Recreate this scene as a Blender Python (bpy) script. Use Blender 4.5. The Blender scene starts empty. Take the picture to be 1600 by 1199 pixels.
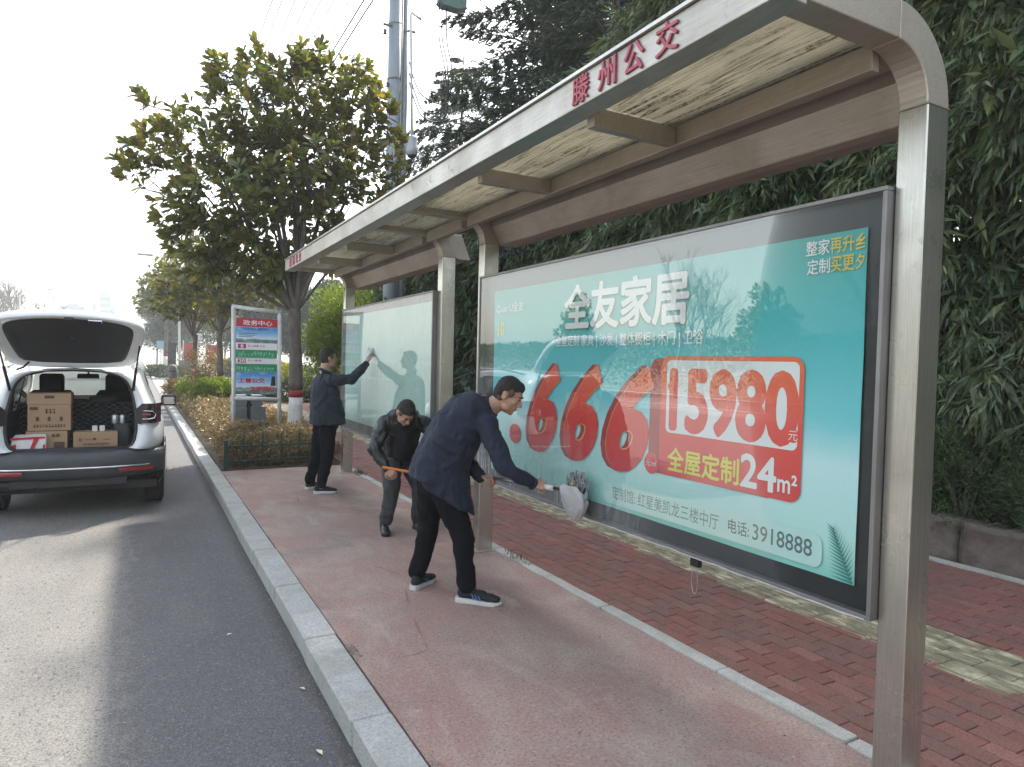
import bpy, bmesh, math, random
import numpy as np
from mathutils import Vector, Matrix, noise as mnoise
S = bpy.context.scene
COL = S.collection
PI = math.pi

# ------------------------------------------------------------------ camera, world, sun, exposure
def make_camera():
    y, p, r = math.radians(28.9), math.radians(-1.75), math.radians(1.4)
    cy, sy, cp, sp = math.cos(y), math.sin(y), math.cos(p), math.sin(p)
    fw = Vector((sy*cp, cy*cp, sp)); rt = Vector((cy, -sy, 0)); up = rt.cross(fw)
    r2 = rt*math.cos(r) + up*math.sin(r); u2 = -rt*math.sin(r) + up*math.cos(r)
    cd = bpy.data.cameras.new('camera'); c = bpy.data.objects.new('camera', cd); COL.objects.link(c)
    M = Matrix((r2, u2, -fw)).transposed().to_4x4(); M.translation = Vector((0, 0, 1.65))
    c.matrix_world = M
    cd.sensor_fit = 'HORIZONTAL'; cd.sensor_width = 36.0; cd.lens = 1060/1600*36.0
    cd.clip_start = 0.05; cd.clip_end = 3000
    S.camera = c
make_camera()

SUN_AZ = math.radians(46)      # from +Y towards +X
SUN_EL = math.radians(49)
w = bpy.data.worlds.new('World'); S.world = w; w.use_nodes = True
nt = w.node_tree; nt.nodes.clear()
sky = nt.nodes.new('ShaderNodeTexSky'); sky.sky_type = 'NISHITA'; sky.sun_disc = False
sky.sun_elevation = SUN_EL; sky.sun_rotation = SUN_AZ
sky.air_density = 1.6; sky.dust_density = 2.5; sky.ozone_density = 1.5; sky.altitude = 50
bg = nt.nodes.new('ShaderNodeBackground'); bg.inputs[1].default_value = 0.15
wo = nt.nodes.new('ShaderNodeOutputWorld')
hs = nt.nodes.new('ShaderNodeHueSaturation'); hs.inputs['Saturation'].default_value = 0.5   # thin overcast: the sky's blue is washed out
nt.links.new(sky.outputs[0], hs.inputs['Color']); nt.links.new(hs.outputs[0], bg.inputs[0]); nt.links.new(bg.outputs[0], wo.inputs[0])
sd = bpy.data.lights.new('sun', 'SUN'); sd.energy = 3.0; sd.angle = math.radians(2.0); sd.color = (1.0, 0.93, 0.82)
so = bpy.data.objects.new('sun', sd); COL.objects.link(so)
sdir = Vector((math.sin(SUN_AZ)*math.cos(SUN_EL), math.cos(SUN_AZ)*math.cos(SUN_EL), math.sin(SUN_EL)))
so.rotation_euler = sdir.to_track_quat('Z', 'Y').to_euler(); so.location = (30, 30, 40)
S.view_settings.view_transform = 'Standard'; S.view_settings.look = 'None'
S.view_settings.exposure = 1.68; S.view_settings.gamma = 1.0; S.view_settings.use_curve_mapping = False
S.render.engine = 'CYCLES'
S.cycles.max_bounces = 8; S.cycles.transparent_max_bounces = 12; S.cycles.volume_bounces = 1
S.cycles.caustics_reflective = False; S.cycles.caustics_refractive = False

# ------------------------------------------------------------------ helpers
def tag(o, label=None, cat=None, group=None, kind=None):
    if label: o['label'] = label
    if cat: o['category'] = cat
    if group: o['group'] = group
    if kind: o['kind'] = kind
    return o

def thing(name, label, cat, base=(0, 0, 0), group=None):
    o = bpy.data.objects.new(name, None); COL.objects.link(o)
    o.location = base; o.empty_display_size = 0.1
    return tag(o, label, cat, group)

def struct(name):
    o = bpy.data.objects.new(name, None); COL.objects.link(o); o['kind'] = 'structure'
    return o

class MB:
    """collects polygons in world coordinates"""
    def __init__(s): s.v = []; s.f = []; s.mi = []; s.cur = 0
    def add(s, vs, fs):
        n = len(s.v); s.v += [tuple(v) for v in vs]
        s.f += [tuple(i+n for i in f) for f in fs]; s.mi += [s.cur]*len(fs)
    def box(s, x0, x1, y0, y1, z0, z1, M=None):
        vs = [Vector(p) for p in ((x0,y0,z0),(x1,y0,z0),(x1,y1,z0),(x0,y1,z0),(x0,y0,z1),(x1,y0,z1),(x1,y1,z1),(x0,y1,z1))]
        if M is not None: vs = [M @ v for v in vs]
        s.add(vs, [(0,3,2,1),(4,5,6,7),(0,1,5,4),(1,2,6,5),(2,3,7,6),(3,0,4,7)])
    def bbox(s, x0, x1, y0, y1, z0, z1, b=0.005, M=None):
        """box with chamfered vertical and top edges"""
        x0, x1 = min(x0, x1), max(x0, x1)
        def ring(i, z): return [(x0+i,y0+b,z),(x0+b,y0+i,z),(x1-b,y0+i,z),(x1-i,y0+b,z),(x1-i,y1-b,z),(x1-b,y1-i,z),(x0+b,y1-i,z),(x0+i,y1-b,z)]
        rs = [ring(0, z0), ring(0, z1-b), ring(b*0.7, z1)]
        vs = [Vector(p) for r in rs for p in r]
        if M is not None: vs = [M @ v for v in vs]
        fs = [tuple(range(16, 24)), tuple(range(7, -1, -1))]
        for k in (0, 8):
            fs += [(k+i, k+(i+1) % 8, k+8+(i+1) % 8, k+8+i) for i in range(8)]
        s.add(vs, fs)
    def tube(s, pts, rad, n=8, cap=True, flat=None):
        pts = [Vector(p) for p in pts]
        if not hasattr(rad, '__len__'): rad = [rad]*len(pts)
        base = len(s.v); up = None; vs = []
        for i, p in enumerate(pts):
            t = (pts[min(i+1, len(pts)-1)] - pts[max(i-1, 0)])
            if t.length < 1e-9: t = Vector((0, 0, 1))
            t.normalize()
            if up is None: up = Vector((1, 0, 0)) if abs(t.x) < 0.8 else Vector((0, 1, 0))
            up = (up - t*up.dot(t)); up = up.normalized() if up.length > 1e-6 else t.orthogonal().normalized()
            b = t.cross(up)
            for k in range(n):
                a = 2*PI*k/n
                vs.append(p + (up*math.cos(a) + b*math.sin(a))*rad[i])
        fs = []
        for i in range(len(pts)-1):
            for k in range(n):
                fs.append((i*n+k, i*n+(k+1) % n, (i+1)*n+(k+1) % n, (i+1)*n+k))
        if cap:
            fs.append(tuple(range(n-1, -1, -1))); fs.append(tuple((len(pts)-1)*n+k for k in range(n)))
        s.add(vs, fs)
    def prism(s, poly, a0, a1, axis=1):
        """poly in the two other axes, extruded along axis"""
        def mk(p, a):
            if axis == 1: return (p[0], a, p[1])
            if axis == 0: return (a, p[0], p[1])
            return (p[0], p[1], a)
        n = len(poly)
        vs = [mk(p, a0) for p in poly] + [mk(p, a1) for p in poly]
        fs = [tuple(range(n-1, -1, -1)), tuple(range(n, 2*n))] + [(i, (i+1) % n, n+(i+1) % n, n+i) for i in range(n)]
        s.add(vs, fs)
    def lathe(s, prof, c=(0, 0, 0), n=20, axis='z'):
        vs = []
        for r, h in prof:
            for k in range(n):
                a = 2*PI*k/n
                if axis == 'z': vs.append((c[0]+r*math.cos(a), c[1]+r*math.sin(a), c[2]+h))
                elif axis == 'x': vs.append((c[0]+h, c[1]+r*math.cos(a), c[2]+r*math.sin(a)))
                else: vs.append((c[0]+r*math.cos(a), c[1]+h, c[2]+r*math.sin(a)))
        fs = []
        for i in range(len(prof)-1):
            for k in range(n):
                fs.append((i*n+k, i*n+(k+1) % n, (i+1)*n+(k+1) % n, (i+1)*n+k))
        fs.append(tuple(range(n-1, -1, -1))); fs.append(tuple((len(prof)-1)*n+k for k in range(n)))
        s.add(vs, fs)
    def mesh(s, name, smooth=False):
        me = bpy.data.meshes.new(name); me.from_pydata(s.v, [], s.f)
        bm = bmesh.new(); bm.from_mesh(me); bmesh.ops.recalc_face_normals(bm, faces=bm.faces); bm.to_mesh(me); bm.free()
        if any(s.mi): me.polygons.foreach_set('material_index', s.mi)
        if smooth: me.polygons.foreach_set('use_smooth', [True]*len(me.polygons))
        me.update(); return me

def wpos(o):
    p = Vector((0, 0, 0))
    while o is not None: p += o.location; o = o.parent
    return p

def obj(name, me, mats, parent=None, smooth=None, at=None):
    """link a mesh; world coordinates kept by shifting (unrotated parents); at: local placement instead"""
    if isinstance(me, MB): me = me.mesh(name, bool(smooth))
    if not isinstance(mats, (list, tuple)): mats = [mats]
    if not me.materials:
        for m in mats: me.materials.append(m)
    o = bpy.data.objects.new(name, me); COL.objects.link(o)
    if parent is not None: o.parent = parent
    if at is not None: o.location = at
    elif parent is not None: o.location = -wpos(parent)
    return o

def bevel(o, w=0.004, seg=2, angle=40):
    m = o.modifiers.new('bevel', 'BEVEL'); m.width = w; m.segments = seg; m.limit_method = 'ANGLE'; m.angle_limit = math.radians(angle)
    return o

def smooth_by_angle(me, ang=35):
    me.polygons.foreach_set('use_smooth', [True]*len(me.polygons))
    try: me.set_sharp_from_angle(angle=math.radians(ang))
    except Exception: pass

def copy_tree(o, parent=None):
    c = o.copy(); COL.objects.link(c)
    if parent is not None: c.parent = parent
    for ch in [x for x in KIDS.get(o.name, [])]: copy_tree(ch, c)
    return c
KIDS = {}
def reg_kids():
    KIDS.clear()
    for o in bpy.data.objects:
        if o.parent is not None: KIDS.setdefault(o.parent.name, []).append(o)

# ------------------------------------------------------------------ materials
def newmat(name):
    m = bpy.data.materials.new(name); m.use_nodes = True; n = m.node_tree; n.nodes.clear()
    out = n.nodes.new('ShaderNodeOutputMaterial'); b = n.nodes.new('ShaderNodeBsdfPrincipled')
    n.links.new(b.outputs[0], out.inputs[0]); return m, n, b, out

class NG:
    def __init__(s, n): s.n = n
    def __call__(s, t, **kw):
        nd = s.n.nodes.new(t)
        for k, v in kw.items():
            if k.startswith('i_'): 
                key = k[2:]; key = int(key) if key.isdigit() else key.replace('_', ' ')
                s.set(nd.inputs[key], v)
            else: setattr(nd, k, v)
        return nd
    def set(s, inp, v):
        if isinstance(v, bpy.types.NodeSocket): s.n.links.new(v, inp)
        else: inp.default_value = v
    def pos(s, scale=(1, 1, 1), rot=(0, 0, 0), space='Object'):
        tc = s('ShaderNodeTexCoord'); mp = s('ShaderNodeMapping'); s.n.links.new(tc.outputs[space], mp.inputs[0])
        mp.inputs['Scale'].default_value = scale; mp.inputs['Rotation'].default_value = rot
        return mp.outputs[0]
    def noise(s, vec, scale, detail=4, rough=0.55, dist=0.0):
        nd = s('ShaderNodeTexNoise'); s.n.links.new(vec, nd.inputs['Vector'])
        nd.inputs['Scale'].default_value = scale; nd.inputs['Detail'].default_value = detail
        nd.inputs['Roughness'].default_value = rough; nd.inputs['Distortion'].default_value = dist
        return nd.outputs[0]
    def voro(s, vec, scale, feature='F1'):
        nd = s('ShaderNodeTexVoronoi'); nd.feature = feature; s.n.links.new(vec, nd.inputs['Vector']); nd.inputs['Scale'].default_value = scale
        return nd.outputs['Distance']
    def ramp(s, fac, stops, mode='LINEAR'):
        nd = s('ShaderNodeValToRGB'); s.n.links.new(fac, nd.inputs[0]); cr = nd.color_ramp; cr.interpolation = mode
        while len(cr.elements) < len(stops): cr.elements.new(0.5)
        for e, (p, c) in zip(cr.elements, stops):
            e.position = p; e.color = (c, c, c, 1) if not hasattr(c, '__len__') else (*c, 1)
        return nd.outputs[0]
    def mix(s, fac, a, b, mode='MIX'):
        nd = s('ShaderNodeMix'); nd.data_type = 'RGBA'; nd.blend_type = mode
        s.set(nd.inputs[0], fac)
        for i, v in ((6, a), (7, b)):
            if hasattr(v, '__len__'): v = (*v, 1) if len(v) == 3 else v
            s.set(nd.inputs[i], v)
        return nd.outputs[2]
    def math(s, op, a, b=0.0, clamp=False):
        nd = s('ShaderNodeMath'); nd.operation = op; nd.use_clamp = clamp
        s.set(nd.inputs[0], a); s.set(nd.inputs[1], b); return nd.outputs[0]
    def xyz(s, space='Object'):
        tc = s('ShaderNodeTexCoord'); sp = s('ShaderNodeSeparateXYZ'); s.n.links.new(tc.outputs[space], sp.inputs[0]); return sp.outputs
    def bump(s, h, strength=0.3, dist=0.01):
        nd = s('ShaderNodeBump'); s.n.links.new(h, nd.inputs['Height']); nd.inputs['Strength'].default_value = strength; nd.inputs['Distance'].default_value = dist
        return nd.outputs[0]

def mat(name, c1, c2=None, scale=4, rough=0.7, metal=0.0, bump=0.15, bscale=60, bdist=0.004, stretch=(1, 1, 1), rvar=0.1, coat=0, spec=0.5, rand=0.0, sheen=0, detail=5):
    m, n, b, out = newmat(name); g = NG(n); v = g.pos(stretch)
    c2 = c2 or tuple(x*0.72 for x in c1)
    f = g.noise(v, scale, detail, 0.6)
    col = g.mix(g.ramp(f, [(0.3, 0.0), (0.7, 1.0)]), c2, c1)
    if rand:
        oi = g('ShaderNodeObjectInfo'); ge = g('ShaderNodeNewGeometry')
        rr = g.math('FRACT', g.math('ADD', oi.outputs['Random'], ge.outputs['Random Per Island']))
        col = g.mix(1.0, col, g.ramp(rr, [(0, 1-rand), (1, 1+rand*0.6)]), 'MULTIPLY')
    g.set(b.inputs['Base Color'], col)
    if rvar: g.set(b.inputs['Roughness'], g.math('ADD', g.math('MULTIPLY', f, rvar*2), rough-rvar))
    else: b.inputs['Roughness'].default_value = rough
    b.inputs['Metallic'].default_value = metal; b.inputs['Coat Weight'].default_value = coat; b.inputs['Specular IOR Level'].default_value = spec
    if coat: b.inputs['Coat Roughness'].default_value = 0.05
    if sheen: b.inputs['Sheen Weight'].default_value = sheen
    if bump: n.links.new(g.bump(g.noise(v, bscale, 4, 0.6), bump, bdist), b.inputs['Normal'])
    return m

def leafmat(name, cols, under=None, rough=0.45, trans=0.3, spec=0.5, tint=(1.3, 1.25, 0.5)):
    """leaf colour drawn per leaf (island) from cols"""
    m, n, b, out = newmat(name); g = NG(n)
    ge = g('ShaderNodeNewGeometry'); oi = g('ShaderNodeObjectInfo')
    rr = g.math('FRACT', g.math('ADD', ge.outputs['Random Per Island'], g.math('MULTIPLY', oi.outputs['Random'], 3.7)))
    k = len(cols); col = g.ramp(rr, [(i/(k-1) if k > 1 else 0, c) for i, c in enumerate(cols)])
    big = g.noise(g.pos((1, 1, 1)), 1.3, 2)
    col = g.mix(g.ramp(big, [(0.35, 0.0), (0.65, 1.0)]), col, g.mix(1.0, col, (0.75, 0.85, 0.8), 'MULTIPLY'))
    if under is not None: col2 = g.mix(ge.outputs['Backfacing'], col, under)
    else: col2 = col
    g.set(b.inputs['Base Color'], col2); b.inputs['Roughness'].default_value = rough; b.inputs['Specular IOR Level'].default_value = spec
    t = g('ShaderNodeBsdfTranslucent'); g.set(t.inputs[0], g.mix(1.0, col, tint, 'MULTIPLY'))
    ms = g('ShaderNodeMixShader'); ms.inputs[0].default_value = trans
    n.links.new(b.outputs[0], ms.inputs[1]); n.links.new(t.outputs[0], ms.inputs[2]); n.links.new(ms.outputs[0], out.inputs[0])
    return m

def steel(name, c, rough=0.38, grime=(0.16, 0.13, 0.1), amount=0.5, vertical=True):
    m, n, b, out = newmat(name); g = NG(n)
    v = g.pos((30, 30, 0.7) if vertical else (30, 0.7, 30)); v2 = g.pos()
    fine = g.noise(v, 6, 4, 0.7); big = g.noise(v2, 1.8, 5, 0.65, 0.6); spots = g.noise(v2, 22, 4, 0.6)
    z = g.xyz()[2]
    col = g.mix(g.ramp(fine, [(0.3, 0.0), (0.7, 1.0)]), tuple(x*0.72 for x in c), c)
    col = g.mix(g.math('MULTIPLY', g.ramp(big, [(0.35, 0.0), (0.75, 1.0)]), amount), col, grime)
    col = g.mix(g.ramp(spots, [(0.62, 0.0), (0.72, 0.35)]), col, grime)
    g.set(b.inputs['Base Color'], col); b.inputs['Metallic'].default_value = 0.93
    g.set(b.inputs['Roughness'], g.math('ADD', g.math('MULTIPLY', big, 0.35), rough-0.12))
    n.links.new(g.bump(fine, 0.06, 0.002), b.inputs['Normal'])
    return m

M = {}
M['steel'] = steel('brushed_steel', (0.66, 0.645, 0.60), .24, (0.26, 0.22, 0.18), .45)
M['steel_h'] = steel('dull_steel', (0.58, 0.555, 0.51), 0.42, (0.3, 0.26, 0.21), 0.6, False)
M['steel_roof'] = steel('weathered_roof_steel', (0.56, 0.51, 0.445), 0.5, (0.34, 0.28, 0.22), 0.6, False)
M['soil'] = mat('garden_soil', (0.12, 0.085, 0.055), (0.05, 0.035, 0.025), 9, 0.95, bump=0.6, bscale=40, bdist=0.02)
M['ground'] = mat('open_ground', (0.20, 0.19, 0.15), (0.12, 0.13, 0.08), 0.4, 0.95, bump=0.2)
M['white_paint'] = mat('white_lime_paint', (0.72, 0.71, 0.68), (0.5, 0.48, 0.44), 12, 0.85, bump=0.4, bscale=30)
M['red_paint'] = mat('red_band_paint', (0.34, 0.045, 0.035), (0.2, 0.03, 0.03), 14, 0.8, bump=0.3, bscale=30)
M['black'] = mat('black_plastic', (0.018, 0.018, 0.02), (0.01, 0.01, 0.011), 8, 0.5, bump=0.1, bscale=200, bdist=0.001)
M['rubber'] = mat('tyre_rubber', (0.022, 0.021, 0.02), (0.045, 0.042, 0.038), 14, 0.85, bump=0.2)

def M_red_concrete():
    m, n, b, out = newmat('stained_red_concrete'); g = NG(n); v = g.pos()
    n1 = g.noise(v, 1.1, 6, 0.62, 0.5); n2 = g.noise(g.pos((1, 0.45, 1), (0, 0, 0.5)), 2.6, 5, 0.6, 0.8)
    n3 = g.noise(v, 5.5, 5, 0.65); fine = g.noise(v, 62, 5, 0.85); grit = g.noise(v, 34, 5, 0.8)
    col = g.mix(g.ramp(n1, [(0.33, 0.0), (0.62, 1.0)]), (0.365, 0.27, 0.225), (0.375, 0.215, 0.178))
    col = g.mix(g.ramp(n2, [(0.46, 0.0), (0.68, 0.72)]), col, (0.47, 0.385, 0.315))
    n4 = g.noise(g.pos((1, 1, 1), (0, 0, 1.2)), 1.7, 5, 0.62, 0.3)
    col = g.mix(g.ramp(n4, [(0.52, 0.0), (0.72, 0.6)]), col, (0.19, 0.15, 0.15))
    n5 = g.noise(g.pos((0.8, 0.5, 1), (0, 0, 2.2)), 2.2, 4, 0.55, 0.6)
    col = g.mix(g.ramp(n5, [(0.60, 0.0), (0.70, 0.55)]), col, (0.56, 0.44, 0.385))
    col = g.mix(g.ramp(n3, [(0.35, 0.0), (0.7, 0.3)]), col, (0.25, 0.2, 0.185))
    x = g.xyz()
    # paler worn cement beside the posts (a band of efflorescence along the edging)
    col = g.mix(g.math('MULTIPLY', g.ramp(x[0], [(0.0, 0.0), (1.0, 1.0)]), 0.0), col, (0.4, 0.35, 0.3))
    col = g.mix(g.ramp(fine, [(0.38, 0.75), (0.52, 0.0)]), col, (0.15, 0.105, 0.09))
    col = g.mix(g.ramp(grit, [(0.56, 0.0), (0.68, 0.55)]), col, (0.56, 0.45, 0.39))
    spots = g.voro(v, 7.5); col = g.mix(g.ramp(spots, [(0.03, 0.85), (0.055, 0.0)]), col, (0.10, 0.075, 0.07))
    cr = g('ShaderNodeTexVoronoi'); cr.feature = 'DISTANCE_TO_EDGE'; cr.inputs['Scale'].default_value = 0.55; wv = g.mix(0.12, v, g('ShaderNodeTexNoise').outputs['Color']); n.links.new(wv, cr.inputs['Vector'])
    crack = g.math('MULTIPLY', g.ramp(cr.outputs['Distance'], [(0.0015, 1.0), (0.005, 0.0)]), g.ramp(n1, [(0.5, 0.0), (0.58, 0.7)])); col = g.mix(crack, col, (0.12, 0.09, 0.08))
    scr = g.noise(g.pos((1, 0.06, 1), (0, 0, 0.9)), 16, 4, 0.7); col = g.mix(g.ramp(scr, [(0.66, 0.0), (0.74, 0.4)]), col, (0.52, 0.44, 0.40))
    g.set(b.inputs['Base Color'], col); b.inputs['Roughness'].default_value = 0.86
    n.links.new(g.bump(g.mix(0.4, fine, n3), 0.6, 0.005), b.inputs['Normal']); return m
M['platform'] = M_red_concrete()

def M_asphalt():
    m, n, b, out = newmat('worn_asphalt'); g = NG(n); v = g.pos()
    st = g.noise(v, 90, 4, 0.85); st2 = g.noise(v, 55, 4, 0.85); big = g.noise(v, 0.8, 5, 0.6, 0.3); mid = g.noise(g.pos((1, 0.35, 1)), 3, 5, 0.6)
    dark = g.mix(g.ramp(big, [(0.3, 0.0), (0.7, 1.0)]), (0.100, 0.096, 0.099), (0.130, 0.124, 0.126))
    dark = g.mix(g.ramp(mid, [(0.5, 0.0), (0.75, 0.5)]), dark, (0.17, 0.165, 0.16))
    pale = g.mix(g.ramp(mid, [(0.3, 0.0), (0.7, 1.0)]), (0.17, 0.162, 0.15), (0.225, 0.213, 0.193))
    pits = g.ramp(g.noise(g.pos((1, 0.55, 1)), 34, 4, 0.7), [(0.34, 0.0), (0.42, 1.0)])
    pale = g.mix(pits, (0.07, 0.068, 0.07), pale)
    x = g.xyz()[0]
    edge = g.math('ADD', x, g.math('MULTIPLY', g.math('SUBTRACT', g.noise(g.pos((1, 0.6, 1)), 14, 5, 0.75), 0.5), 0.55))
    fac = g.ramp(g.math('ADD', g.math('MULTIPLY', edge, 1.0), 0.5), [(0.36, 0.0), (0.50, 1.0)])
    col = g.mix(fac, pale, dark)  # old pitted asphalt seam, with the sunlit side's brightness also in the colour
    # damp dirty strip in the gutter
    gut = g.ramp(g.math('ADD', x, g.math('MULTIPLY', mid, 0.12)), [(0.82, 0.0), (0.9, 0.8)])
    col = g.mix(gut, col, (0.06, 0.055, 0.05))
    col = g.mix(g.ramp(st, [(0.40, 0.8), (0.54, 0.0)]), col, (0.045, 0.044, 0.047))
    col = g.mix(g.ramp(st2, [(0.56, 0.0), (0.66, 0.6)]), col, (0.30, 0.29, 0.28))
    v9 = g.voro(v, 60); col = g.mix(g.ramp(v9, [(0.10, 0.6), (0.2, 0.0)]), col, (0.26, 0.25, 0.24))
    g.set(b.inputs['Base Color'], col); b.inputs['Roughness'].default_value = 0.85
    n.links.new(g.bump(g.mix(0.5, st, st2), 0.9, 0.008), b.inputs['Normal']); return m
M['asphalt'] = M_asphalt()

def M_granite(name, c, c2):
    m, n, b, out = newmat(name); g = NG(n); v = g.pos()
    f = g.noise(v, 75, 5, 0.85); f2 = g.noise(v, 3.5, 6, 0.65, 0.4); f3 = g.noise(v, 9, 5, 0.6)
    oi = g('ShaderNodeObjectInfo')
    col = g.mix(g.ramp(f, [(0.40, 0.0), (0.56, 1.0)]), c2, c)
    col = g.mix(g.ramp(f2, [(0.42, 0.0), (0.7, 0.6)]), col, (0.24, 0.235, 0.19))
    col = g.mix(g.ramp(f3, [(0.6, 0.0), (0.8, 0.5)]), col, (0.52, 0.48, 0.4))
    z = g.xyz('Generated')[2]
    col = g.mix(g.math('MULTIPLY', g.math('SUBTRACT', oi.outputs['Random'], 0.3), 0.5, True), col, (0.34, 0.33, 0.29))
    g.set(b.inputs['Base Color'], col); b.inputs['Roughness'].default_value = 0.8
    n.links.new(g.bump(g.mix(0.4, f, f3), 0.6, 0.006), b.inputs['Normal']); return m
M['granite'] = M_granite('grey_granite', (0.46, 0.46, 0.44), (0.29, 0.29, 0.28))
M['edging'] = M_granite('pale_edging_stone', (0.55, 0.54, 0.5), (0.38, 0.36, 0.33))

def M_brick():
    m, n, b, out = newmat('red_paver'); g = NG(n); tc = g('ShaderNodeNewGeometry'); v = tc.outputs['Position']
    oi = g('ShaderNodeObjectInfo')
    rr = g.math('FRACT', g.math('ADD', oi.outputs['Random'], tc.outputs['Random Per Island']))
    fine = g.noise(v, 90, 4, 0.85); big = g.noise(v, 2.2, 5, 0.65, 0.4); g2 = g.noise(v, 13, 5, 0.65)
    col = g.ramp(rr, [(0, (0.25, 0.105, 0.085)), (0.3, (0.32, 0.128, 0.104)), (0.55, (0.27, 0.128, 0.104)), (0.8, (0.225, 0.115, 0.094)), (1.0, (0.36, 0.165, 0.135))])
    col = g.mix(g.ramp(big, [(0.45, 0.0), (0.72, 0.6)]), col, (0.20, 0.145, 0.11))
    col = g.mix(g.ramp(g2, [(0.5, 0.0), (0.8, 0.45)]), col, (0.12, 0.085, 0.06))
    col = g.mix(g.ramp(fine, [(0.40, 0.65), (0.52, 0.0)]), col, (0.09, 0.045, 0.038))
    col = g.mix(g.ramp(g.noise(v, 70, 4, 0.8), [(0.6, 0.0), (0.7, 0.5)]), col, (0.40, 0.27, 0.22))
    g.set(b.inputs['Base Color'], col); b.inputs['Roughness'].default_value = 0.85
    n.links.new(g.bump(fine, 0.7, 0.004), b.inputs['Normal']); return m
M['brick'] = M_brick()

def M_yellow():
    m, n, b, out = newmat('grimy_yellow_tile'); g = NG(n); tc = g('ShaderNodeNewGeometry'); v = tc.outputs['Position']
    mp = g('ShaderNodeMapping'); n.links.new(v, mp.inputs[0]); mp.inputs['Scale'].default_value = (2.6, 0.8, 1)
    oi = g('ShaderNodeObjectInfo'); rr = g.math('FRACT', g.math('ADD', oi.outputs['Random'], tc.outputs['Random Per Island']))
    streak = g.noise(mp.outputs[0], 6, 5, 0.6); big = g.noise(v, 4, 4, 0.6); fine = g.noise(v, 150, 3, 0.7)
    col = g.ramp(rr, [(0, (0.40, 0.345, 0.21)), (0.4, (0.52, 0.45, 0.28)), (0.7, (0.36, 0.32, 0.21)), (1.0, (0.56, 0.50, 0.33))])
    col = g.mix(g.ramp(streak, [(0.42, 0.75), (0.58, 0.0)]), col, (0.16, 0.145, 0.10))
    col = g.mix(g.ramp(big, [(0.55, 0.0), (0.75, 0.5)]), col, (0.20, 0.20, 0.13))
    col = g.mix(g.ramp(streak, [(0.56, 0.0), (0.64, 0.85)]), col, (0.70, 0.65, 0.50))
    col = g.mix(g.ramp(fine, [(0.35, 0.3), (0.6, 0.0)]), col, (0.08, 0.08, 0.05))
    g.set(b.inputs['Base Color'], col); b.inputs['Roughness'].default_value = 0.8
    n.links.new(g.bump(fine, 0.3, 0.002), b.inputs['Normal']); return m
M['yellow'] = M_yellow()

# ------------------------------------------------------------------ the ground
def sheet(name, x0, x1, y0, y1, z, m, parent=None, kind='structure'):
    b = MB(); b.add([(x0,y0,z),(x1,y0,z),(x1,y1,z),(x0,y1,z)], [(0,1,2,3)])
    o = obj(name, b, m, parent); 
    if kind: o['kind'] = kind
    return o
sheet('ground', -700, 700, -120, 1400, -0.30, M['ground'])
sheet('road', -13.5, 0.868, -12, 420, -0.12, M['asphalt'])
M['junction'] = mat('sunlit_junction_asphalt', (0.26, 0.25, 0.235), (0.2, 0.195, 0.185), 1.2, 0.9, bump=0.2, bscale=80)
sheet('side_road', 0.868, 60, 31, 53, -0.116, M['junction'])
platform = obj('platform', (lambda b: (b.box(1.057, 2.748, -6, 10.45, -0.29, 0.0), b)[1])(MB()), M['platform']); platform['kind'] = 'structure'

kerb = struct('kerb'); rng = random.Random(4)
def kerb_run(parent, ys, x0, x1, z0, z1, m, name='kerb_stone', gap=0.005, b=0.012):
    for a, c in zip(ys[:-1], ys[1:]):
        q = MB(); dz = rng.uniform(-.003, .003); dx = rng.uniform(-.004, .004)
        q.bbox(x0+dx, x1+dx, a+gap/2, c-gap/2, z0, z1+dz, b)
        obj(name, q, m, parent)
ys = [2.99 + 1.015*(k) for k in range(-6, 28)]
kerb_run(kerb, ys, 0.866, 1.052, -0.29, 0.006, M['granite'])
q = MB(); q.box(0.868, 1.05, ys[-1], 31, -0.29, 0.0); q.box(1.052, 1.0575, -6, 30, -0.29, -0.02); obj('kerb_bed', q, M['granite'], kerb)
q = MB(); q.box(0.868, 1.05, 53, 300, -0.29, 0.0); q.box(-13.7, -13.5, -12, 31, -0.29, 0.0); q.box(-13.7, -13.5, 53, 300, -0.29, 0)
q.box(1.05, 60, 53, 53.2, -0.29, 0.0); q.box(1.05, 60, 30.8, 31, -0.29, 0)
o = obj('far_kerb', q, M['granite']); o['kind'] = 'structure'
edging = struct('edging')
ey = [0.75, 1.85, 2.62, 3.68, 4.752, 5.25, 5.9, 6.9, 7.9, 8.9, 9.9, 10.45]
for a, c in zip(ey[:-1], ey[1:]):
    q = MB(); dx = rng.uniform(-.006, .004); dz = rng.uniform(-.004, .006)
    pts = []; nseg = 7
    for k in range(nseg+1): pts.append((2.752+dx+rng.uniform(-.007, .004)*(0 < k < nseg), a+.006+(c-a-.012)*k/nseg))
    for k in range(nseg, -1, -1): pts.append((2.842+dx+rng.uniform(-.002, .003)*(0 < k < nseg), a+.006+(c-a-.012)*k/nseg))
    q.prism(pts, -0.2, 0.012+dz, 2); bevel(obj('edging_stone', q, M['edging'], edging), 0.006, 2)
M['mortar'] = mat('sandy_joint', (0.05, 0.04, 0.032), (0.028, 0.023, 0.018), 20, 0.95, bump=0.4)
pavement = obj('pavement', (lambda b: (b.box(2.845, 6.12, -6, 31, -0.29, -0.016), b.box(1.06, 2.84, 28.5, 31, -0.29, -0.002), b)[2])(MB()), M['mortar']); pavement['kind'] = 'structure'

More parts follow.
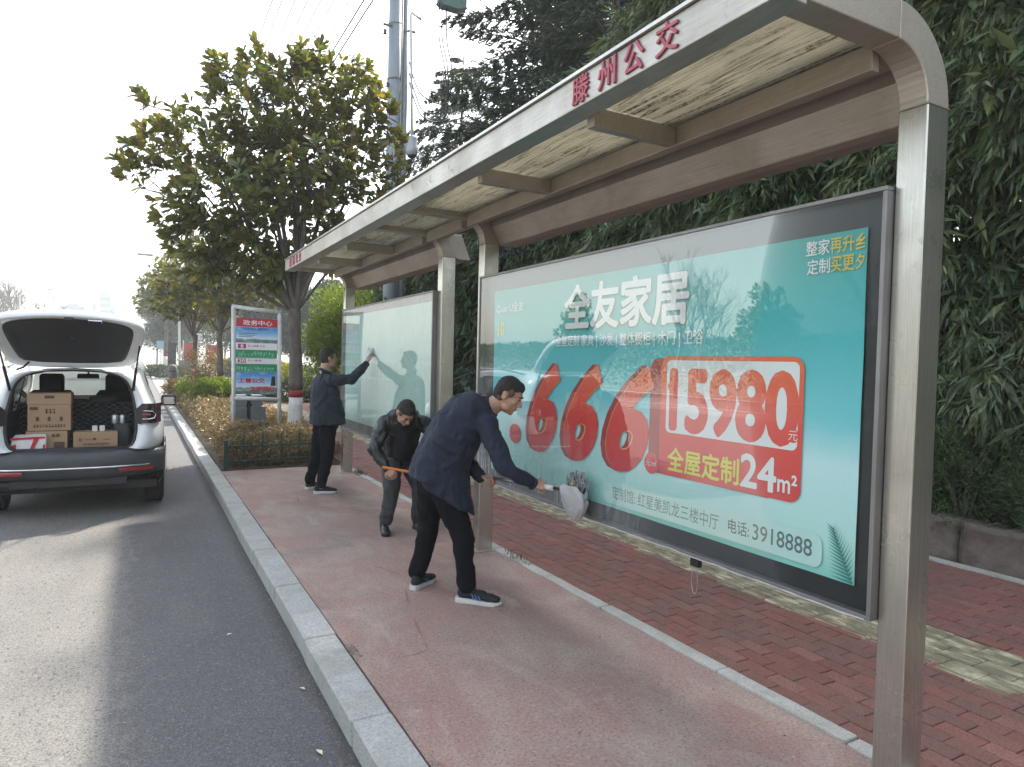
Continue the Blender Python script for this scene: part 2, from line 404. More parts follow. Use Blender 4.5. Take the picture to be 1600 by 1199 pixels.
def brick_mesh(w, l, h=0.06, b=0.004, z=0.0):
    q = MB(); q.bbox(-w/2, w/2, -l/2, l/2, -h, z, b); return q
brick_me = brick_mesh(0.1015, 0.1955).mesh('brick'); brick_me.materials.append(M['brick'])
def tile_mesh():
    q = MB(); q.bbox(-.101, .101, -.0975, .0975, -.06, 0, .005)
    for k in range(4):
        xc = -.069+.046*k
        vs = []
        for (dx, z) in ((-.011, 0.0005), (-.006, .0038), (.006, .0038), (.011, 0.0005)):
            vs += [(xc+dx, -.083, z), (xc+dx, .083, z)]
        q.add(vs, [(0,2,3,1),(2,4,5,3),(4,6,7,5),(0,6,4,2),(1,3,5,7)])
    return q
tile_me = tile_mesh().mesh('tile'); tile_me.materials.append(M['yellow'])
def visible_size(x, y):
    d = math.hypot(x, y)
    ang = math.degrees(math.atan2(x, y)) - 28.9
    if y < 0.6 or abs(ang) > 38.5: return 0
    # pixel row: too near falls below the frame
    dep = d*math.cos(math.radians(ang))
    if dep*0.0305 > 0 and (1.65/dep) > 0.62: return 0
    return 1.65/(dep*dep)
cells = []; tiles = []
k = 0; x = 2.849
while x < 3.92:
    cells.append((x+.052, k % 2)); x += .1045; k += 1
for j in range(3): tiles.append((3.925+.104+.208*j, j % 2))
x = 4.556; 
while x < 6.05:
    cells.append((x+.052, k % 2)); x += .1045; k += 1
def lay(cells, me, name, keep, step, y1=30.6):
    out = []
    for x, odd in cells:
        y = 0.07 + (step/2 if odd else 0)
        if name == 'tile': y += -0.03
        while y < y1:
            s = visible_size(x, y)
            # hidden behind the near post sliver is ignored; behind the poster boards is still seen below them
            out.append((s, x, y)); y += step
    out.sort(key=lambda t: -t[0])
    rest = MB(); n = 0
    tv = [tuple(v.co) for v in me.vertices]; tf = [tuple(p.vertices) for p in me.polygons]
    low = brick_mesh(0.1015 if name == 'brick' else .202, 0.1955, .06, .004)
    for i, (s, x, y) in enumerate(out):
        dz = rng.uniform(-.0035, .0025); M4 = Matrix.Translation((x+rng.uniform(-.001, .001), y+rng.uniform(-.002, .002), dz)) @ Matrix.Rotation(rng.uniform(-.012, .012), 4, 'Z') @ Matrix.Rotation(rng.uniform(-.012, .012), 4, 'X') @ Matrix.Rotation(rng.uniform(-.014, .014), 4, 'Y')
        if i < keep and s > 0:
            o = bpy.data.objects.new(name, me); COL.objects.link(o); o.parent = pavement; o.matrix_local = M4
        elif y < 12: 
            src = (tv, tf) if name == 'tile' and y < 8 else (low.v, low.f)
            rest.add([M4 @ Vector(v) for v in src[0]], src[1])
        else:
            rest.add([M4 @ Vector(v) for v in low.v[16:24]], [tuple(range(8))])
    o = obj(name+'_paving', rest, M['brick'] if name == 'brick' else M['yellow'], pavement, at=(0, 0, 0)); o['kind'] = 'stuff'
lay(cells, brick_me, 'brick', 296, 0.2)
lay(tiles, tile_me, 'tile', 110, 0.2)
q = MB(); q.box(6.12, 6.24, -6, 30.8, -0.29, 0.01); o = obj('back_kerb', q, M['edging']); o['kind'] = 'structure'
# ------------------------------------------------------------------ bus shelter
BF = [(1.52, 1.635), (5.25, 5.365), (6.17, 6.285), (9.70, 9.815)]
shelter = thing('bus_shelter', 'long brushed steel bus shelter with curved posts and a weathered ribbed roof', 'bus shelter', (2.67, 5.6, 0))
def arc(cx, cz, r, a0, a1, n): return [(cx+r*math.cos(math.radians(a0+(a1-a0)*i/n)), cz+r*math.sin(math.radians(a0+(a1-a0)*i/n))) for i in range(n+1)]
for i, (ya, yb) in enumerate(BF):
    q = MB(); q.box(2.60, 2.74, ya, yb, -0.02, 2.668); o = bevel(obj('post', q, M['steel'], shelter), 0.006, 3)
    # elbow: inner arc radius .19, outer arc radius .33
    inn = arc(2.41, 2.670, 0.19, 0, 90, 10); outr = arc(2.41, 2.670, 0.33, 0, 90, 14)
    q = MB(); q.prism(inn + outr[::-1], ya+.0015, yb-.0015, 1); o = obj('elbow', q, M['steel_roof'], shelter); bevel(o, 0.005, 2, 60)
    q = MB(); q.tube([(2.60, ya-.001, 2.669), (2.74, ya-.001, 2.669)], .0025, 5); q.tube([(2.599, ya, 2.669), (2.599, yb, 2.669)], .0025, 5); obj('weld_seam', q, M['steel_roof'], shelter)
    q = MB(); q.box(1.908, 2.409, ya, yb, 2.860, 2.999); bevel(obj('roof_beam', q, M['steel_roof'], shelter), 0.005, 2)
    q = MB(); q.box(2.57, 2.77, ya-.03, yb+.03, -0.03, 0.006); obj('base_plate', q, M['steel_roof'], shelter)
for y in (2.735, 3.95, 7.15, 8.38):
    q = MB(); q.box(1.908, 2.425, y-.03, y+.03, 2.795, 2.885); bevel(obj('rafter', q, M['steel_roof'], shelter), 0.004, 2)
# front fascia: box tube with a lip, its face plate and the empty traces of lost letters
q = MB(); q.box(1.780, 1.905, 1.520, 9.815, 2.842, 2.986); bevel(obj('fascia', q, M['steel_h'], shelter), 0.004, 2)
q = MB(); q.box(1.764, 1.92, 1.515, 9.82, 2.988, 3.003); obj('roof_lip', q, M['steel'], shelter)
q = MB(); q.box(2.40, 2.70, 1.637, 9.698, 2.975, 2.99); obj('sun_block_strip', q, M['steel_roof'], shelter)  # unseen opaque strip added to keep sun off the translucent sheet
# lengthwise beam, ledge and sloping back panel
for (a, c) in ((1.637, 5.248), (5.367, 6.168), (6.287, 9.698)):
    q = MB(); q.box(2.427, 2.472, a, c, 2.792, 2.895); bevel(obj('back_beam', q, M['steel_roof'], shelter), 0.004, 2)
    q = MB(); q.prism([(2.474, 2.895), (2.474, 2.872), (2.64, 2.86), (2.66, 2.875), (2.66, 2.895)], a, c, 1); obj('ledge', q, M['steel_roof'], shelter)
for (a, c) in ((1.637, 5.248), (6.17, 9.78)):
    q = MB(); q.prism([(2.66, 2.90), (2.66, 2.81), (2.745, 2.665), (2.79, 2.655), (2.90, 2.66), (2.80, 2.90)], a, c, 1); bevel(obj('back_gutter', q, M['steel_roof'], shelter), 0.004, 1)
q = MB(); b0 = 0
for i in range(700):      # ragged old sealant along the back beam
    y = 1.65 + 8.0*i/700 + rng.uniform(-.005, .005)
    if 5.25 < y < 5.37 or 6.16 < y < 6.3: continue
    x0 = 2.474+rng.uniform(0, .015); x1 = x0+rng.uniform(.03, .1)
    q.add([(x0, y-.006, 2.868), (x0, y+.006, 2.8685), (x1, y+rng.uniform(-.01, .012), 2.856+rng.uniform(-.01, .0))], [(0, 1, 2)])
M['sealant'] = mat('old_sealant', (0.30, 0.26, 0.21), (0.17, 0.14, 0.11), 20, 0.9)
obj('sealant', q, M['sealant'], shelter)['kind'] = 'stuff'
def M_rib():
    m, n, b, out = newmat('yellowed_ribbed_roofing'); g = NG(n)
    v = g.pos((1, 0.022, 1)); v2 = g.pos((1, 0.3, 1)); v3 = g.pos()
    s1 = g.noise(v, 95, 5, 0.75); s2 = g.noise(v, 42, 5, 0.7, 0.2); big = g.noise(v2, 3.2, 5, 0.6); f = g.noise(v3, 40, 4, 0.7)
    col = g.mix(g.ramp(big, [(0.35, 0.0), (0.65, 1.0)]), (0.57, 0.55, 0.48), (0.72, 0.695, 0.60))
    col = g.mix(g.ramp(g.noise(v3, 2.1, 4, 0.6), [(0.52, 0.0), (0.7, 0.5)]), col, (0.40, 0.41, 0.33))
    gate = g.math('MULTIPLY', g.ramp(s2, [(0.52, 0.0), (0.56, 1.0)]), g.ramp(g.noise(v3, 2.6, 5, 0.65), [(0.40, 0.1), (0.58, 1.0)]))
    gate = g.math('MULTIPLY', gate, g.ramp(f, [(0.36, 0.2), (0.56, 1.0)]))
    col = g.mix(gate, col, (0.075, 0.062, 0.048))
    col = g.mix(g.ramp(s1, [(0.54, 0.0), (0.66, 0.6)]), col, (0.30, 0.255, 0.17))
    x = g.xyz()[0]
    g.set(b.inputs['Base Color'], col); b.inputs['Roughness'].default_value = 0.85
    t = g('ShaderNodeBsdfTranslucent'); g.set(t.inputs[0], g.mix(1.0, col, (1.0, 0.985, 0.93), 'MULTIPLY')); ms = g('ShaderNodeMixShader'); ms.inputs[0].default_value = 0.55
    n.links.new(b.outputs[0], ms.inputs[1]); n.links.new(t.outputs[0], ms.inputs[2]); n.links.new(ms.outputs[0], out.inputs[0])
    n.links.new(g.bump(s1, 0.6, 0.006), b.inputs['Normal']); return m
M['rib'] = M_rib()
def rib_panel(ya, yb):
    q = MB(); n = 34; vs = []; x0, x1 = 1.90, 2.68; ny = 10
    for j in range(ny+1):
        y = ya+(yb-ya)*j/ny
        for i in range(n*2+1):
            x = x0+(x1-x0)*i/(2*n); z = 2.904+(0.0035 if i % 2 else 0)+0.006*mnoise.noise(Vector((x*6, y*1.3, 3.1)))
            vs.append((x, y, z))
    W = 2*n+1; fs = [(j*W+i, j*W+i+1, (j+1)*W+i+1, (j+1)*W+i) for j in range(ny) for i in range(2*n)]
    q.add(vs, fs); return q
seg = [1.637, 2.735, 3.95, 5.25, 6.17, 7.15, 8.38, 9.70]
for a, c in zip(seg[:-1], seg[1:]): obj('roof_sheet', rib_panel(a+.003, c-.003), M['rib'], shelter)
# curled peeling strips hanging under the roofing
q = MB()
for k in range(420):
    x = rng.uniform(1.93, 2.4); y = rng.uniform(1.75, 9.3); L = rng.uniform(.05, .34); w_ = rng.uniform(.002, .006); dz = rng.uniform(.004, .022)
    q.add([(x, y, 2.9), (x+w_, y, 2.9), (x+w_+rng.uniform(-.006, .006), y+L, 2.9-dz), (x+rng.uniform(-.006, .006), y+L, 2.9-dz)], [(0, 1, 2, 3)])
obj('peeling_strips', q, M['rib'], shelter)['kind'] = 'stuff'
q = MB(); q.box(1.93, 2.70, 1.64, 9.69, 2.935, 2.950)
M['roof_top'] = mat('milky_roof_cover', (0.62, 0.60, 0.52), (0.42, 0.40, 0.33), 3, 0.6)
def M_cover():
    m, n, b, out = newmat('milky_roof_cover'); g = NG(n); f = g.noise(g.pos(), 3, 5)
    col = g.mix(f, (0.55, 0.54, 0.50), (0.72, 0.71, 0.66)); g.set(b.inputs['Base Color'], col)
    t = g('ShaderNodeBsdfTranslucent'); g.set(t.inputs[0], col); ms = g('ShaderNodeMixShader'); ms.inputs[0].default_value = 0.65
    n.links.new(b.outputs[0], ms.inputs[1]); n.links.new(t.outputs[0], ms.inputs[2]); n.links.new(ms.outputs[0], out.inputs[0]); return m
M['roof_top'] = M_cover()
obj('roof_cover', q, M['roof_top'], shelter)

# ------------------------------------------------------------------ lettering
def text_mesh(body, y0, y1, z0, z1, x, thick=0.0, bold=0.0, shear=0.0, face=-1, keep=False, spacing=1.0, shift=False):
    """letters filling the rectangle y0 (left) .. y1 (right), z0..z1 on the plane X = x, facing the road"""
    cjk = shift or any(ord(ch) > 0x2e80 for ch in body)
    c = bpy.data.curves.new('text', 'FONT'); c.body = body; c.offset = 0 if cjk else bold; c.shear = shear; c.resolution_u = 4; c.space_character = spacing
    o = bpy.data.objects.new('text', c); COL.objects.link(o)
    dg = bpy.context.evaluated_depsgraph_get(); me = bpy.data.meshes.new_from_object(o.evaluated_get(dg))
    bpy.data.objects.remove(o); bpy.data.curves.remove(c)
    n = len(me.vertices); co = np.zeros(n*3); me.vertices.foreach_get('co', co); co = co.reshape(-1, 3)
    mn, mx = co.min(0), co.max(0); s = (mx-mn); s[s < 1e-6] = 1
    u = (co[:, 0]-mn[0])/s[0]; v = (co[:, 1]-mn[1])/s[1]
    if keep:                       # keep the aspect ratio, fit the height
        k = (z1-z0)/s[1]*s[0]; y1 = y0 + math.copysign(k, y1-y0)
    out = np.zeros_like(co); out[:, 1] = y0+(y1-y0)*u; out[:, 2] = z0+(z1-z0)*v; out[:, 0] = x
    me.vertices.foreach_set('co', out.ravel()); me.update()
    if cjk and bold:
        rr_y = bold*(abs(y1-y0)/s[0]); rr_z = bold*((z1-z0)/s[1]); bm = bmesh.new(); k8 = 8
        for i in range(k8):
            n0 = len(bm.verts); bm.from_mesh(me); bm.verts.ensure_lookup_table(); a_ = 2*PI*i/k8
            for v in bm.verts[n0:]: v.co += Vector((-i*2.5e-5, rr_y*math.cos(a_), rr_z*math.sin(a_)))
        bm.to_mesh(me); bm.free()
    if thick:
        bm = bmesh.new(); bm.from_mesh(me)
        r = bmesh.ops.extrude_face_region(bm, geom=bm.faces[:])
        bmesh.ops.translate(bm, verts=[e for e in r['geom'] if isinstance(e, bmesh.types.BMVert)], vec=(-thick, 0, 0))
        bmesh.ops.recalc_face_normals(bm, faces=bm.faces); bm.to_mesh(me); bm.free()
    return me
def letters(body, rect, x, m, parent, name='lettering', **kw):
    me = text_mesh(body, *rect, x, **kw); return obj(name, me, m, parent)

M['letter_red'] = mat('faded_red_letter', (0.50, 0.12, 0.16), (0.36, 0.06, 0.09), 20, 0.6)
for ch, y, in (('滕', 2.632), ('州', 2.432), ('公', 2.249), ('交', 2.049)):
    letters(ch, (y+.062, y-.062, 2.856, 2.978), 1.779, M['letter_red'], shelter, 'letter', thick=.008, bold=.012)
for ch, y, in (('滕', 9.42), ('州', 9.22), ('公', 9.02), ('交', 8.82)):
    letters(ch, (y+.062, y-.062, 2.862, 2.974), 1.779, M['letter_red'], shelter, 'letter', thick=.006, bold=.012)
M['trace'] = mat('dried_glue', (0.66, 0.67, 0.66), (0.5, 0.5, 0.5), 30, 0.9)
q = MB()
for yc in (4.15, 4.5, 4.85, 5.45, 5.8, 6.15, 6.9, 7.3):      # dried glue marks where letters have come off
    for k in range(6):
        yy = yc+rng.uniform(-.07, .07); zz = 2.915+rng.uniform(-.045, .045); a = rng.uniform(0, PI); L = rng.uniform(.02, .05); w_ = .0035
        dy, dz = math.cos(a)*L/2, math.sin(a)*L/2
        q.add([(1.7785, yy-dy-dz*.12, zz-dz+dy*.12), (1.7785, yy+dy-dz*.12, zz+dz+dy*.12), (1.7785, yy+dy+dz*.12, zz+dz-dy*.12), (1.7785, yy-dy+dz*.12, zz-dz-dy*.12)], [(0, 1, 2, 3)])
obj('glue_traces', q, M['trace'], shelter)['kind'] = 'stuff'

# ------------------------------------------------------------------ advertising boards
def M_glass(name, suds=None, refl=1.0):
    m, n, b, out = newmat(name); n.nodes.remove(b); g = NG(n)
    tr = g('ShaderNodeBsdfTransparent'); tr.inputs[0].default_value = (0.9, 0.94, 0.93, 1)
    gl = g('ShaderNodeBsdfGlossy'); gl.inputs['Roughness'].default_value = 0.012; gl.inputs[0].default_value = (1, 1, 1, 1)
    wav = g.bump(g.noise(g.pos((1, 0.5, 1)), 2.2, 2, 0.4), 0.05, 0.02); n.links.new(wav, gl.inputs['Normal'])
    fr = g('ShaderNodeFresnel'); fr.inputs[0].default_value = 1.5
    ms = g('ShaderNodeMixShader'); g.set(ms.inputs[0], g.math('MULTIPLY', fr.outputs[0], 0.21*refl, True)); n.links.new(tr.outputs[0], ms.inputs[1]); n.links.new(gl.outputs[0], ms.inputs[2])
    last = ms.outputs[0]
    # film of cleaning water and dust: a thin white scatter with vertical runs
    x = g.xyz(); df = g('ShaderNodeBsdfDiffuse'); df.inputs[0].default_value = (0.78, 0.82, 0.82, 1)
    runs = g.noise(g.pos((1, 26, 0.9)), 2.2, 4, 0.65); cloud = g.noise(g.pos(), 2.4, 4, 0.55, 0.4)
    dust = g.math('MULTIPLY', g.ramp(g.noise(g.pos(), 60, 3, 0.7), [(0.45, 0.0), (0.8, 1.0)]), 0.012)
    fac = g.math('MULTIPLY', g.ramp(runs, [(0.42, 0.3), (0.7, 1.0)]), g.ramp(cloud, [(0.35, 0.35), (0.7, 1.0)]))
    if suds: mask = suds(g, x)
    else: mask = 0.0
    fac = g.math('ADD', g.math('MULTIPLY', fac, g.math('ADD', mask, 0.008)), dust, True)
    m2 = g('ShaderNodeMixShader'); g.set(m2.inputs[0], fac); n.links.new(last, m2.inputs[1]); n.links.new(df.outputs[0], m2.inputs[2])
    n.links.new(m2.outputs[0], out.inputs[0]); return m
def suds1(g, x):
    # wiped area: lower far half of the board
    a = g.ramp(g.math('ADD', g.math('MULTIPLY', x[1], 0.2), g.math('MULTIPLY', g.noise(g.pos(), 1.8, 3), 0.12)), [(0.62, 0.0), (0.84, 1.0)])
    b_ = g.ramp(g.math('ADD', g.math('MULTIPLY', x[2], 0.4), g.math('MULTIPLY', g.noise(g.pos(), 3, 4), 0.10)), [(0.33, 1.0), (0.55, 0.0)])
    return g.math('MULTIPLY', g.math('MULTIPLY', a, b_), 0.7)
def suds2(g, x): return 0.32
M['glass1'] = M_glass('board_glass_near', suds1); M['glass2'] = M_glass('board_glass_far', suds2)
M['frame'] = steel('board_frame_metal', (0.36, 0.35, 0.35), 0.5, (0.15, 0.13, 0.12), 0.4)
M['border'] = mat('black_glass_border', (0.012, 0.015, 0.018), (0.008, 0.01, 0.012), 5, 0.4, bump=0)
def flat(name, c, rough=0.6, c2=None, scale=3): return mat(name, c, c2 or tuple(v*0.93 for v in c), scale, rough, bump=0.0, rvar=0)

def M_poster():
    m, n, b, out = newmat('teal_poster_print'); g = NG(n); x = g.xyz()
    z = g.math('MULTIPLY', g.math('SUBTRACT', x[2], 0.75), 1/1.5)
    col = g.ramp(g.math('ADD', z, g.math('MULTIPLY', g.math('SUBTRACT', g.noise(g.pos((1, 1, 1)), 1.5, 3), 0.5), 0.12)),
                 [(0.0, (0.22, 0.60, 0.52)), (0.12, (0.46, 0.74, 0.69)), (0.33, (0.55, 0.78, 0.80)), (0.45, (0.17, 0.58, 0.63)), (0.75, (0.055, 0.44, 0.46)), (1.0, (0.04, 0.35, 0.33))])
    br = g.ramp(g.noise(g.pos((1, 1, 1.6)), 0.9, 3, 0.5, 0.5), [(0.5, 0.0), (0.75, 0.35)])
    col = g.mix(br, col, (0.32, 0.66, 0.72))
    g.set(b.inputs['Base Color'], col); b.inputs['Roughness'].default_value = 0.55
    n.links.new(g.bump(g.noise(g.pos((1, 3, 1)), 1.6, 3), 0.25, 0.02), b.inputs['Normal']); return m
M['poster'] = M_poster()
def M_poster2():
    m, n, b, out = newmat('bleached_green_poster'); g = NG(n); x = g.xyz()
    f = g.noise(g.pos((1, 1.2, 0.7)), 1.7, 4, 0.6, 0.4); col = g.mix(f, (0.28, 0.50, 0.44), (0.43, 0.62, 0.55))
    col = g.mix(g.ramp(g.math('MULTIPLY', x[2], 0.4), [(0.3, 0.0), (0.9, 0.6)]), col, (0.50, 0.66, 0.60))
    g.set(b.inputs['Base Color'], col); b.inputs['Roughness'].default_value = 0.6; return m
M['poster2'] = M_poster2()
M['p_white'] = flat('printed_white', (0.80, 0.80, 0.80)); M['p_shadow'] = flat('printed_drop_shadow', (0.035, 0.22, 0.22))
M['p_deep'] = flat('printed_deep_red', (0.42, 0.04, 0.035)); M['p_yel'] = flat('printed_yellow', (0.72, 0.70, 0.06)); M['p_gold'] = flat('printed_gold', (0.70, 0.52, 0.08))
M['p_grey'] = flat('printed_grey', (0.21, 0.30, 0.30)); M['p_dark'] = flat('printed_dark_grey', (0.10, 0.15, 0.15)); M['p_palm'] = flat('printed_palm_green', (0.045, 0.26, 0.22)); M['p_line'] = flat('printed_outline', (0.80, 0.48, 0.2))
M['p_pale'] = flat('printed_pale_mint', (0.50, 0.74, 0.69))
def M_red():
    m, n, b, out = newmat('printed_red'); g = NG(n); x = g.xyz()
    col = g.ramp(g.math('MULTIPLY', g.math('SUBTRACT', x[2], 0.98), 1.4), [(0.0, (0.66, 0.035, 0.04)), (0.55, (0.76, 0.06, 0.045)), (1.0, (0.80, 0.15, 0.05))])
    g.set(b.inputs['Base Color'], col); b.inputs['Roughness'].default_value = 0.55; return m
M['p_red'] = M_red()

def roundrect(y0, y1, z0, z1, r, n=5, skew=0.0):
    """y0 left (large), y1 right (small)"""
    pts = []
    for (cy, cz, a) in ((y1+r, z1-r, 0), (y0-r, z1-r, 90), (y0-r, z0+r, 180), (y1+r, z0+r, 270)):
        for i in range(n+1):
            t = math.radians(a+90*i/n); pts.append((cy-r*math.cos(t), cz+r*math.sin(t)))
    return pts
def plate(poly, x, m, parent, name):
    q = MB(); q.add([(x, p[0], p[1]) for p in poly], [tuple(range(len(poly)))]); 
    return obj(name, q, m, parent)

def board(y0, y1, z0, z1, label, glass, poster_rect, poster_m, bottom_lip=True):
    t = thing('advertising_board', label, 'billboard', (2.6, (y0+y1)/2, z0), 'glazed advertising boards in the bus shelter')
    f = MB(); w_ = .018; xf, xb = 2.552, 2.66
    f.box(xf, xb, y0, y1, z1-w_, z1); f.box(xf, xb, y0, y1, z0, z0+w_)
    f.box(xf+.0007, xb, y0, y0+w_, z0+w_, z1-w_); f.box(xf+.0007, xb, y1-w_, y1, z0+w_, z1-w_)
    bevel(obj('frame', f, M['frame'], t), .002, 1)
    q = MB(); q.box(2.60, 2.656, y0+w_, y1-w_, z0+w_, z1-w_); obj('backing', q, M['border'], t)
    p = MB(); ny, nz = 40, 20; a, c, d, e = poster_rect; vs = []
    for j in range(nz+1):
        for i in range(ny+1):
            vs.append((2.592+.0035*mnoise.noise(Vector((i*.35, j*.3, y0))), a+(c-a)*i/ny, d+(e-d)*j/nz))
    p.add(vs, [(j*(ny+1)+i, j*(ny+1)+i+1, (j+1)*(ny+1)+i+1, (j+1)*(ny+1)+i) for j in range(nz) for i in range(ny)])
    po = obj('poster', p, poster_m, t, True)
    q = MB(); q.add([(2.560, y0+w_, z0+w_), (2.560, y1-w_, z0+w_), (2.560, y1-w_, z1-w_), (2.560, y0+w_, z1-w_)], [(0, 1, 2, 3)])
    obj('glass_pane', q, glass, t)
    return t, po
b1, po1 = board(1.637, 5.245, 0.655, 2.378, 'near advertising board behind glass, teal poster with big red 666 and price panel', M['glass1'], (1.735, 5.02, 0.765, 2.235), M['poster'])
X0 = 2.586
# price block
plate([(p[0]+.05, p[1]-.004) for p in roundrect(2.985, 2.08, 1.05, 1.70, .06)], X0, M['p_deep'], po1, 'price_block_side')
plate(roundrect(2.945, 2.005, 1.05, 1.708, .06), X0-.0006, M['p_red'], po1, 'price_block')
plate([p for p in roundrect(2.895, 2.03, 1.285, 1.685, .03)], X0-.0012, M['p_white'], po1, 'price_panel')
plate([(2.886, 1.545), (2.846, 1.628), (2.822, 1.628), (2.822, 1.560), (2.838, 1.560), (2.872, 1.520)], X0-.0021, M['p_red'], po1, 'numeral_flag')
letters('15980', (2.856, 2.040, 1.312, 1.628), X0-.0018, M['p_red'], po1, bold=.040, spacing=.98, shift=True)
plate([(2.052+.032*math.cos(a*PI/8), 1.352+.032*math.sin(a*PI/8)) for a in range(16)], X0-.0022, M['p_red'], po1, 'currency_dot')
letters('元', (2.078, 2.028, 1.33, 1.374), X0-.0027, M['p_white'], po1)
letters('全屋定制', (2.868, 2.36, 1.075, 1.205), X0-.0018, M['p_yel'], po1, bold=.02)
letters('24', (2.345, 2.14, 1.08, 1.235), X0-.0018, M['p_white'], po1, bold=.022, shift=True)
letters('m²', (2.128, 2.022, 1.087, 1.175), X0-.0018, M['p_white'], po1, bold=.015)
# 666 with printed depth, outline and face
for (ya, yb) in ((4.40, 3.985), (3.925, 3.495), (3.445, 3.0)):
    za, zb = (1.0, 1.655)
    mk = lambda dy, x, m, bo, nm: letters('6', (ya+dy, yb+dy, za, zb), x, m, po1, nm, bold=bo, shear=.32)
    for k in range(5): mk(.012+.011*k, X0-.0002*(5-k)+.0008, M['p_deep'], .038, 'numeral_side')
    mk(0.004, X0-.0010, M['p_line'], .042, 'numeral_outline'); mk(0, X0-.0014, M['p_red'], .036, 'numeral')
letters('¥', (4.73, 4.52, 1.03, 1.17), X0-.0014, M['p_red'], po1, bold=.03) if False else plate([(4.62+.10*math.cos(a*PI/8)*.9, 1.10+.075*math.sin(a*PI/8)) for a in range(16)], X0-.0008, M['p_red'], po1, 'red_dot')
plate([(3.005+.062*math.cos(a*PI/10), 1.095+.062*math.sin(a*PI/10)) for a in range(20)], X0-.0020, M['p_red'], po1, 'unit_dot')
letters('元/㎡', (3.05, 2.96, 1.075, 1.118), X0-.0026, M['p_white'], po1)
# headline
letters('全友家居', (3.945+.012, 2.750+.012, 1.883, 2.170), X0-.0004, M['p_shadow'], po1, 'lettering_shadow', bold=.03)
letters('全友家居', (3.950, 2.752, 1.892, 2.180), X0-.0010, M['p_white'], po1, bold=.03)
letters('Quan·U全友', (4.975, 4.53, 2.048, 2.128), X0-.0010, M['p_white'], po1, bold=.006)
letters('10', (4.945, 4.83, 1.868, 1.975), X0-.0010, M['p_yel'], po1, bold=.01)
xs = [(4.056, 3.66, '全屋定制'), (3.60, 3.40, '家具'), (3.335, 3.14, '沙发'), (3.08, 2.975+.0, None), (3.075, 2.765+.0, None)]
letters('全屋定制 家具 | 沙发 | 整体橱柜 | 木门 | 卫浴', (4.056, 2.632, 1.760, 1.850), X0-.0010, M['p_white'], po1, bold=.010)
plate(roundrect(3.45, 1.885, 0.792, 0.940, .045), X0-.0004, M['p_pale'], po1, 'contact_strip')
letters('定制馆: 红星美凯龙三楼中厅', (3.362, 2.478, 0.825, 0.905), X0-.0012, M['p_grey'], po1, bold=.006)
letters('电话:', (2.415, 2.283, 0.833, 0.903), X0-.0012, M['p_dark'], po1, bold=.008)
letters('3918888', (2.262, 1.935, 0.833, 0.908), X0-.0012, M['p_dark'], po1, bold=.006, shift=True)
letters('整家', (2.020, 1.905, 2.150, 2.215), X0-.0010, M['p_white'], po1, bold=.01); letters('再升', (1.900, 1.790, 2.150, 2.215), X0-.0010, M['p_gold'], po1, bold=.014)
letters('定制', (2.012, 1.900, 2.068, 2.133), X0-.0010, M['p_white'], po1, bold=.01); letters('买更', (1.895, 1.787, 2.068, 2.133), X0-.0010, M['p_gold'], po1, bold=.014)
letters('纟', (1.782, 1.742, 2.150, 2.215), X0-.0010, M['p_gold'], po1, bold=.014); letters('夕', (1.780, 1.742, 2.068, 2.133), X0-.0010, M['p_gold'], po1, bold=.014)
# palm frond print
q = MB(); root = (1.742, 0.775); tip = (1.838, 0.99)
for k in range(15):
    t_ = k/15; py = root[0]+(tip[0]-root[0])*t_; pz = root[1]+(tip[1]-root[1])*t_
    for s_ in (-1, 1):
        L = .105*(1-.62*t_); a = math.atan2(tip[1]-root[1], tip[0]-root[0]) + s_*math.radians(62-30*t_)
        ey_, ez_ = py+L*math.cos(a), pz+L*math.sin(a)
        if ey_ < 1.737: ez_ = pz+(ez_-pz)*(1.737-py)/(ey_-py+1e-9); ey_ = 1.737
        q.add([(X0-.0009, py, pz-.006), (X0-.0009, py, pz+.006), (X0-.0009, ey_, ez_)], [(0, 1, 2)])
q.add([(X0-.0009, root[0], root[1]-.004), (X0-.0009, root[0]+.004, root[1]), (X0-.0009, *tip)], [(0, 1, 2)])
obj('palm_print', q, M['p_palm'], po1)
# latch and loop of wire hanging below the board
q = MB(); q.box(2.575, 2.60, 2.60, 2.66, 0.60, 0.654); o = obj('latch', q, M['black'], b1)
q = MB(); q.tube([(2.588, 2.653, .612), (2.588, 2.66, .5), (2.589, 2.645, .455), (2.588, 2.625, .455), (2.588, 2.615, .5), (2.588, 2.62, .612)], .0022, 6); obj('wire_loop', q, M['steel'], b1)
q = MB(); q.tube([(2.553, 1.66, .657)] + [(2.553+rng.uniform(-.004, .002), 1.66+3.5*i/60, .656+rng.uniform(-.003, .003)) for i in range(1, 60)], .0035, 5); M['frayed'] = mat('frayed_silicone', (0.62, 0.63, 0.62), None, 30, 0.8); obj('sealing_strip', q, M['frayed'], b1)

b2, po2 = board(6.29, 9.695, 0.655, 2.350, 'far advertising board behind glass, bleached plain green poster being wiped', M['glass2'], (6.36, 9.62, 0.80, 2.25), M['poster2'])

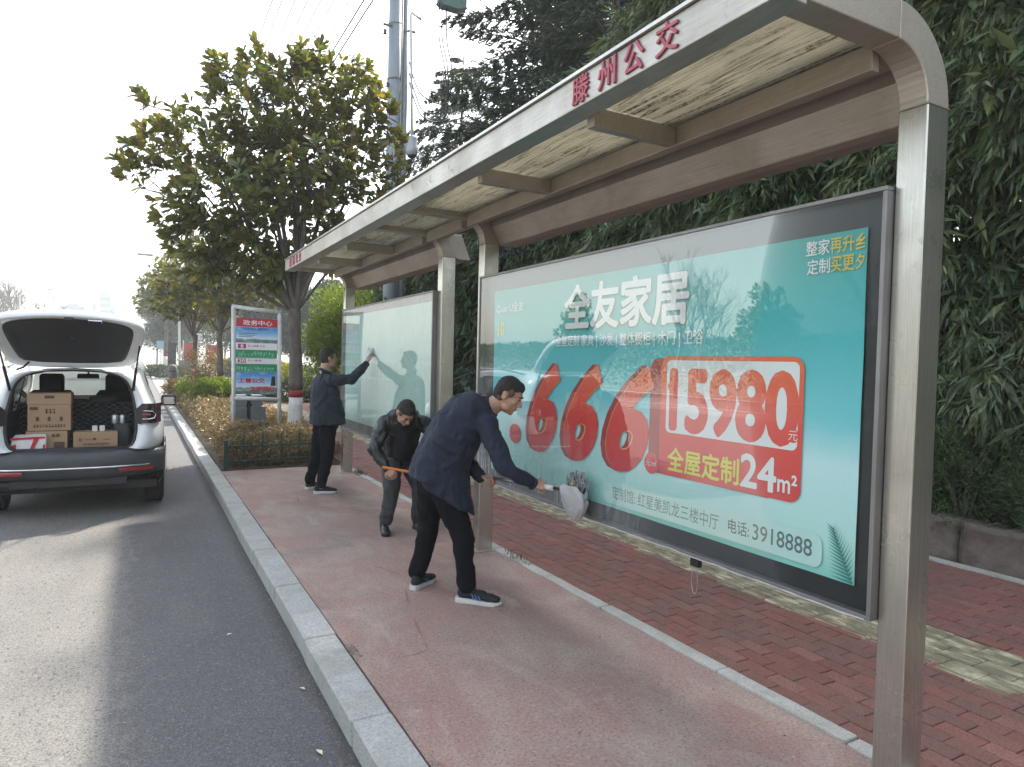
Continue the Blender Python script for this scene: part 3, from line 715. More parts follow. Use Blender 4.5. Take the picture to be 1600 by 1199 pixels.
# ------------------------------------------------------------------ stone planter wall at the back of the pavement
M['rock'] = None
def M_rock():
    m, n, b, out = newmat('rough_planter_stone'); g = NG(n); v = g.pos(); oi = g('ShaderNodeObjectInfo')
    f = g.noise(v, 5, 7, 0.7, 0.5); f2 = g.noise(v, 40, 4, 0.7)
    col = g.ramp(f, [(0.25, (0.09, 0.075, 0.065)), (0.5, (0.21, 0.175, 0.15)), (0.75, (0.30, 0.27, 0.24))])
    col = g.mix(g.ramp(oi.outputs['Random'], [(0, 0.0), (1, 0.4)]), col, (0.15, 0.12, 0.10))
    g.set(b.inputs['Base Color'], col); b.inputs['Roughness'].default_value = 0.9
    n.links.new(g.bump(g.mix(0.3, f, f2), 0.9, 0.03), b.inputs['Normal']); return m
M['rock'] = M_rock()
pw = thing('planter_wall', 'low wall of rough reddish stone slabs below the bamboo', 'wall', (6.35, 8, 0))
y = -2.0; sm = []
while y < 29:
    L = rng.uniform(.75, 1.15); nx, nz = 14, 7; q = MB(); vs = []
    h = rng.uniform(.34, .42)
    def pt(u, v_, back=False):
        yy = y+.01+u*(L-.02); zz = v_*h+(.02*mnoise.noise(Vector((u*3, y, 9))) if v_ > .9 else 0)
        xx = 6.26-.035*abs(mnoise.noise(Vector((yy*3.1, zz*5, 1.7))))-.03*mnoise.noise(Vector((yy*9, zz*11, 4)))+.03*(abs(u-.5)*2)**6
        return (xx if not back else 6.46, yy, zz)
    for j in range(nz+1):
        for i in range(nx+1): vs.append(pt(i/nx, j/nz))
    W = nx+1; fs = [(j*W+i, j*W+i+1, (j+1)*W+i+1, (j+1)*W+i) for j in range(nz) for i in range(nx)]
    n0 = len(vs)
    for i in range(nx+1): vs.append(pt(i/nx, 1, True))
    fs += [(nz*W+i, nz*W+i+1, n0+i+1, n0+i) for i in range(nx)]
    for s_ in (0, 1):
        c0 = len(vs); vs += [pt(s_, 0, True)]
        fs.append(tuple([j*W+s_*nx for j in range(nz+1)] + [n0+s_*nx, c0]))
    q.add(vs, fs); obj('stone', q, M['rock'], pw, True); y += L
soilb = sheet('planter_soil', 6.4, 16, -8, 31, 0.33, M['soil'])
bed = MB(); bed.box(1.058, 2.84, 10.452, 28.4, -0.28, 0.012); o = obj('garden_bed', bed, M['soil']); o['kind'] = 'structure'
# ------------------------------------------------------------------ leaves
def leaf_mesh(name, P, D, Nn, L, W, fold=0.25, droop=0.0, quad=False):
    """P base points, D directions, Nn rough face normals, arrays (n,3); L, W arrays. Folded two-triangle leaves, or 6-vertex broad ones."""
    n = len(P); D = D/np.linalg.norm(D, axis=1, keepdims=True)
    B = np.cross(D, Nn); B /= (np.linalg.norm(B, axis=1, keepdims=True)+1e-9); N2 = np.cross(B, D)
    L = np.asarray(L)[:, None]; W = np.asarray(W)[:, None]
    if not quad:
        v0 = P; v1 = P+D*L*0.42+B*W/2+N2*W*fold; v2 = P+D*L - np.array([0, 0, 1])*L*droop; v3 = P+D*L*0.42-B*W/2+N2*W*fold
        V = np.stack([v0, v1, v2, v3], 1).reshape(-1, 3)
        k = np.arange(n)[:, None]*4
        F = np.concatenate([k+np.array([[0, 1, 2]]), k+np.array([[0, 2, 3]])], 1).reshape(-1, 3)
    else:
        c1 = P+D*L*0.55-np.array([0, 0, 1])*L*droop*.3-N2*W*fold*.35; tip = P+D*L-np.array([0, 0, 1])*L*droop
        a = P+D*L*0.33+B*W*.34; b_ = P+D*L*0.33-B*W*.34
        c = P+D*L*0.72+B*W*.5-np.array([0, 0, 1])*L*droop*.5; d = P+D*L*0.72-B*W*.5-np.array([0, 0, 1])*L*droop*.5
        V = np.stack([P, a, c, tip, d, b_, c1], 1).reshape(-1, 3); k = np.arange(n)[:, None]*7
        tri = np.array([[0, 1, 6], [1, 2, 6], [2, 3, 6], [3, 4, 6], [4, 5, 6], [5, 0, 6]])
        F = (k[:, None, :]+tri[None]).reshape(-1, 3)
    me = bpy.data.meshes.new(name); me.vertices.add(len(V)); me.vertices.foreach_set('co', V.astype(np.float32).ravel())
    nf = len(F); me.loops.add(nf*3); me.loops.foreach_set('vertex_index', F.astype(np.int32).ravel())
    me.polygons.add(nf); me.polygons.foreach_set('loop_start', np.arange(nf, dtype=np.int32)*3); me.polygons.foreach_set('loop_total', np.full(nf, 3, np.int32))
    me.update(calc_edges=True); return me
R = np.random.default_rng(11)
def rdir(n, up=0.0):
    d = R.normal(size=(n, 3)); d[:, 2] += up; return d/np.linalg.norm(d, axis=1, keepdims=True)

M['bamboo'] = leafmat('bamboo_leaf', [(0.055, 0.09, 0.045), (0.09, 0.135, 0.065), (0.13, 0.175, 0.09), (0.19, 0.225, 0.12), (0.07, 0.11, 0.055), (0.25, 0.26, 0.11)], rough=0.40, trans=0.26)
M['magnolia'] = leafmat('magnolia_leaf', [(0.06, 0.10, 0.030), (0.09, 0.135, 0.04), (0.14, 0.17, 0.05), (0.20, 0.20, 0.055), (0.075, 0.115, 0.04), (0.25, 0.19, 0.06)], under=(0.15, 0.115, 0.06), rough=0.28, trans=0.38, tint=(1.9, 1.6, 0.4))
M['cedar'] = leafmat('cedar_needles', [(0.045, 0.070, 0.055), (0.065, 0.095, 0.075), (0.035, 0.055, 0.040), (0.09, 0.11, 0.085)], rough=0.6, trans=0.15)
M['fresh'] = leafmat('fresh_shrub_leaf', [(0.13, 0.20, 0.035), (0.20, 0.27, 0.045), (0.27, 0.32, 0.06), (0.10, 0.16, 0.035)], rough=0.45, trans=0.4)
M['photinia'] = leafmat('bronzed_hedge_leaf', [(0.09, 0.11, 0.045), (0.16, 0.13, 0.07), (0.28, 0.17, 0.10), (0.36, 0.20, 0.11), (0.11, 0.13, 0.055), (0.40, 0.32, 0.20), (0.34, 0.12, 0.075)], rough=0.40, trans=0.3)
M['green'] = leafmat('dull_hedge_leaf', [(0.04, 0.07, 0.025), (0.06, 0.10, 0.035), (0.08, 0.12, 0.04)], rough=0.5, trans=0.25)
M['golden'] = leafmat('golden_shrub_leaf', [(0.35, 0.33, 0.04), (0.25, 0.27, 0.04), (0.42, 0.38, 0.06)], rough=0.5, trans=0.35)
M['juniper'] = leafmat('juniper_needles', [(0.07, 0.12, 0.05), (0.11, 0.16, 0.065), (0.085, 0.12, 0.075), (0.13, 0.19, 0.055)], rough=0.6, trans=0.15)
M['bark'] = mat('grey_bark', (0.17, 0.15, 0.13), (0.09, 0.075, 0.065), 12, 0.9, bump=0.7, bscale=35, bdist=0.01, stretch=(1, 1, 0.5))
M['pale_bark'] = mat('pale_bark', (0.27, 0.25, 0.23), (0.17, 0.155, 0.14), 8, 0.9, bump=0.3)
M['culm'] = mat('bamboo_culm', (0.10, 0.12, 0.045), (0.06, 0.075, 0.03), 6, 0.5, bump=0.1)

# --- bamboo screen behind the shelter
def front_x(y, z):
    """X of the leafy front: bulging overhang with lobes"""
    return 6.75 + 0.75*np.clip((1.5-z)/.7, 0, 1) + 0.10*(z-1) - 0.55*np.clip((z-2.2)/3.0, 0, 1) + 0.32*np.sin(y*1.9+z*0.8) * np.cos(z*1.35+y*.6) + 0.18*np.sin(y*4.3-z*2.1)
def bamboo(y0, y1, ztop, nspray, per, lsc, depth=1.0, seed=1):
    rg = np.random.default_rng(seed)
    y = rg.uniform(y0, y1, nspray); z = 0.45+(ztop(y)-0.45)*rg.uniform(0, 1, nspray)**0.85
    dep = rg.exponential(0.38, nspray)*depth; x = front_x(y, z)+dep
    top = np.clip((z-(ztop(y)-1.0))/1.0, 0, 1); x += top*rg.uniform(-.2, .8, nspray)
    P = np.stack([x, y, z], 1)
    # spray axis: outwards (towards -X) and down
    ax = np.stack([-0.55+rg.normal(0, .35, nspray), rg.normal(0, .5, nspray), -0.75+rg.normal(0, .35, nspray)+top*1.0], 1)
    ax /= np.linalg.norm(ax, axis=1, keepdims=True)
    t = rg.uniform(-.05, 1, (nspray, per)); Lsp = rg.uniform(.22, .5, nspray)
    base = P[:, None, :]+ax[:, None, :]*(t*Lsp[:, None])[..., None]+rg.normal(0, .035, (nspray, per, 3))
    d = ax[:, None, :]*0.7+rg.normal(0, .42, (nspray, per, 3)); d[..., 2] -= 0.45
    n = nspray*per; nn = rg.normal(0, .6, (n, 3))+np.array([-.5, 0, .8])
    L = rg.uniform(.09, .17, n)*lsc; W = L*rg.uniform(.14, .20, n)
    return base.reshape(-1, 3), d.reshape(-1, 3), nn, L, W
zt = lambda y: 8.3+0.5*np.sin(y*.9)+0.35*np.sin(y*2.3+1)-3.4*np.clip((y-8.0)/5, 0, 1)
A = [bamboo(-3.0, 1.2, zt, 1500, 22, 1.2, seed=1), bamboo(1.2, 6.5, zt, 5200, 34, 1.1, seed=2), bamboo(6.5, 12, zt, 3900, 28, 1.25, seed=3), bamboo(12, 24, zt, 3000, 22, 1.7, seed=4), bamboo(-3, 24, zt, 6500, 16, 2.4, 3.0, seed=5), bamboo(-3, 6.5, zt, 6500, 14, 2.4, 3.4, seed=6)]
me = leaf_mesh('bamboo_leaves', *[np.concatenate([a[i] for a in A]) for i in range(5)], fold=.2)
o = obj('bamboo_foliage', me, M['bamboo']); tag(o, 'tall dark screen of drooping bamboo behind the bus shelter', 'bamboo', kind='stuff')
q = MB(); rgb = random.Random(8)
for k in range(150):
    y = rgb.uniform(-3, 24); x = rgb.uniform(7.5, 9.0); h = float(zt(y))*rgb.uniform(.8, 1.02); lean = rgb.uniform(-.9, .1); ly = rgb.uniform(-.4, .4)
    q.tube([(x+lean*(i/5)**2.2, y+ly*(i/5)**2, .3+h*i/5) for i in range(6)], [.019-.0028*i for i in range(6)], 5, False)
tag(obj('bamboo_culms', q, M['culm']), 'thin green bamboo stems inside the leafy screen', 'bamboo', kind='stuff')

# --- low junipers on the planter wall
def clump_leaves(c, r, n, L, W, rg, up=0.3, squash=(1, 1, 1), shell=.55, out=1.0):
    d = rg.normal(size=(n, 3)); d /= np.linalg.norm(d, axis=1, keepdims=True)
    rad = r*(shell+(1-shell)*rg.uniform(0, 1, n)**.5)[:, None]*(1+.16*np.sin(d[:, :1]*7+d[:, 1:2]*5)+.1*np.sin(d[:, 2:3]*11))
    P = np.array(c)+d*rad*np.array(squash); D = d*out+rg.normal(0, .55, (n, 3)); D[:, 2] += up
    return P, D, d+rg.normal(0, .5, (n, 3))+np.array([0, 0, .4]), rg.uniform(.7, 1.3, n)*L, rg.uniform(.7, 1.3, n)*W
def bush(name, label, cat, c, r, n, L, W, m, squash=(1, 1, 1), group=None, up=.3, seed=0, stem=True, quad=False, lumps=0):
    rg = np.random.default_rng(seed+50); t = thing(name, label, cat, (c[0], c[1], 0 if c[0] < 6 else .33), group)
    parts = [clump_leaves(c, r, n, L, W, rg, up, squash)]
    for k in range(lumps):
        a = rg.uniform(0, 2*PI); e = rg.uniform(-.3, .8); cc = (c[0]+math.cos(a)*r*.55*squash[0], c[1]+math.sin(a)*r*.55*squash[1], c[2]+e*r*.5*squash[2])
        parts.append(clump_leaves(cc, r*rg.uniform(.4, .6), n//3, L, W, rg, up, squash))
    me = leaf_mesh(name+'_leaves', *[np.concatenate([p[i] for p in parts]) for i in range(5)], quad=quad); obj('foliage', me, m, t)
    if stem:
        q = MB(); zb = -.02 if c[0] < 6 else .3
        for k in range(5): 
            a = k*1.26; q.tube([(c[0]+.03*math.cos(a), c[1]+.03*math.sin(a), zb), (c[0]+.25*r*math.cos(a), c[1]+.25*r*math.sin(a), c[2]-.2*r), (c[0]+.55*r*math.cos(a)*squash[0], c[1]+.55*r*math.sin(a)*squash[1], c[2]+.3*r)], [.012, .009, .004], 5)
        obj('stem', q, M['bark'], t)
    return t
jun = [((6.52, 3.35, .74), .46), ((6.6, 2.55, .64), .40), ((6.6, 1.75, .62), .36), ((6.65, 4.2, .7), .4), ((6.7, 5.1, .62), .35)]
jl = ['dark juniper with bare twigs above the joint of the planter stones', 'bright green juniper at the picture edge on the planter wall', 'small juniper at the near end of the planter wall', 'dense juniper just behind the near steel post', 'juniper hidden behind the near advertising board']
for k, (c, r) in enumerate(jun[:2]+jun[3:4]):
    bush('juniper_bush', (jl[:2]+jl[3:4])[k], 'bush', c, r, 6500, .055, .009, M['juniper'], (1, 1.25, 1.1), 'junipers on the planter wall', .5, seed=k, lumps=4)
q = MB()
for k in range(60):
    yy = rgb.uniform(2.2, 4.6); x = 6.4+rgb.uniform(0, .1); q.tube([(x, yy, .36), (x-rgb.uniform(.02, .12), yy+rgb.uniform(-.15, .15), .36+rgb.uniform(.0, .08)), (x-rgb.uniform(.08, .16), yy+rgb.uniform(-.3, .3), .3+rgb.uniform(-.05, .04))], .0025, 4, False)
tag(obj('dry_twigs', q, M['pale_bark']), 'dry twigs and dead stems trailing over the planter wall edge', 'twigs', kind='stuff')

# --- broadleaf trees
def tree_mesh(seed, H, lobes, fork, nfork, ntips, leafL, per, trunk_r, rosette=True):
    rg = np.random.default_rng(seed); q = MB(); tips = []
    tot = sum(l[3]**2 for l in lobes)
    for l in lobes:
        n = int(ntips*l[3]**2/tot); d = rg.normal(size=(n, 3)); d /= np.linalg.norm(d, axis=1, keepdims=True)
        rad = l[3]*rg.uniform(.35, 1, n)**.6; tips.append(np.array(l[:3])+d*rad[:, None]*np.array([1, 1, .9]))
    tips = np.concatenate(tips)
    # limbs from the fork to each lobe, with a lateral ramification to every tip
    segs = []
    for l in lobes:
        a = np.array([0, 0, fork]); b_ = np.array(l[:3]); mid = (a+b_)/2+np.array([0, 0, -.12*l[3]])+rg.normal(0, .08, 3)
        mid[:2] *= .85
        pts = [a*(1-t)**2+2*mid*t*(1-t)+b_*t*t for t in np.linspace(0, 1, 7)]
        r0 = trunk_r*.62*min(1, l[3]/1.1)
        q.tube([Vector(p) for p in pts], [r0*(1-.72*i/6) for i in range(7)], 8, False); segs += pts[2:]
    segs = np.array(segs)
    for p in tips:
        dd = np.linalg.norm(segs-p, axis=1)+np.maximum(0, segs[:, 2]-p[2])*1.5; s = segs[dd.argmin()]
        mid = (s+p)/2+np.array([0, 0, -.08])+rg.normal(0, .05, 3); L = np.linalg.norm(p-s)
        q.tube([Vector(s), Vector(mid), Vector(p)], [.006+.008*L, .005+.003*L, .004], 4, False)
    wood = q
    # leaves in rosettes at the tips and a few down the twig
    n = len(tips)*per; T = np.repeat(tips, per, 0); ctr = np.array([0, 0, np.mean([l[2] for l in lobes])-.6])
    ax = T-ctr; ax /= np.linalg.norm(ax, axis=1, keepdims=True); ax[:, 2] += .55; ax /= np.linalg.norm(ax, axis=1, keepdims=True)
    side = rg.normal(size=(n, 3)); side -= ax*np.sum(side*ax, 1, keepdims=True); side /= np.linalg.norm(side, axis=1, keepdims=True)
    k = rg.uniform(.1, 1.15, n)[:, None]; D = ax*(1.05-k*.75)+side*k
    P = T-ax*rg.uniform(0, .16, n)[:, None]*k+D*.012
    L = rg.uniform(.7, 1.2, n)*leafL
    return wood, (P, D, ax+rg.normal(0, .25, (n, 3)), L, L*rg.uniform(.34, .44, n)), tips
def trunk_mb(fork, r, z0, z1, nseg=10):
    q = MB(); pts = []; rad = []
    for i in range(nseg+1):
        z = z0+(z1-z0)*i/nseg; t = z/fork
        pts.append((.03*math.sin(z*1.7), .03*math.cos(z*1.3)-.03, z)); rad.append(r*(1.18-.3*t if t < 1 else .88)*(1+.05*math.sin(z*6)) + .05*max(0, .12-z))
    q.tube(pts, rad, 14, True); return q
def broad_tree(name, label, base, seed, H, lobes, fork, ntips, leafL, per, tr, leaf_m, painted=.92, group=None, single=0):
    t = thing(name, label, 'tree', base, group)
    wood, lv, tips = tree_mesh(seed, H, lobes, fork, 5, ntips, leafL, per, tr)
    z1 = fork+.08
    if painted:
        obj('painted_base', trunk_mb(fork, tr*1.02, -.02, painted, 6), M['white_paint'], t, True, at=(0, 0, 0))
        obj('painted_band', trunk_mb(fork, tr*1.03, painted, painted+.13, 2), M['red_paint'], t, True, at=(0, 0, 0))
        obj('trunk', trunk_mb(fork, tr, painted+.13, z1), M['bark'], t, True, at=(0, 0, 0))
    else: obj('trunk', trunk_mb(fork, tr, -.02, z1), M['bark'], t, True, at=(0, 0, 0))
    obj('limbs', wood, M['bark'], t, True, at=(0, 0, 0))
    P, D, N_, L, W = lv
    if single:
        # the leaves nearest the road and camera one by one, sharing a few meshes
        order = np.argsort(P[:, 1]+.15*P[:, 0]+R.uniform(0, .8, len(P)))[:single]; keep = np.ones(len(P), bool); keep[order] = False
        ml = [leaf_mesh('leaf', np.zeros((1, 3)), np.array([[0, 1.0, 0]]), np.array([[0, 0, 1.0]]), [1.0], [wd], .3, .12+.1*i, True) for i, wd in enumerate((.36, .40, .44))]
        for m_ in ml: m_.materials.append(leaf_m)
        for i in order:
            d = Vector(D[i]).normalized(); nn = Vector(N_[i]); b_ = d.cross(nn).normalized(); n2 = b_.cross(d)
            Mx = Matrix((b_, d, n2)).transposed().to_4x4() @ Matrix.Diagonal((L[i], L[i], L[i], 1)); Mx.translation = Vector(P[i])
            o = bpy.data.objects.new('leaf', ml[i % 3]); COL.objects.link(o); o.parent = t; o.matrix_local = Mx
        P, D, N_, L, W = P[keep], D[keep], N_[keep], L[keep], W[keep]
    me = leaf_mesh(name+'_leaves', P, D, N_, L, W, .3, .15, True); o = obj('crown', me, leaf_m, t, at=(0, 0, 0)); o['kind'] = 'stuff'
    return t
# lobe centres of the big magnolia, relative to its base (2.5,12.75)
mag_lobes = [(0.15, 0.1, 6.2, 1.0), (0.95, 0.2, 6.3, .8), (-0.75, -.3, 5.9, .85), (-1.55, 0, 5.2, .8), (-2.15, .2, 5.15, .5), (-2.6, .1, 4.75, .38), (-2.45, .1, 5.75, .22), (0.1, -.5, 5.0, 1.0), (1.15, -.1, 5.2, .85), (1.78, .1, 5.95, .26), (1.75, 0, 4.6, .35),
             (-1.2, -.4, 4.35, .85), (-1.95, 0, 4.2, .5), (-.3, .9, 5.2, 1.0), (.4, .3, 4.1, .65), (-.65, .1, 6.85, .4), (.25, 0, 7.1, .35), (-.1, 0, 6.9, .4), (1.0, 0, 7.0, .36), (-1.2, 0, 6.45, .4), (-.9, -.2, 3.7, .55), (-1.5, -.2, 3.6, .45), (1.5, 0, 6.6, .35), (-.7, -.2, 3.25, .5), (-1.5, -.2, 3.25, .45), (.75, .1, 3.75, .5), (-.2, .2, 3.35, .45), (-2.0, .1, 3.6, .35), (1.3, .2, 4.1, .4)]
broad_tree('magnolia_tree', 'big evergreen magnolia with glossy leaves beside the route sign', (2.50, 12.75, 0), 3, 7, mag_lobes, 2.45, 1150, .20, 12, .118, M['magnolia'], .93, 'magnolia trees along the pavement', 290)
lob2 = [(0, 0, 4.3, 1.0), (.9, .1, 4.1, .75), (-.9, 0, 4.0, .75), (0, .6, 3.5, .8), (.3, -.4, 3.3, .6), (-.5, -.2, 5.1, .5), (.4, 0, 5.3, .5), (1.3, 0, 3.4, .5), (-1.35, 0, 3.4, .5)]
t2 = broad_tree('magnolia_tree', 'smaller magnolia just left of the route sign with painted trunk', (2.12, 21.8, 0), 5, 6, lob2, 2.3, 460, .18, 12, .085, M['magnolia'], .93, 'magnolia trees along the pavement')
reg_kids()
def clone(src, label, loc, rz=0, sc=1.0):
    c = copy_tree(src); c.location = loc; c.rotation_euler = (0, 0, rz); c.scale = (sc, sc, sc)
    if label: c['label'] = label
    return c
clone(t2, 'magnolia behind the brown shrub, second along the garden bed', (1.62, 25.0, 0), 2.1, .98)
clone(t2, 'hazy magnolia standing beyond the junction, left of the stone bollard', (1.75, 57, 0), 1.1, 1.62)
clone(t2, 'hazy magnolia beyond the junction behind the brown shrub', (6.0, 62, 0), 4.1, 1.25)
clone(t2, 'faint magnolia far along the pavement, beyond the red banners', (5.5, 92, 0), 3.3, 1.7)
for k, (x, y, s_) in enumerate(((-17.5, 9.5, 1.0), (-17.0, 19, .95), (-17.8, 3.0, 1.05), (-17.5, 33, 1.05))):
    c = clone(t2, ['leafy magnolia across the road, mirrored in the near board', 'second leafy magnolia across the road', 'leafy magnolia across the road, nearest the camera', 'leafy magnolia across the road by the junction'][k], (x, y, -.2), k*1.7, s_); c['group'] = 'magnolia trees across the road'

# --- cedars behind the shelter
def cedar(label, base, H, seed, n=34000, spread=3.6, name='cedar_tree', group='dark cedars above the bus shelter'):
    rg = np.random.default_rng(seed); t = thing(name, label, 'tree', base, group); q = MB(); P = []; D = []; Nn = []
    q.tube([(0, 0, -.1), (.05, 0, H*.4), (0, .05, H*.8), (0, 0, H)], [.20, .15, .06, .012], 10, False)
    nl = 96
    for k in range(nl):
        z = 1.6+(H-1.9)*(k/nl)**.92; a = k*2.4+rg.uniform(-.4, .4); L = spread*(1-((z-1.2)/(H-.6)))**.7*rg.uniform(.72, 1.1)+.25
        dx, dy = math.cos(a), math.sin(a); pts = []
        for i in range(6):
            s = i/5; pts.append((dx*L*s, dy*L*s, z+L*(.10*s-.26*s*s)+.02*rg.normal()))
        q.tube(pts, [.035*(1-s/6)*(L/3)**.5+.004 for s in range(6)], 5, False)
        m_ = int(n/nl*(L/spread+.15)); s = rg.uniform(.12, 1.02, m_)**.8
        side = rg.normal(0, 1, m_)*L*.16*(1.25-s); px = dx*L*s-dy*side; py = dy*L*s+dx*side
        nfan = np.round(s*9)/9                                  # needles gathered into side sprays
        px = px+(dx*L*(nfan-s))*.55; py = py+(dy*L*(nfan-s))*.55
        pz = z+L*(.10*s-.26*s*s)-np.abs(side)*.16+rg.normal(0, .03, m_)
        P.append(np.stack([px, py, pz], 1)); sg = np.sign(side)
        D.append(np.stack([dx*.8-dy*sg*.7, dy*.8+dx*sg*.7, np.full(m_, -.25)], 1)+rg.normal(0, .35, (m_, 3))); Nn.append(rg.normal(0, .5, (m_, 3))+np.array([0, 0, 1]))
    P, D, Nn = map(np.concatenate, (P, D, Nn)); m_ = len(P)
    obj('trunk', q, M['bark'], t, at=(0, 0, 0))
    L = rg.uniform(.10, .24, m_); me = leaf_mesh('cedar_leaves', P, D, Nn, L, L*.24, .1, .1); obj('crown', me, M['cedar'], t, at=(0, 0, 0)); return t
c1 = cedar('tall dark cedar filling the sky above the middle of the shelter roof', (9.9, 16.5, .3), 15.0, 21, 110000, 5.4)
reg_kids()
for lb, x, y, rz, s_ in (('tall cedar rising left of the others, beside the grey pole', 12.6, 28.0, 2.0, 1.0), ('dark cedar directly above the red shelter letters', 12.3, 14.0, 4.0, 1.05), ('lower cedar half hidden by the shelter roof edge', 10.2, 26.0, 5.1, .6), ('cedar nearest the camera, over the middle of the roof edge', 9.4, 12.6, 3.1, .95), ('cedar behind the bamboo at the back of the row', 12.5, 19.0, .8, .95)):
    clone(c1, lb, (x, y, .3), rz, s_)

# --- leafless trees
def bare_tree_mb(seed, H, rmin=.006):
    rg = random.Random(seed); q = MB()
    def grow(p, d, L, r, lev):
        n = 3; pts = [p]; rad = [r]
        for i in range(n):
            d = (d+Vector((rg.uniform(-.14, .14), rg.uniform(-.14, .14), rg.uniform(-.02, .14)))).normalized(); p = p+d*L/n; pts.append(p); rad.append(r*(1-.4*(i+1)/n))
        q.tube(pts, rad, 6 if lev == 0 else 3, False)
        if lev >= 5: return
        k = (5, 4, 3, 3, 3)[lev]
        for j in range(k):
            t_ = rg.uniform(.45, 1.0) if lev else rg.uniform(.5, 1.0); pp = pts[0].lerp(pts[-1], t_) if lev else pts[min(3, int(t_*3.3))]
            a = rg.uniform(0, 2*PI); s_ = rg.uniform(.35, .75)
            nd = (d+Vector((math.cos(a)*s_, math.sin(a)*s_, .15))).normalized(); grow(pp, nd, L*rg.uniform(.55, .78), max(r*.5, rmin), lev+1)
    grow(Vector((0, 0, -.1)), Vector((0, 0, 1)), H*.36, H*.014, 0); return q
bare_me = [bare_tree_mb(s_, 9).mesh('bare_tree') for s_ in (1, 2, 3)]
for m_ in bare_me: m_.materials.append(M['pale_bark'])
M['far_bark'] = mat('grey_twig_bark', (0.15, 0.135, 0.12), (0.09, 0.08, 0.07), 8, .9, bump=0)
far_me = [bare_tree_mb(s_, 9, .016).mesh('bare_tree') for s_ in (4, 5, 6)]
for m_ in far_me: m_.materials.append(M['far_bark'])
bl = [(-24.5, 158, 1.9, 'leafless tree at the very left picture edge, far down the road'), (-22.0, 160, 1.95, 'tallest leafless tree of the far left row'), (-19.6, 163, 1.9, 'leafless tree above the left half of the raised tailgate'), (-17.3, 166, 1.75, 'leafless tree above the middle of the raised tailgate'), (-15.6, 172, 1.45, 'lowest leafless tree closing the far left row on its right'), (-26, 170, 2.1, 'leafless tree at the back of the far left row'),
      (-18.5, 6.2, .95, 'leafless tree across the road mirrored near the board corner'), (-18.2, 12.2, .9, 'leafless tree across the road mirrored in the board centre'), (-19.0, 15.5, 1.0, 'leafless tree across the road behind the magnolias'), (-18.6, 24, 1.0, 'leafless tree across the road beyond the second magnolia'), (-20, 8.5, 1.05, 'tall leafless tree across the road in the back row'), (-20.4, 28, 1.05, 'leafless tree across the road near the junction'), (-19.6, 0.5, 1.0, 'leafless tree across the road left of the camera'),
      (9.5, 70, .85, 'pale leafless tree beyond the junction right of the route sign'), (7.8, 76, .9, 'pale leafless tree beyond the junction behind the hazy hedge'), (11.8, 74, .9, 'pale leafless tree beyond the yellow shrub'), (9.8, 84, 1.0, 'thin pale leafless tree deep in the haze')]
for k, (x, y, s_, lb) in enumerate(bl):
    o = obj('bare_tree', (far_me if y > 60 else bare_me)[k % 3], M['pale_bark']); o.location = (x, y, -.2); o.rotation_euler = (0, 0, k*1.3); o.scale = (s_, s_, s_)
    tag(o, lb, 'tree', 'leafless trees')
# nests in the far left trees
for k, (x, y, z) in enumerate(((-22.6, 160, 11.8), (-19.8, 163, 12.2))):
    q = MB()
    for j in range(60):
        a, b_ = R.uniform(0, 2*PI), R.uniform(-1, 1); d = Vector((math.cos(a), math.sin(a), b_))*.4; e = Vector(R.normal(0, .4, 3)); q.tube([Vector((x, y, z))+d, Vector((x, y, z))+d+e], .03, 3, False)
    tag(obj('bird_nest', q, M['bark']), ['round twig nest in the leafless tree at far left', 'round twig nest above the tailgate centre'][k], 'nest', 'bird nests')

# --- garden bed planting
def hedge_leaves(x0, x1, y0, y1, z0, z1, n, L, W, seed, prof=None):
    rg = np.random.default_rng(seed); x = rg.uniform(x0, x1, n); y = y0+(y1-y0)*rg.uniform(0, 1, n)**1.25
    h = z1+.07*np.sin(x*4.3+y*2.1)+.06*np.sin(y*5.7-x*3)+rg.normal(0, .025, n)
    e = np.minimum(np.minimum(x-x0, x1-x), np.minimum(y-y0, y1-y)); h = z0+(h-z0)*np.clip(.45+e*3.2, 0, 1)
    z = z0+(h-z0)*rg.uniform(0, 1, n)**.38
    D = rg.normal(0, .6, (n, 3)); D[:, 2] += .45; return np.stack([x, y, z], 1), D, rg.normal(0, .5, (n, 3))+np.array([0, -.2, 1]), rg.uniform(.7, 1.3, n)*L, rg.uniform(.7, 1.3, n)*W
parts = [hedge_leaves(1.12, 2.85, 10.62, 16.5, .02, .44, 30000, .058, .024, 1), hedge_leaves(1.12, 2.75, 16.5, 28.3, .02, .50, 26000, .085, .036, 2)]
me = leaf_mesh('hedge_leaves', *[np.concatenate([p[i] for p in parts]) for i in range(5)])
tag(obj('low_hedge', me, M['photinia']), 'low bronze and green hedge filling the garden bed by the kerb', 'hedge', kind='stuff')
q = MB()
for k in range(500):
    x, y = rgb.uniform(1.15, 2.8), 10.6+17*rgb.random()**1.6; q.tube([(x, y, 0), (x+rgb.uniform(-.08, .08), y+rgb.uniform(-.08, .08), rgb.uniform(.25, .42))], .004, 3, False)
tag(obj('hedge_stems', q, M['bark']), 'thin brown stems inside the low hedge of the garden bed', 'stems', kind='stuff')
parts = []
rg = np.random.default_rng(9); n = 1500; P = np.stack([rg.uniform(1.1, 2.8, n), rg.uniform(10.47, 11.6, n), np.full(n, .022)+rg.uniform(0, .015, n)], 1)
M['litter'] = leafmat('dead_leaf', [(0.16, 0.10, 0.055), (0.10, 0.06, 0.035), (0.24, 0.17, 0.10), (0.06, 0.04, 0.03)], rough=.8, trans=.05)
me = leaf_mesh('litter', P, np.concatenate([rg.normal(size=(n, 2)), np.zeros((n, 1))], 1), rg.normal(0, .3, (n, 3))+np.array([0, 0, 1]), rg.uniform(.03, .07, n), rg.uniform(.015, .03, n), .2)
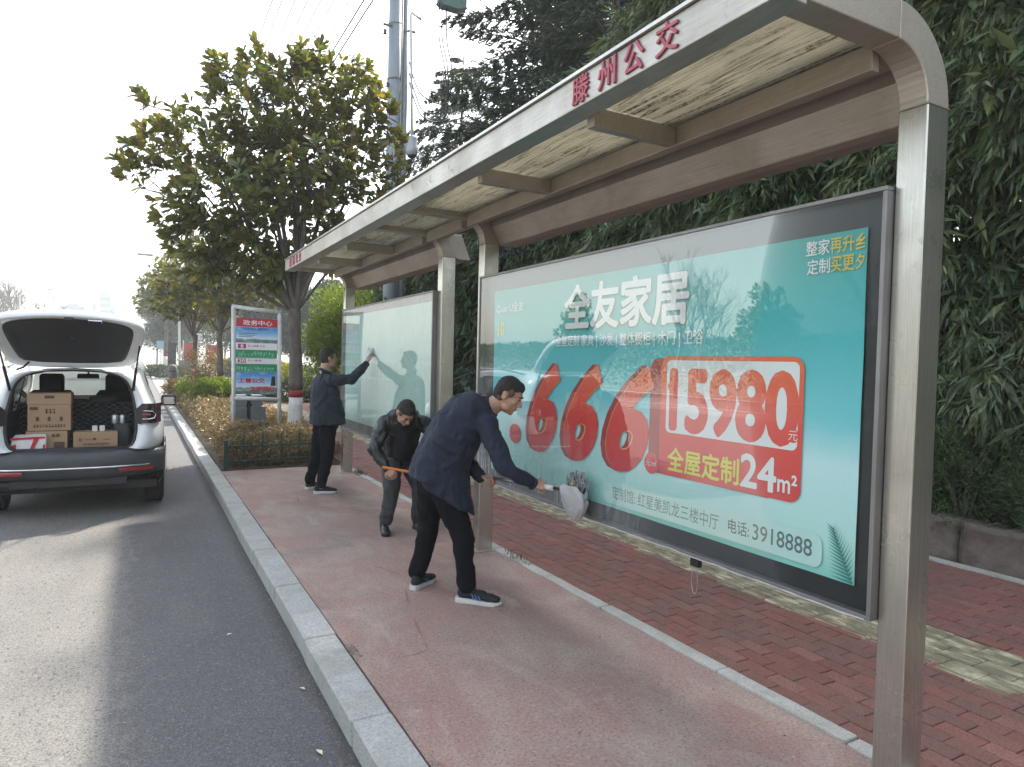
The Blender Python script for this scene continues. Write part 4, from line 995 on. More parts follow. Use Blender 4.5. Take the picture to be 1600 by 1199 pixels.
tag(obj('leaf_litter', me, M['litter']), 'dead brown leaves on the soil behind the green fence', 'litter', kind='stuff')
bush('round_bush', 'large bright green rounded bush left of the route sign', 'bush', (1.84, 19.6, .62), .52, 9000, .048, .034, M['fresh'], (1.05, 1.05, .86), 'rounded bushes in the garden bed', .3, 1, lumps=5)
bush('round_bush', 'smaller green rounded bush below the brown leaved shrub', 'bush', (1.62, 23.3, .60), .50, 5000, .06, .042, M['fresh'], (1.05, 1, .8), 'rounded bushes in the garden bed', .3, 2, lumps=4)
bush('rust_bush', 'rust coloured bush at the far corner of the garden bed', 'bush', (1.15, 24.5, .52), .40, 3000, .07, .03, M['photinia'], (1.1, 1, .8), None, .3, 6)
def open_shrub():
    t = thing('open_shrub', 'open brown leaved shrub with thin bare stems', 'shrub', (1.66, 22.2, 0)); q = MB(); tips = []
    for k in range(16):
        a = k*2.4; r = rgb.uniform(.15, .62); h = rgb.uniform(1.05, 1.72); p = [(1.66+r*s_*math.cos(a), 22.2+r*s_*math.sin(a), h*s_**.8) for s_ in (0, .3, .6, 1.0)]; q.tube(p, [.014, .01, .007, .003], 4, False); tips += [p[3], p[2]]
    obj('stem', q, M['bark'], t); tp = np.array(tips); n = 2600; i = R.integers(0, len(tp), n)
    P = tp[i]+R.normal(0, .13, (n, 3)); P = P[P[:, 2] > .75]; n = len(P)
    me = leaf_mesh('shrub_leaves', P, rdir(n, .3), rdir(n, 1), R.uniform(.05, .09, n), R.uniform(.025, .04, n)); obj('foliage', me, M['photinia'], t); return t
open_shrub()
# trees and hedges behind the far end of the shelter
bush('tall_shrub', 'tall sunlit yellow green shrub behind the far end of the shelter', 'shrub', (5.1, 19.2, 2.0), 1.15, 16000, .085, .04, M['fresh'], (.85, .9, 1.5), None, .2, 8, lumps=9)
bush('tall_shrub', 'reddish tinted shrub beside the cleaner at the far board', 'shrub', (4.85, 16.2, .95), .75, 7000, .07, .035, M['photinia'], (.8, .9, 1.15), None, .2, 9, lumps=5)
bush('tall_shrub', 'dark green shrub behind the head of the far cleaner', 'shrub', (5.45, 16.0, 1.7), .95, 9000, .075, .04, M['green'], (.8, .9, 1.5), None, .2, 10, lumps=6)
bush('clipped_hedge', 'low clipped green hedge between trunk and far cleaner', 'hedge', (5.0, 26.0, .45), .8, 9000, .09, .045, M['green'], (1.9, 1.0, .55), None, .2, 11, False)
bush('golden_bush', 'yellow bush beyond the magnolia trunk', 'bush', (4.9, 29.0, 1.0), .75, 3500, .11, .055, M['golden'], (1.5, .8, .55), None, .2, 12)
bush('clipped_hedge', 'dark clipped hedge beyond the junction', 'hedge', (9.0, 57.5, .5), 1.2, 5000, .2, .1, M['green'], (3.4, .8, .5), None, .2, 13, False)
bush('golden_bush', 'yellow bush on top of the far clipped hedge', 'bush', (6.9, 58.5, .95), .8, 2500, .2, .1, M['golden'], (2.0, .8, .5), None, .2, 14)
bush('clipped_hedge', 'far hedge at the corner of the junction left of the bollard', 'hedge', (1.9, 57.0, .35), .7, 3000, .15, .08, M['green'], (2.1, 1.0, .7), None, .2, 15, False)
# distant wooded edge right of the route
def pine(label, x, y, h, seed):
    rg = np.random.default_rng(seed); t = thing('pine_tree', label, 'tree', (x, y, -.2), 'far pines in the haze'); parts = []
    for k in range(13):
        z = h*(.32+.65*k/13); r = h*.20*(1.15-.75*k/13); a = rg.uniform(0, 2*PI); parts.append(clump_leaves((x+math.cos(a)*r*.8, y+math.sin(a)*r*.8, z), r, 1300, .34, .09, rg, -.1, (1.25, 1.25, .6), .2))
    me = leaf_mesh('pine_needles', *[np.concatenate([p[i] for p in parts]) for i in range(5)]); obj('crown', me, M['cedar'], t)
    q = MB(); q.tube([(x, y, -.3), (x+.1, y, h*.5), (x, y, h*.95)], [.13, .1, .03], 7); obj('trunk', q, M['bark'], t)
for lb, x, y, h in (('grey hazy pine in the far row behind the route sign', 9.6, 57, 8.5), ('hazy pine behind the magnolia trunk, deeper in the haze', 12.8, 64, 9), ('faint pine at the far end of the row', 8.2, 74, 9.5), ('hazy pine above the yellow shrub', 13.0, 55, 8), ('very faint pine closing the row', 6.0, 105, 13), ('faint pine left of the first hazy magnolia', 2.6, 120, 11), ('broad hazy pine between the bollard and the sign', 4.4, 84, 10)):
    pine(lb, x, y, h, int(y))

# --- the other side of the road (seen in the glass): pavement, railing and hedge
sheet('far_pavement', -26, -13.7, -12, 31, -0.10, M['junction'])
M['rail'] = mat('white_railing_paint', (0.7, 0.7, 0.7), None, 6, 0.5, bump=0)
t = thing('road_railing', 'low white railing with arched tops across the road, mirrored in the glass', 'railing', (-13.9, 10, -.1))
q = MB(); y = -6.0
while y < 28:
    q.tube([(-13.9, y, -.1), (-13.9, y, .62)], .022, 6); y += 2.0
obj('post', q, M['rail'], t); q = MB()
q.tube([(-13.9, -6, .08), (-13.9, 28, .08)], .018, 6); q.tube([(-13.9, -6, .5), (-13.9, 28, .5)], .018, 6); obj('rail', q, M['rail'], t); q = MB(); y = -6
while y < 28:
    q.tube([(-13.9, y, 0)]+[(-13.9, y+.14-.14*math.cos(i*PI/5), .5+.16*math.sin(i*PI/5)) for i in range(6)]+[(-13.9, y+.28, 0)], .009, 4); y += .32
o = obj('baluster', q, M['rail'], t); o['kind'] = 'stuff'
parts = [hedge_leaves(-24, -21, -8, 60, -.1, 3.2, 42000, .22, .1, 31)]
me = leaf_mesh('far_hedge_leaves', *parts[0]); tag(obj('offscreen_hedge', me, M['green']), 'tall green hedge across the road behind the trees, seen only in the glass', 'hedge', kind='stuff')

parts = [hedge_leaves(-24, 12, -22, -17, -.1, 5.5, 26000, .35, .17, 33)]  # hedge added out of view, darkens what the steel reflects
me = leaf_mesh('back_hedge_leaves', *parts[0]); tag(obj('offscreen_hedge', me, M['green']), 'dark hedge added behind the camera, out of view, to darken reflections in the steel', 'hedge', kind='stuff')
# ------------------------------------------------------------------ white car with its tailgate up
def M_carpaint():
    m, n, b, out = newmat('white_car_paint'); g = NG(n)
    b.inputs['Base Color'].default_value = (0.72, 0.74, 0.76, 1); b.inputs['Roughness'].default_value = 0.32; b.inputs['Coat Weight'].default_value = 0.8; b.inputs['Coat Roughness'].default_value = 0.04
    dz = g.noise(g.pos(), 8, 4, 0.6); g.set(b.inputs['Base Color'], g.mix(g.ramp(dz, [(0.5, 0.0), (0.9, 0.4)]), (0.74, 0.76, 0.78), (0.55, 0.54, 0.51))); return m
M['paint'] = M_carpaint()
def glassmat(name, tint, fac=0.75):
    m, n, b, out = newmat(name); n.nodes.remove(b); g = NG(n); tr = g('ShaderNodeBsdfTransparent'); tr.inputs[0].default_value = (*tint, 1)
    gl = g('ShaderNodeBsdfGlossy'); gl.inputs['Roughness'].default_value = 0.01; fr = g('ShaderNodeFresnel'); fr.inputs[0].default_value = 1.5
    ms = g('ShaderNodeMixShader'); g.set(ms.inputs[0], g.math('MULTIPLY', fr.outputs[0], fac, True)); n.links.new(tr.outputs[0], ms.inputs[1]); n.links.new(gl.outputs[0], ms.inputs[2]); n.links.new(ms.outputs[0], out.inputs[0]); return m
M['tint'] = glassmat('tinted_car_glass', (0.12, 0.14, 0.14), 1.0); M['clear'] = glassmat('clear_windscreen', (0.75, 0.85, 0.82), 0.5)
M['trim'] = mat('dark_car_trim', (0.030, 0.032, 0.036), (0.02, 0.021, 0.024), 12, 0.6, bump=0.15, bscale=300, bdist=.001)
M['bumper'] = mat('grey_black_bumper', (0.060, 0.066, 0.074), (0.042, 0.046, 0.052), 6, 0.42, bump=0.1, bscale=300, bdist=.001)
M['chrome'] = mat('satin_chrome', (0.75, 0.75, 0.73), None, 6, 0.22, 1.0, bump=0)
M['lamp_red'] = mat('red_lamp_plastic', (0.30, 0.012, 0.02), None, 6, 0.2, bump=0, coat=.6); M['lamp_dark'] = mat('smoked_lamp_glass', (0.04, 0.012, 0.015), None, 6, 0.12, bump=0, coat=.8)
M['rim'] = mat('grey_alloy', (0.4, 0.4, 0.42), None, 6, 0.35, 0.9, bump=0)
M['card'] = mat('brown_cardboard', (0.40, 0.265, 0.165), (0.33, 0.215, 0.13), 3, 0.85, bump=0.15, bscale=90); M['card_ink'] = flat('cardboard_print', (0.10, 0.06, 0.04), .8); M['tape'] = flat('packing_tape', (0.45, 0.34, 0.22), .3)
def M_quilt():
    m, n, b, out = newmat('quilted_black_leather'); g = NG(n); x = g.xyz()
    a = g.math('ADD', x[0], g.math('MULTIPLY', x[2], 1.55)); c = g.math('SUBTRACT', x[0], g.math('MULTIPLY', x[2], 1.55))
    def ln(v): return g.math('ABSOLUTE', g.math('SUBTRACT', g.math('FRACT', g.math('MULTIPLY', v, 11.5)), 0.5))
    d = g.math('MINIMUM', ln(a), ln(c)); line = g.ramp(d, [(0.02, 1.0), (0.07, 0.0)])
    g.set(b.inputs['Base Color'], g.mix(line, (0.016, 0.017, 0.02), (0.20, 0.19, 0.18))); b.inputs['Roughness'].default_value = 0.45
    n.links.new(g.bump(g.ramp(d, [(0, 0.0), (0.35, 1.0)]), 0.7, 0.02), b.inputs['Normal']); return m
M['quilt'] = M_quilt()
CX, CY, CZ = -0.60, 8.42, -0.12
CM = Matrix.Translation((CX, CY, CZ))
car = thing('parked_car', 'white car at the kerb with its tailgate raised and boxes in the boot', 'car', (CX, CY, CZ))
def cobj(name, q, m, parent=None, smooth=None):
    o = obj(name, q, m, parent or car, smooth, at=(0, 0, 0)); return o
# section half profile (x,z), 13 points from sill to roof centre
def sect(w, belt, wb, wr, zr, zs=.30):
    gl = [(wb-.015+(wr+.03-wb+.015)*t, belt+.02+(zr-.085-belt-.02)*t) for t in (0, .5, 1)]
    return [(w-.06, zs-.02), (w-.01, zs+.02), (w, zs+.16), (w+.008, .62), (w+.004, .80), (w-.006, belt-.10), (wb, belt)] + gl + [(wr-.03, zr-.02), (wr*.6, zr+.006), (0.0, zr+.018)]
ST = [(.36, sect(.865, 1.11, .805, .60, 1.575)), (.75, sect(.885, 1.10, .83, .625, 1.615)), (1.25, sect(.89, 1.08, .84, .635, 1.635)), (1.9, sect(.885, 1.06, .84, .64, 1.64)), (2.45, sect(.885, 1.04, .84, .62, 1.615)),
      (2.75, sect(.885, 1.03, .84, .60, 1.565)), (3.15, sect(.885, 1.02, .83, .66, 1.345)), (3.5, sect(.885, 1.01, .80, .72, 1.12)), (3.75, sect(.88, .97, .79, .60, 1.085)), (4.1, sect(.86, .90, .76, .55, 1.02)), (4.35, sect(.78, .80, .68, .5, .90)), (4.42, sect(.60, .72, .55, .4, .76))]
NP = 13
# rear ring loops
Bp = [(.50, .735), (.545, .755), (.575, .82), (.59, .93), (.588, 1.04), (.584, 1.12), (.572, 1.20), (.556, 1.29), (.536, 1.37), (.508, 1.44), (.44, 1.52), (.25, 1.572), (0, 1.58)]
Ap = ST[0][1]; Ap = [(.80, .70), (.845, .73), (.865, .80), (.872, .90), (.868, 1.0), (.855, 1.07), (.805, 1.12)] + Ap[7:]
def half_grid(rows, s, q, faces_fn=None):
    """rows: list of lists of Vector for one side"""
    n0 = len(q.v); W = len(rows[0]); q.add([p for r in rows for p in r], [])
    return n0, W
def build_body():
    cls = {'body': MB(), 'side_glass-1': MB(), 'side_glass1': MB(), 'windscreen': MB()}
    for s in (-1, 1):
        rows = [[Vector((s*x, y, z)) for x, z in sec] for y, sec in ST]
        for j in range(len(rows)-1):
            y0 = ST[j][0]
            for i in range(NP-1):
                k = 'body'
                if 7 <= i < 9 and 2 <= j+0 <= 5 and j != 3: k = 'side_glass'
                if 7 <= i < 9 and j == 1: k = 'side_glass'
                if 9 <= i and j in (5, 6): k = 'windscreen'
                if i == 6 and 1 <= j <= 6: k = 'body'
                if k == 'side_glass': k += str(s)
                cls[k].add([rows[j][i], rows[j][i+1], rows[j+1][i+1], rows[j+1][i]], [(0, 1, 2, 3)])
        # rear corner ring: opening loop -> lip -> flank
        B = [Vector((s*x, .145 + .16*max(0, (z-.9))/.7, z)) for x, z in Bp]
        A = [Vector((s*x, .36, z)) for x, z in Ap]
        mids = []
        for t, dy in ((.16, -.055), (.45, -.065), (.78, -.02)):
            row = []
            for b_, a_ in zip(B, A):
                p = b_.lerp(a_, t); p.y = b_.y+dy if t < .6 else b_.y+(a_.y-b_.y)*.30+dy; row.append(p)
            mids.append(row)
        rows2 = [B]+mids+[A]
        for j in range(len(rows2)-1):
            for i in range(NP-1):
                cls['body'].add([rows2[j][i], rows2[j][i+1], rows2[j+1][i+1], rows2[j+1][i]], [(0, 1, 2, 3)])
        # nose
        last = rows[-1]; cls['body'].add(last+[Vector((0, 4.44, .3))], [(NP, i, i+1) for i in range(NP-1)])
    return cls
cls = build_body()
def weld(q, name, sub=1, sm=True):
    me = bpy.data.meshes.new(name); me.from_pydata([tuple(v) for v in q.v], [], q.f); bm = bmesh.new(); bm.from_mesh(me)
    bmesh.ops.remove_doubles(bm, verts=bm.verts, dist=.0005); bmesh.ops.recalc_face_normals(bm, faces=bm.faces); bm.to_mesh(me); bm.free()
    me.polygons.foreach_set('use_smooth', [True]*len(me.polygons)); return me
def sub(o, lv=2): m = o.modifiers.new('sub', 'SUBSURF'); m.levels = lv; m.render_levels = lv; return o
body = sub(cobj('body', weld(cls['body'], 'body'), M['paint']), 2)
for s in ('-1', '1'): sub(cobj('side_window', weld(cls['side_glass'+s], 'side_window'), M['tint']), 1)
sub(cobj('windscreen', weld(cls['windscreen'], 'windscreen'), M['clear']), 1)
# rubber seal round the opening, inner trim
loop = [Vector((x, .15 + .16*max(0, (z-.9))/.7, z)) for x, z in Bp]; full = [Vector((-p.x, p.y, p.z)) for p in loop[:-1]] + loop[::-1]
full = full[::1]
ringp = loop + [Vector((-p.x, p.y, p.z)) for p in loop[:-1][::-1]]
q = MB(); q.tube([p+Vector((0, -.008, 0)) for p in ringp], .019, 8, True); q.tube([ringp[0]+Vector((0, -.008, 0)), ringp[-1]+Vector((0, -.008, 0))], .019, 8); cobj('boot_seal', q, M['trim'], smooth=True)
q = MB()
for s in (1, -1):
    pts = [Vector((s*p.x, p.y, p.z)) for p in loop]
    inner = [Vector((s*min(p.x, .56), 1.0, max(.66, p.z))) for p in loop]
    q.add(pts+inner, [(i, i+1, NP+i+1, NP+i) for i in range(5)])
    q.add([Vector((s*.62, .3, 1.10)), Vector((s*.62, 3.2, 1.0)), Vector((s*.62, 3.2, .4)), Vector((s*.62, .3, .6))], [(0, 1, 2, 3)])
    q.add([pts[9], pts[10], pts[11], pts[12], Vector((0, 2.6, 1.57)), Vector((s*.55, 2.6, 1.52)), Vector((s*.56, .8, 1.50))], [(0, 1, 2, 3, 4, 5, 6)])
    # C/D pillar inner cover
    q.add([Vector((s*.57, .28, 1.12)), Vector((s*.60, .72, 1.10)), Vector((s*.55, .62, 1.50)), Vector((s*.52, .36, 1.47))], [(0, 1, 2, 3)])
    q.add([Vector((s*.70, 1.75, 1.05)), Vector((s*.70, 1.9, 1.05)), Vector((s*.60, 1.9, 1.56)), Vector((s*.60, 1.8, 1.56))], [(0, 1, 2, 3)])
q.box(-.62, .62, .18, 1.0, .655, .672); q.box(-.80, .80, 2.95, 3.45, .62, 1.045); q.box(-.6, .6, 1.0, 3.0, .38, .40)
q.box(-.80, .80, .4, 4.2, .24, .33); q.box(-.55, .5, .12, .3, .34, .42)
o = cobj('interior_trim', q, M['trim'])
q = MB(); q.tube([(-.72, .30, .36), (-.35, .30, .34)], [.075, .075], 12); q.tube([(-.4, .4, .33), (.3, 1.2, .33)], .03, 8)
q.box(-.78, .78, .55, .75, .26, .38); cobj('underbody', q, M['black'])
# seats
q = MB(); q.bbox(-.60, .60, .98, 1.12, .67, 1.175, .03); o = cobj('rear_seat_back', q, M['quilt'])
def head(x, y, z, w_=.26, h=.2):
    q = MB(); q.bbox(x-w_/2, x+w_/2, y, y+.10, z, z+h, .035); o = bevel(cobj('headrest', q, M['trim'], smooth=True), .03, 3); return o
head(-.30, 1.02, 1.17, .30, .09); head(.24, 1.02, 1.17, .30, .09); head(0.0, 1.02, 1.16, .2, .06)
for x in (-.36, .36):
    q = MB(); q.bbox(x-.24, x+.24, 1.95, 2.10, .5, 1.28, .06); bevel(cobj('front_seat', q, M['trim'], smooth=True), .05, 3); head(x, 1.97, 1.27, .27, .22)
q = MB(); q.bbox(-.13, .13, 2.62, 2.65, 1.41, 1.475, .02); q.tube([(0, 2.66, 1.46), (0, 2.72, 1.54)], .012, 6); cobj('rear_view_mirror', q, M['black'])
q = MB(); q.tube([(-.36+.19*math.cos(a*PI/10), 2.75+.06*math.sin(a*PI/10), 1.0+.18*math.sin(a*PI/10)) for a in range(21)], .014, 6); cobj('steering_wheel', q, M['black'])
# bumper
q = MB(); prof = [(.20, .735), (.09, .735), (.045, .715), (.02, .68), (.005, .60), (.012, .52), (.03, .47), (.055, .425), (.12, .405), (.30, .40)]
xs_ = [-.885, -.86, -.80, -.70, -.5, -.25, 0, .25, .5, .70, .80, .86, .885]; vs = []
for x in xs_:
    c_ = .16*(abs(x)/.885)**4*1.6 + .03*(x/.885)**2
    for y, z in prof: vs.append((x*(1-.02*(z < .45)), y*(1 if abs(x) < .85 else .8)+c_, z-.035*(abs(x)/.885)**6*(1 if z > .6 else -1)))
NPp = len(prof); fs = [(i*NPp+k, i*NPp+k+1, (i+1)*NPp+k+1, (i+1)*NPp+k) for i in range(len(xs_)-1) for k in range(NPp-1)]
q.add(vs, fs)
for s in (-1, 1):   # wrap to the wheel arch
    e = [Vector(v) for v in vs[(0 if s < 0 else (len(xs_)-1)*NPp):(NPp if s < 0 else None)]][:NPp]
    f2 = [Vector((s*.892, .52, z*1.0)) for y, z in prof]; q.add(e+f2, [(i, i+1, NPp+i+1, NPp+i) for i in range(NPp-1)])
sub(cobj('rear_bumper', weld(q, 'rear_bumper'), M['bumper']), 1)
def strip(x0, x1, z, off, h, n=14):
    q = MB(); vs = []
    for i in range(n+1):
        x = x0+(x1-x0)*i/n; c_ = .16*(abs(x)/.885)**4*1.6+.03*(x/.885)**2; y = .008+c_-off
        vs += [(x, y+.0, z-h/2), (x, y-.006, z), (x, y+.0, z+h/2)]
    q.add(vs, [(i*3+k, i*3+k+1, (i+1)*3+k+1, (i+1)*3+k) for i in range(n) for k in (0, 1)]); return q
cobj('chrome_strip', strip(-.72, .72, .545, .008, .018, 20), M['chrome'], smooth=True)
for s in (-1, 1): cobj('reflector', strip(s*.43, s*.76, .505, .010, .042, 8), M['lamp_red'], smooth=True)
# tail lamps: garnish, lamp body, light line
for s in (-1, 1):
    q = MB(); vs = []
    pts = [(.585, .125, 1.0), (.585, .13, 1.16), (.64, .10, 1.215), (.64, .095, .99)]
    q.add([(s*x, y, z) for x, y, z in pts], [(0, 1, 2, 3)]); cobj('lamp_garnish', q, M['black'])
    q = MB(); pr = [(.638, .085), (.70, .080), (.765, .105), (.80, .17), (.835, .27)]
    vs = [(s*x, y-.012, z) for x, y in pr for z in (1.005, 1.06, 1.16, 1.222)]
    q.add(vs, [(i*4+k, i*4+k+1, (i+1)*4+k+1, (i+1)*4+k) for i in range(4) for k in range(3)]); lamp = cobj('tail_lamp', q, M['lamp_dark'], smooth=True)
    q = MB(); q.tube([(s*.65, .065, 1.05), (s*.71, .06, 1.05), (s*.765, .085, 1.06), (s*.78, .10, 1.10), (s*.75, .075, 1.135), (s*.66, .066, 1.14)], .006, 6); o = obj('light_line', q, M['chrome'], lamp, at=(0, 0, 0))
    q = MB(); q.tube([(s*.655, .068, 1.10), (s*.73, .062, 1.098)], .014, 6); obj('red_bar', q, M['lamp_red'], lamp, at=(0, 0, 0))
# wheels
for s in (-1, 1):
    for yw in (.86, 3.55):
        q = MB(); x0, x1 = s*.655, s*.882; pr = [(.21, 0), (.31, .0), (.333, .012), (.338, .03)]
        hw = abs(x1-x0)
        for k in range(4): pr += [(.338, .03+.043*k+.022), (.329, .03+.043*k+.025), (.329, .03+.043*k+.033), (.338, .03+.043*k+.036)]
        pr += [(.338, hw-.02), (.333, hw-.01), (.31, hw), (.21, hw)]
        q.lathe([(r, min(x0, x1)+h) for r, h in pr], (0, yw, .338), 40, 'x'); wt = cobj('tyre', q, M['rubber'], smooth=False)
        q = MB(); xo = s*.872
        q.lathe([(.02, 0), (.20, 0), (.215, .01*s), (.215, -.10*s), (.19, -.1*s)], (xo, yw, .338), 24, 'x')
        obj('rim', q, M['rim'], wt, at=(0, 0, 0))
    for yw in (.86, 3.55):
        q = MB(); n_ = 18
        ar = [(math.cos(PI*i/n_), math.sin(PI*i/n_)) for i in range(n_+1)]
        vs = [(s*.898, yw+.36*c_, .35+.36*d_) for c_, d_ in ar]+[(s*.900, yw+.43*c_, .35+.43*d_) for c_, d_ in ar]
        q.add(vs, [(i, i+1, n_+2+i, n_+1+i) for i in range(n_)]); cobj('arch_trim', q, M['bumper'])
# door mirrors
for s in (-1, 1):
    q = MB(); q.bbox(s*.90, s*1.09, 2.58, 2.72, 1.03, 1.185, .03); o = bevel(cobj('door_mirror', q, M['black'], smooth=True), .045, 4, 20)
    q = MB(); q.bbox(s*.915, s*1.075, 2.574, 2.579, 1.05, 1.165, .02); obj('mirror_glass', q, M['chrome'], o, at=(0, 0, 0)); q = MB(); q.tube([(s*.83, 2.68, 1.02), (s*.93, 2.65, 1.06)], .022, 8); obj('mirror_arm', q, M['black'], o, at=(0, 0, 0))
# tailgate, hinged at the roof and raised: local frame (u across, v away from the hinge, n outwards)
H0 = Vector((0, .34, 1.60)); Vd = Vector((0, -.70, .50)).normalized(); Nd = Vector((0, -Vd.z, Vd.y)) * -1   # outer side points up
if Nd.z < 0: Nd = -Nd
def gp(u, v, n_): 
    bend = -.10*max(0, (v-.45))**2*2.2
    return H0 + Vector((u, 0, 0)) + Vd*v + Nd*(n_+bend-.10*(abs(u)/.66)**3*.6+.02)
gate_o = [(-.53, 0), (-.575, .10), (-.625, .35), (-.665, .62), (-.672, .78), (-.64, .87), (-.5, .925), (-.25, .955), (0, .965)]
gate_o = gate_o + [(-u, v) for u, v in gate_o[:-1]][::-1]
def ring_pts(sc, n_, cu=0, cv=.47, inset=0):
    out = []
    for u, v in gate_o: out.append(gp(u*sc, cv+(v-cv)*sc, n_))
    return out
tg = MB(); NG_ = len(gate_o)
rs = [ring_pts(.80, .015), ring_pts(.845, .0), ring_pts(.955, -.012), ring_pts(.995, .0), ring_pts(1.0, .03), ring_pts(.99, .075), ring_pts(.90, .10), ring_pts(.5, .115), ring_pts(.02, .12)]
for r in rs: tg.add(r, [])
tg.v = [p for r in rs for p in r]; tg.f = [(j*NG_+i, j*NG_+(i+1) % NG_, (j+1)*NG_+(i+1) % NG_, (j+1)*NG_+i) for j in range(len(rs)-1) for i in range(NG_)]
tg.mi = [0]*len(tg.f)
gate = sub(cobj('tailgate', weld(tg, 'tailgate'), M['paint']), 2)
tp = MB(); tr_ = [ring_pts(.835, .004), ring_pts(.80, -.010), ring_pts(.70, .02), ring_pts(.4, .03), ring_pts(.02, .03)]
tp.v = [p for r in tr_ for p in r]; tp.f = [(j*NG_+i, j*NG_+(i+1) % NG_, (j+1)*NG_+(i+1) % NG_, (j+1)*NG_+i) for j in range(len(tr_)-1) for i in range(NG_)]; tp.mi = [0]*len(tp.f)
sub(obj('inner_panel', weld(tp, 'inner_panel'), M['trim'], gate, at=(0, 0, 0)), 1)
def gbox(u0, u1, v0, v1, n0, n1, m, name):
    q = MB(); c = [gp(u, v, n_) for n_ in (n0, n1) for (u, v) in ((u0, v0), (u1, v0), (u1, v1), (u0, v1))]
    q.add(c, [(0, 3, 2, 1), (4, 5, 6, 7), (0, 1, 5, 4), (1, 2, 6, 5), (2, 3, 7, 6), (3, 0, 4, 7)]); return bevel(obj(name, q, m, gate, at=(0, 0, 0)), .006, 2)
gbox(-.035, .035, .885, .938, -.04, .01, M['black'], 'latch'); gbox(.16, .285, .868, .925, -.034, .0, M['chrome'], 'pull_handle'); gbox(.168, .277, .876, .917, -.038, -.001, M['black'], 'pull_recess')
gbox(-.012, .012, .0, .06, -.02, .01, M['black'], 'hinge_cap')
for s in (-1, 1):
    q = MB(); a = gp(s*.615, .50, -.02); b_ = Vector((s*.555, .20, 1.36)); mid = a.lerp(b_, .5)
    q.tube([a, mid], .008, 8); q.tube([mid, b_], .014, 8); cobj('gas_strut', q, M['black'])
    q = MB(); q.tube([gp(s*.42, .06, -.0), Vector((s*.40, .38, 1.565)), Vector((s*.44, .42, 1.60))], .012, 6); cobj('hinge', q, M['paint'])
q = MB(); q.tube([gp(-.40, .10, -.01), Vector((-.44, .2, 1.60)), Vector((-.50, .22, 1.575))], .011, 6); cobj('cable_boot', q, M['black'])
q = MB(); q.tube([(-.58, .3, 1.60), (-.60, 1.2, 1.66), (-.58, 2.3, 1.66)], .014, 6); q.tube([(.58, .5, 1.60), (.60, 1.2, 1.66), (.58, 2.3, 1.66)], .014, 6); cobj('roof_rail', q, M['chrome'])
LY = CY+.09
# ---- load in the boot (each a thing of its own)
def wb(x, y, z): return (x+CX, y+LY, z+CZ)
def carton(label, x0, x1, y0, y1, z0, z1, lid=.0, marks=(), grp='cardboard cartons in the car boot', holes=True):
    b0 = wb((x0+x1)/2, (y0+y1)/2, z0); t = thing('carton', label, 'box', b0, grp)
    q = MB(); q.box(x0+CX, x1+CX, y0+LY, y1+LY, z0+CZ, z1+CZ-lid); bevel(obj('box_body', q, M['card'], t), .004, 2)
    if lid:
        q = MB(); q.box(x0+CX-.004, x1+CX+.004, y0+LY-.006, y1+LY+.004, z1+CZ-lid, z1+CZ); bevel(obj('lid', q, M['card'], t), .004, 2)
    q = MB(); yy = y0+LY-.0075-(.001)
    for (u0, u1, v0, v1) in marks:
        q.add([(x0+CX+u0, yy, z0+CZ+v0), (x0+CX+u1, yy, z0+CZ+v0), (x0+CX+u1, yy, z0+CZ+v1), (x0+CX+u0, yy, z0+CZ+v1)], [(0, 1, 2, 3)])
    obj('printed_marks', q, M['card_ink'], t)['kind'] = 'stuff'; return t
rl = random.Random(3)
def glyph_row(u0, u1, v, h, n):
    out = []; w_ = (u1-u0)/n
    for i in range(n):
        a = u0+i*w_
        for k in range(4):
            if k % 2: out.append((a+w_*.1, a+w_*.82, v+h*(k/4), v+h*(k/4)+h*.13))
            else: out.append((a+w_*rl.uniform(.15, .6), a+w_*rl.uniform(.62, .8), v+h*(k/5), v+h*(k/5+.3)))
    return out
carton('tall brown carton with three hand holes, topmost in the boot', -.415, -.03, .19, .48, .925, 1.325, .12,
       [(.075, .10, .105, .15), (.178, .203, .105, .15), (.285, .31, .105, .15), (.15, .235, .345, .375), (.02, .09, .225, .255)]+glyph_row(.05, .34, .035, .035, 11)+glyph_row(.15, .25, .18, .06, 3))
carton('brown carton underneath the tall carton with hand holes', -.43, -.06, .18, .50, .675, .92, .0, [(.25, .345, .04, .13), (.23, .26, .185, .215), (.27, .30, .185, .215)])
carton('long low brown carton on the right of the boot', -.005, .41, .15, .38, .675, .905, .0, [(.055, .062, .13, .165), (.07, .077, .13, .165), (.18, .21, .14, .165), (.07, .09, .045, .06), (.31, .33, .045, .06)]+glyph_row(.09, .33, .085, .03, 12)+glyph_row(.1, .17, .14, .018, 5)+glyph_row(.28, .34, .14, .015, 4))
M['bagwhite'] = mat('white_woven_bag', (0.72, 0.71, 0.70), (0.6, 0.58, 0.58), 6, 0.7, bump=.2); M['bagred'] = mat('bright_red_print', (0.55, 0.02, 0.03), None, 6, 0.6, bump=0)
t = thing('gift_bag', 'white bag with red ribbon print in the left of the boot', 'bag', wb(-.42, .12, .675))
q = MB(); vs = [(-.565, .095, .68), (-.245, .095, .68), (-.245, .22, .68), (-.565, .22, .68), (-.54, .10, .86), (-.235, .10, .875), (-.25, .18, .90), (-.52, .2, .895)]
q.add([wb(*v) for v in vs], [(0, 3, 2, 1), (4, 5, 6, 7), (0, 1, 5, 4), (1, 2, 6, 5), (2, 3, 7, 6), (3, 0, 4, 7)]); sub(bevel(obj('bag_body', q, M['bagwhite'], t), .012, 2), 1)
q = MB(); yy = .045
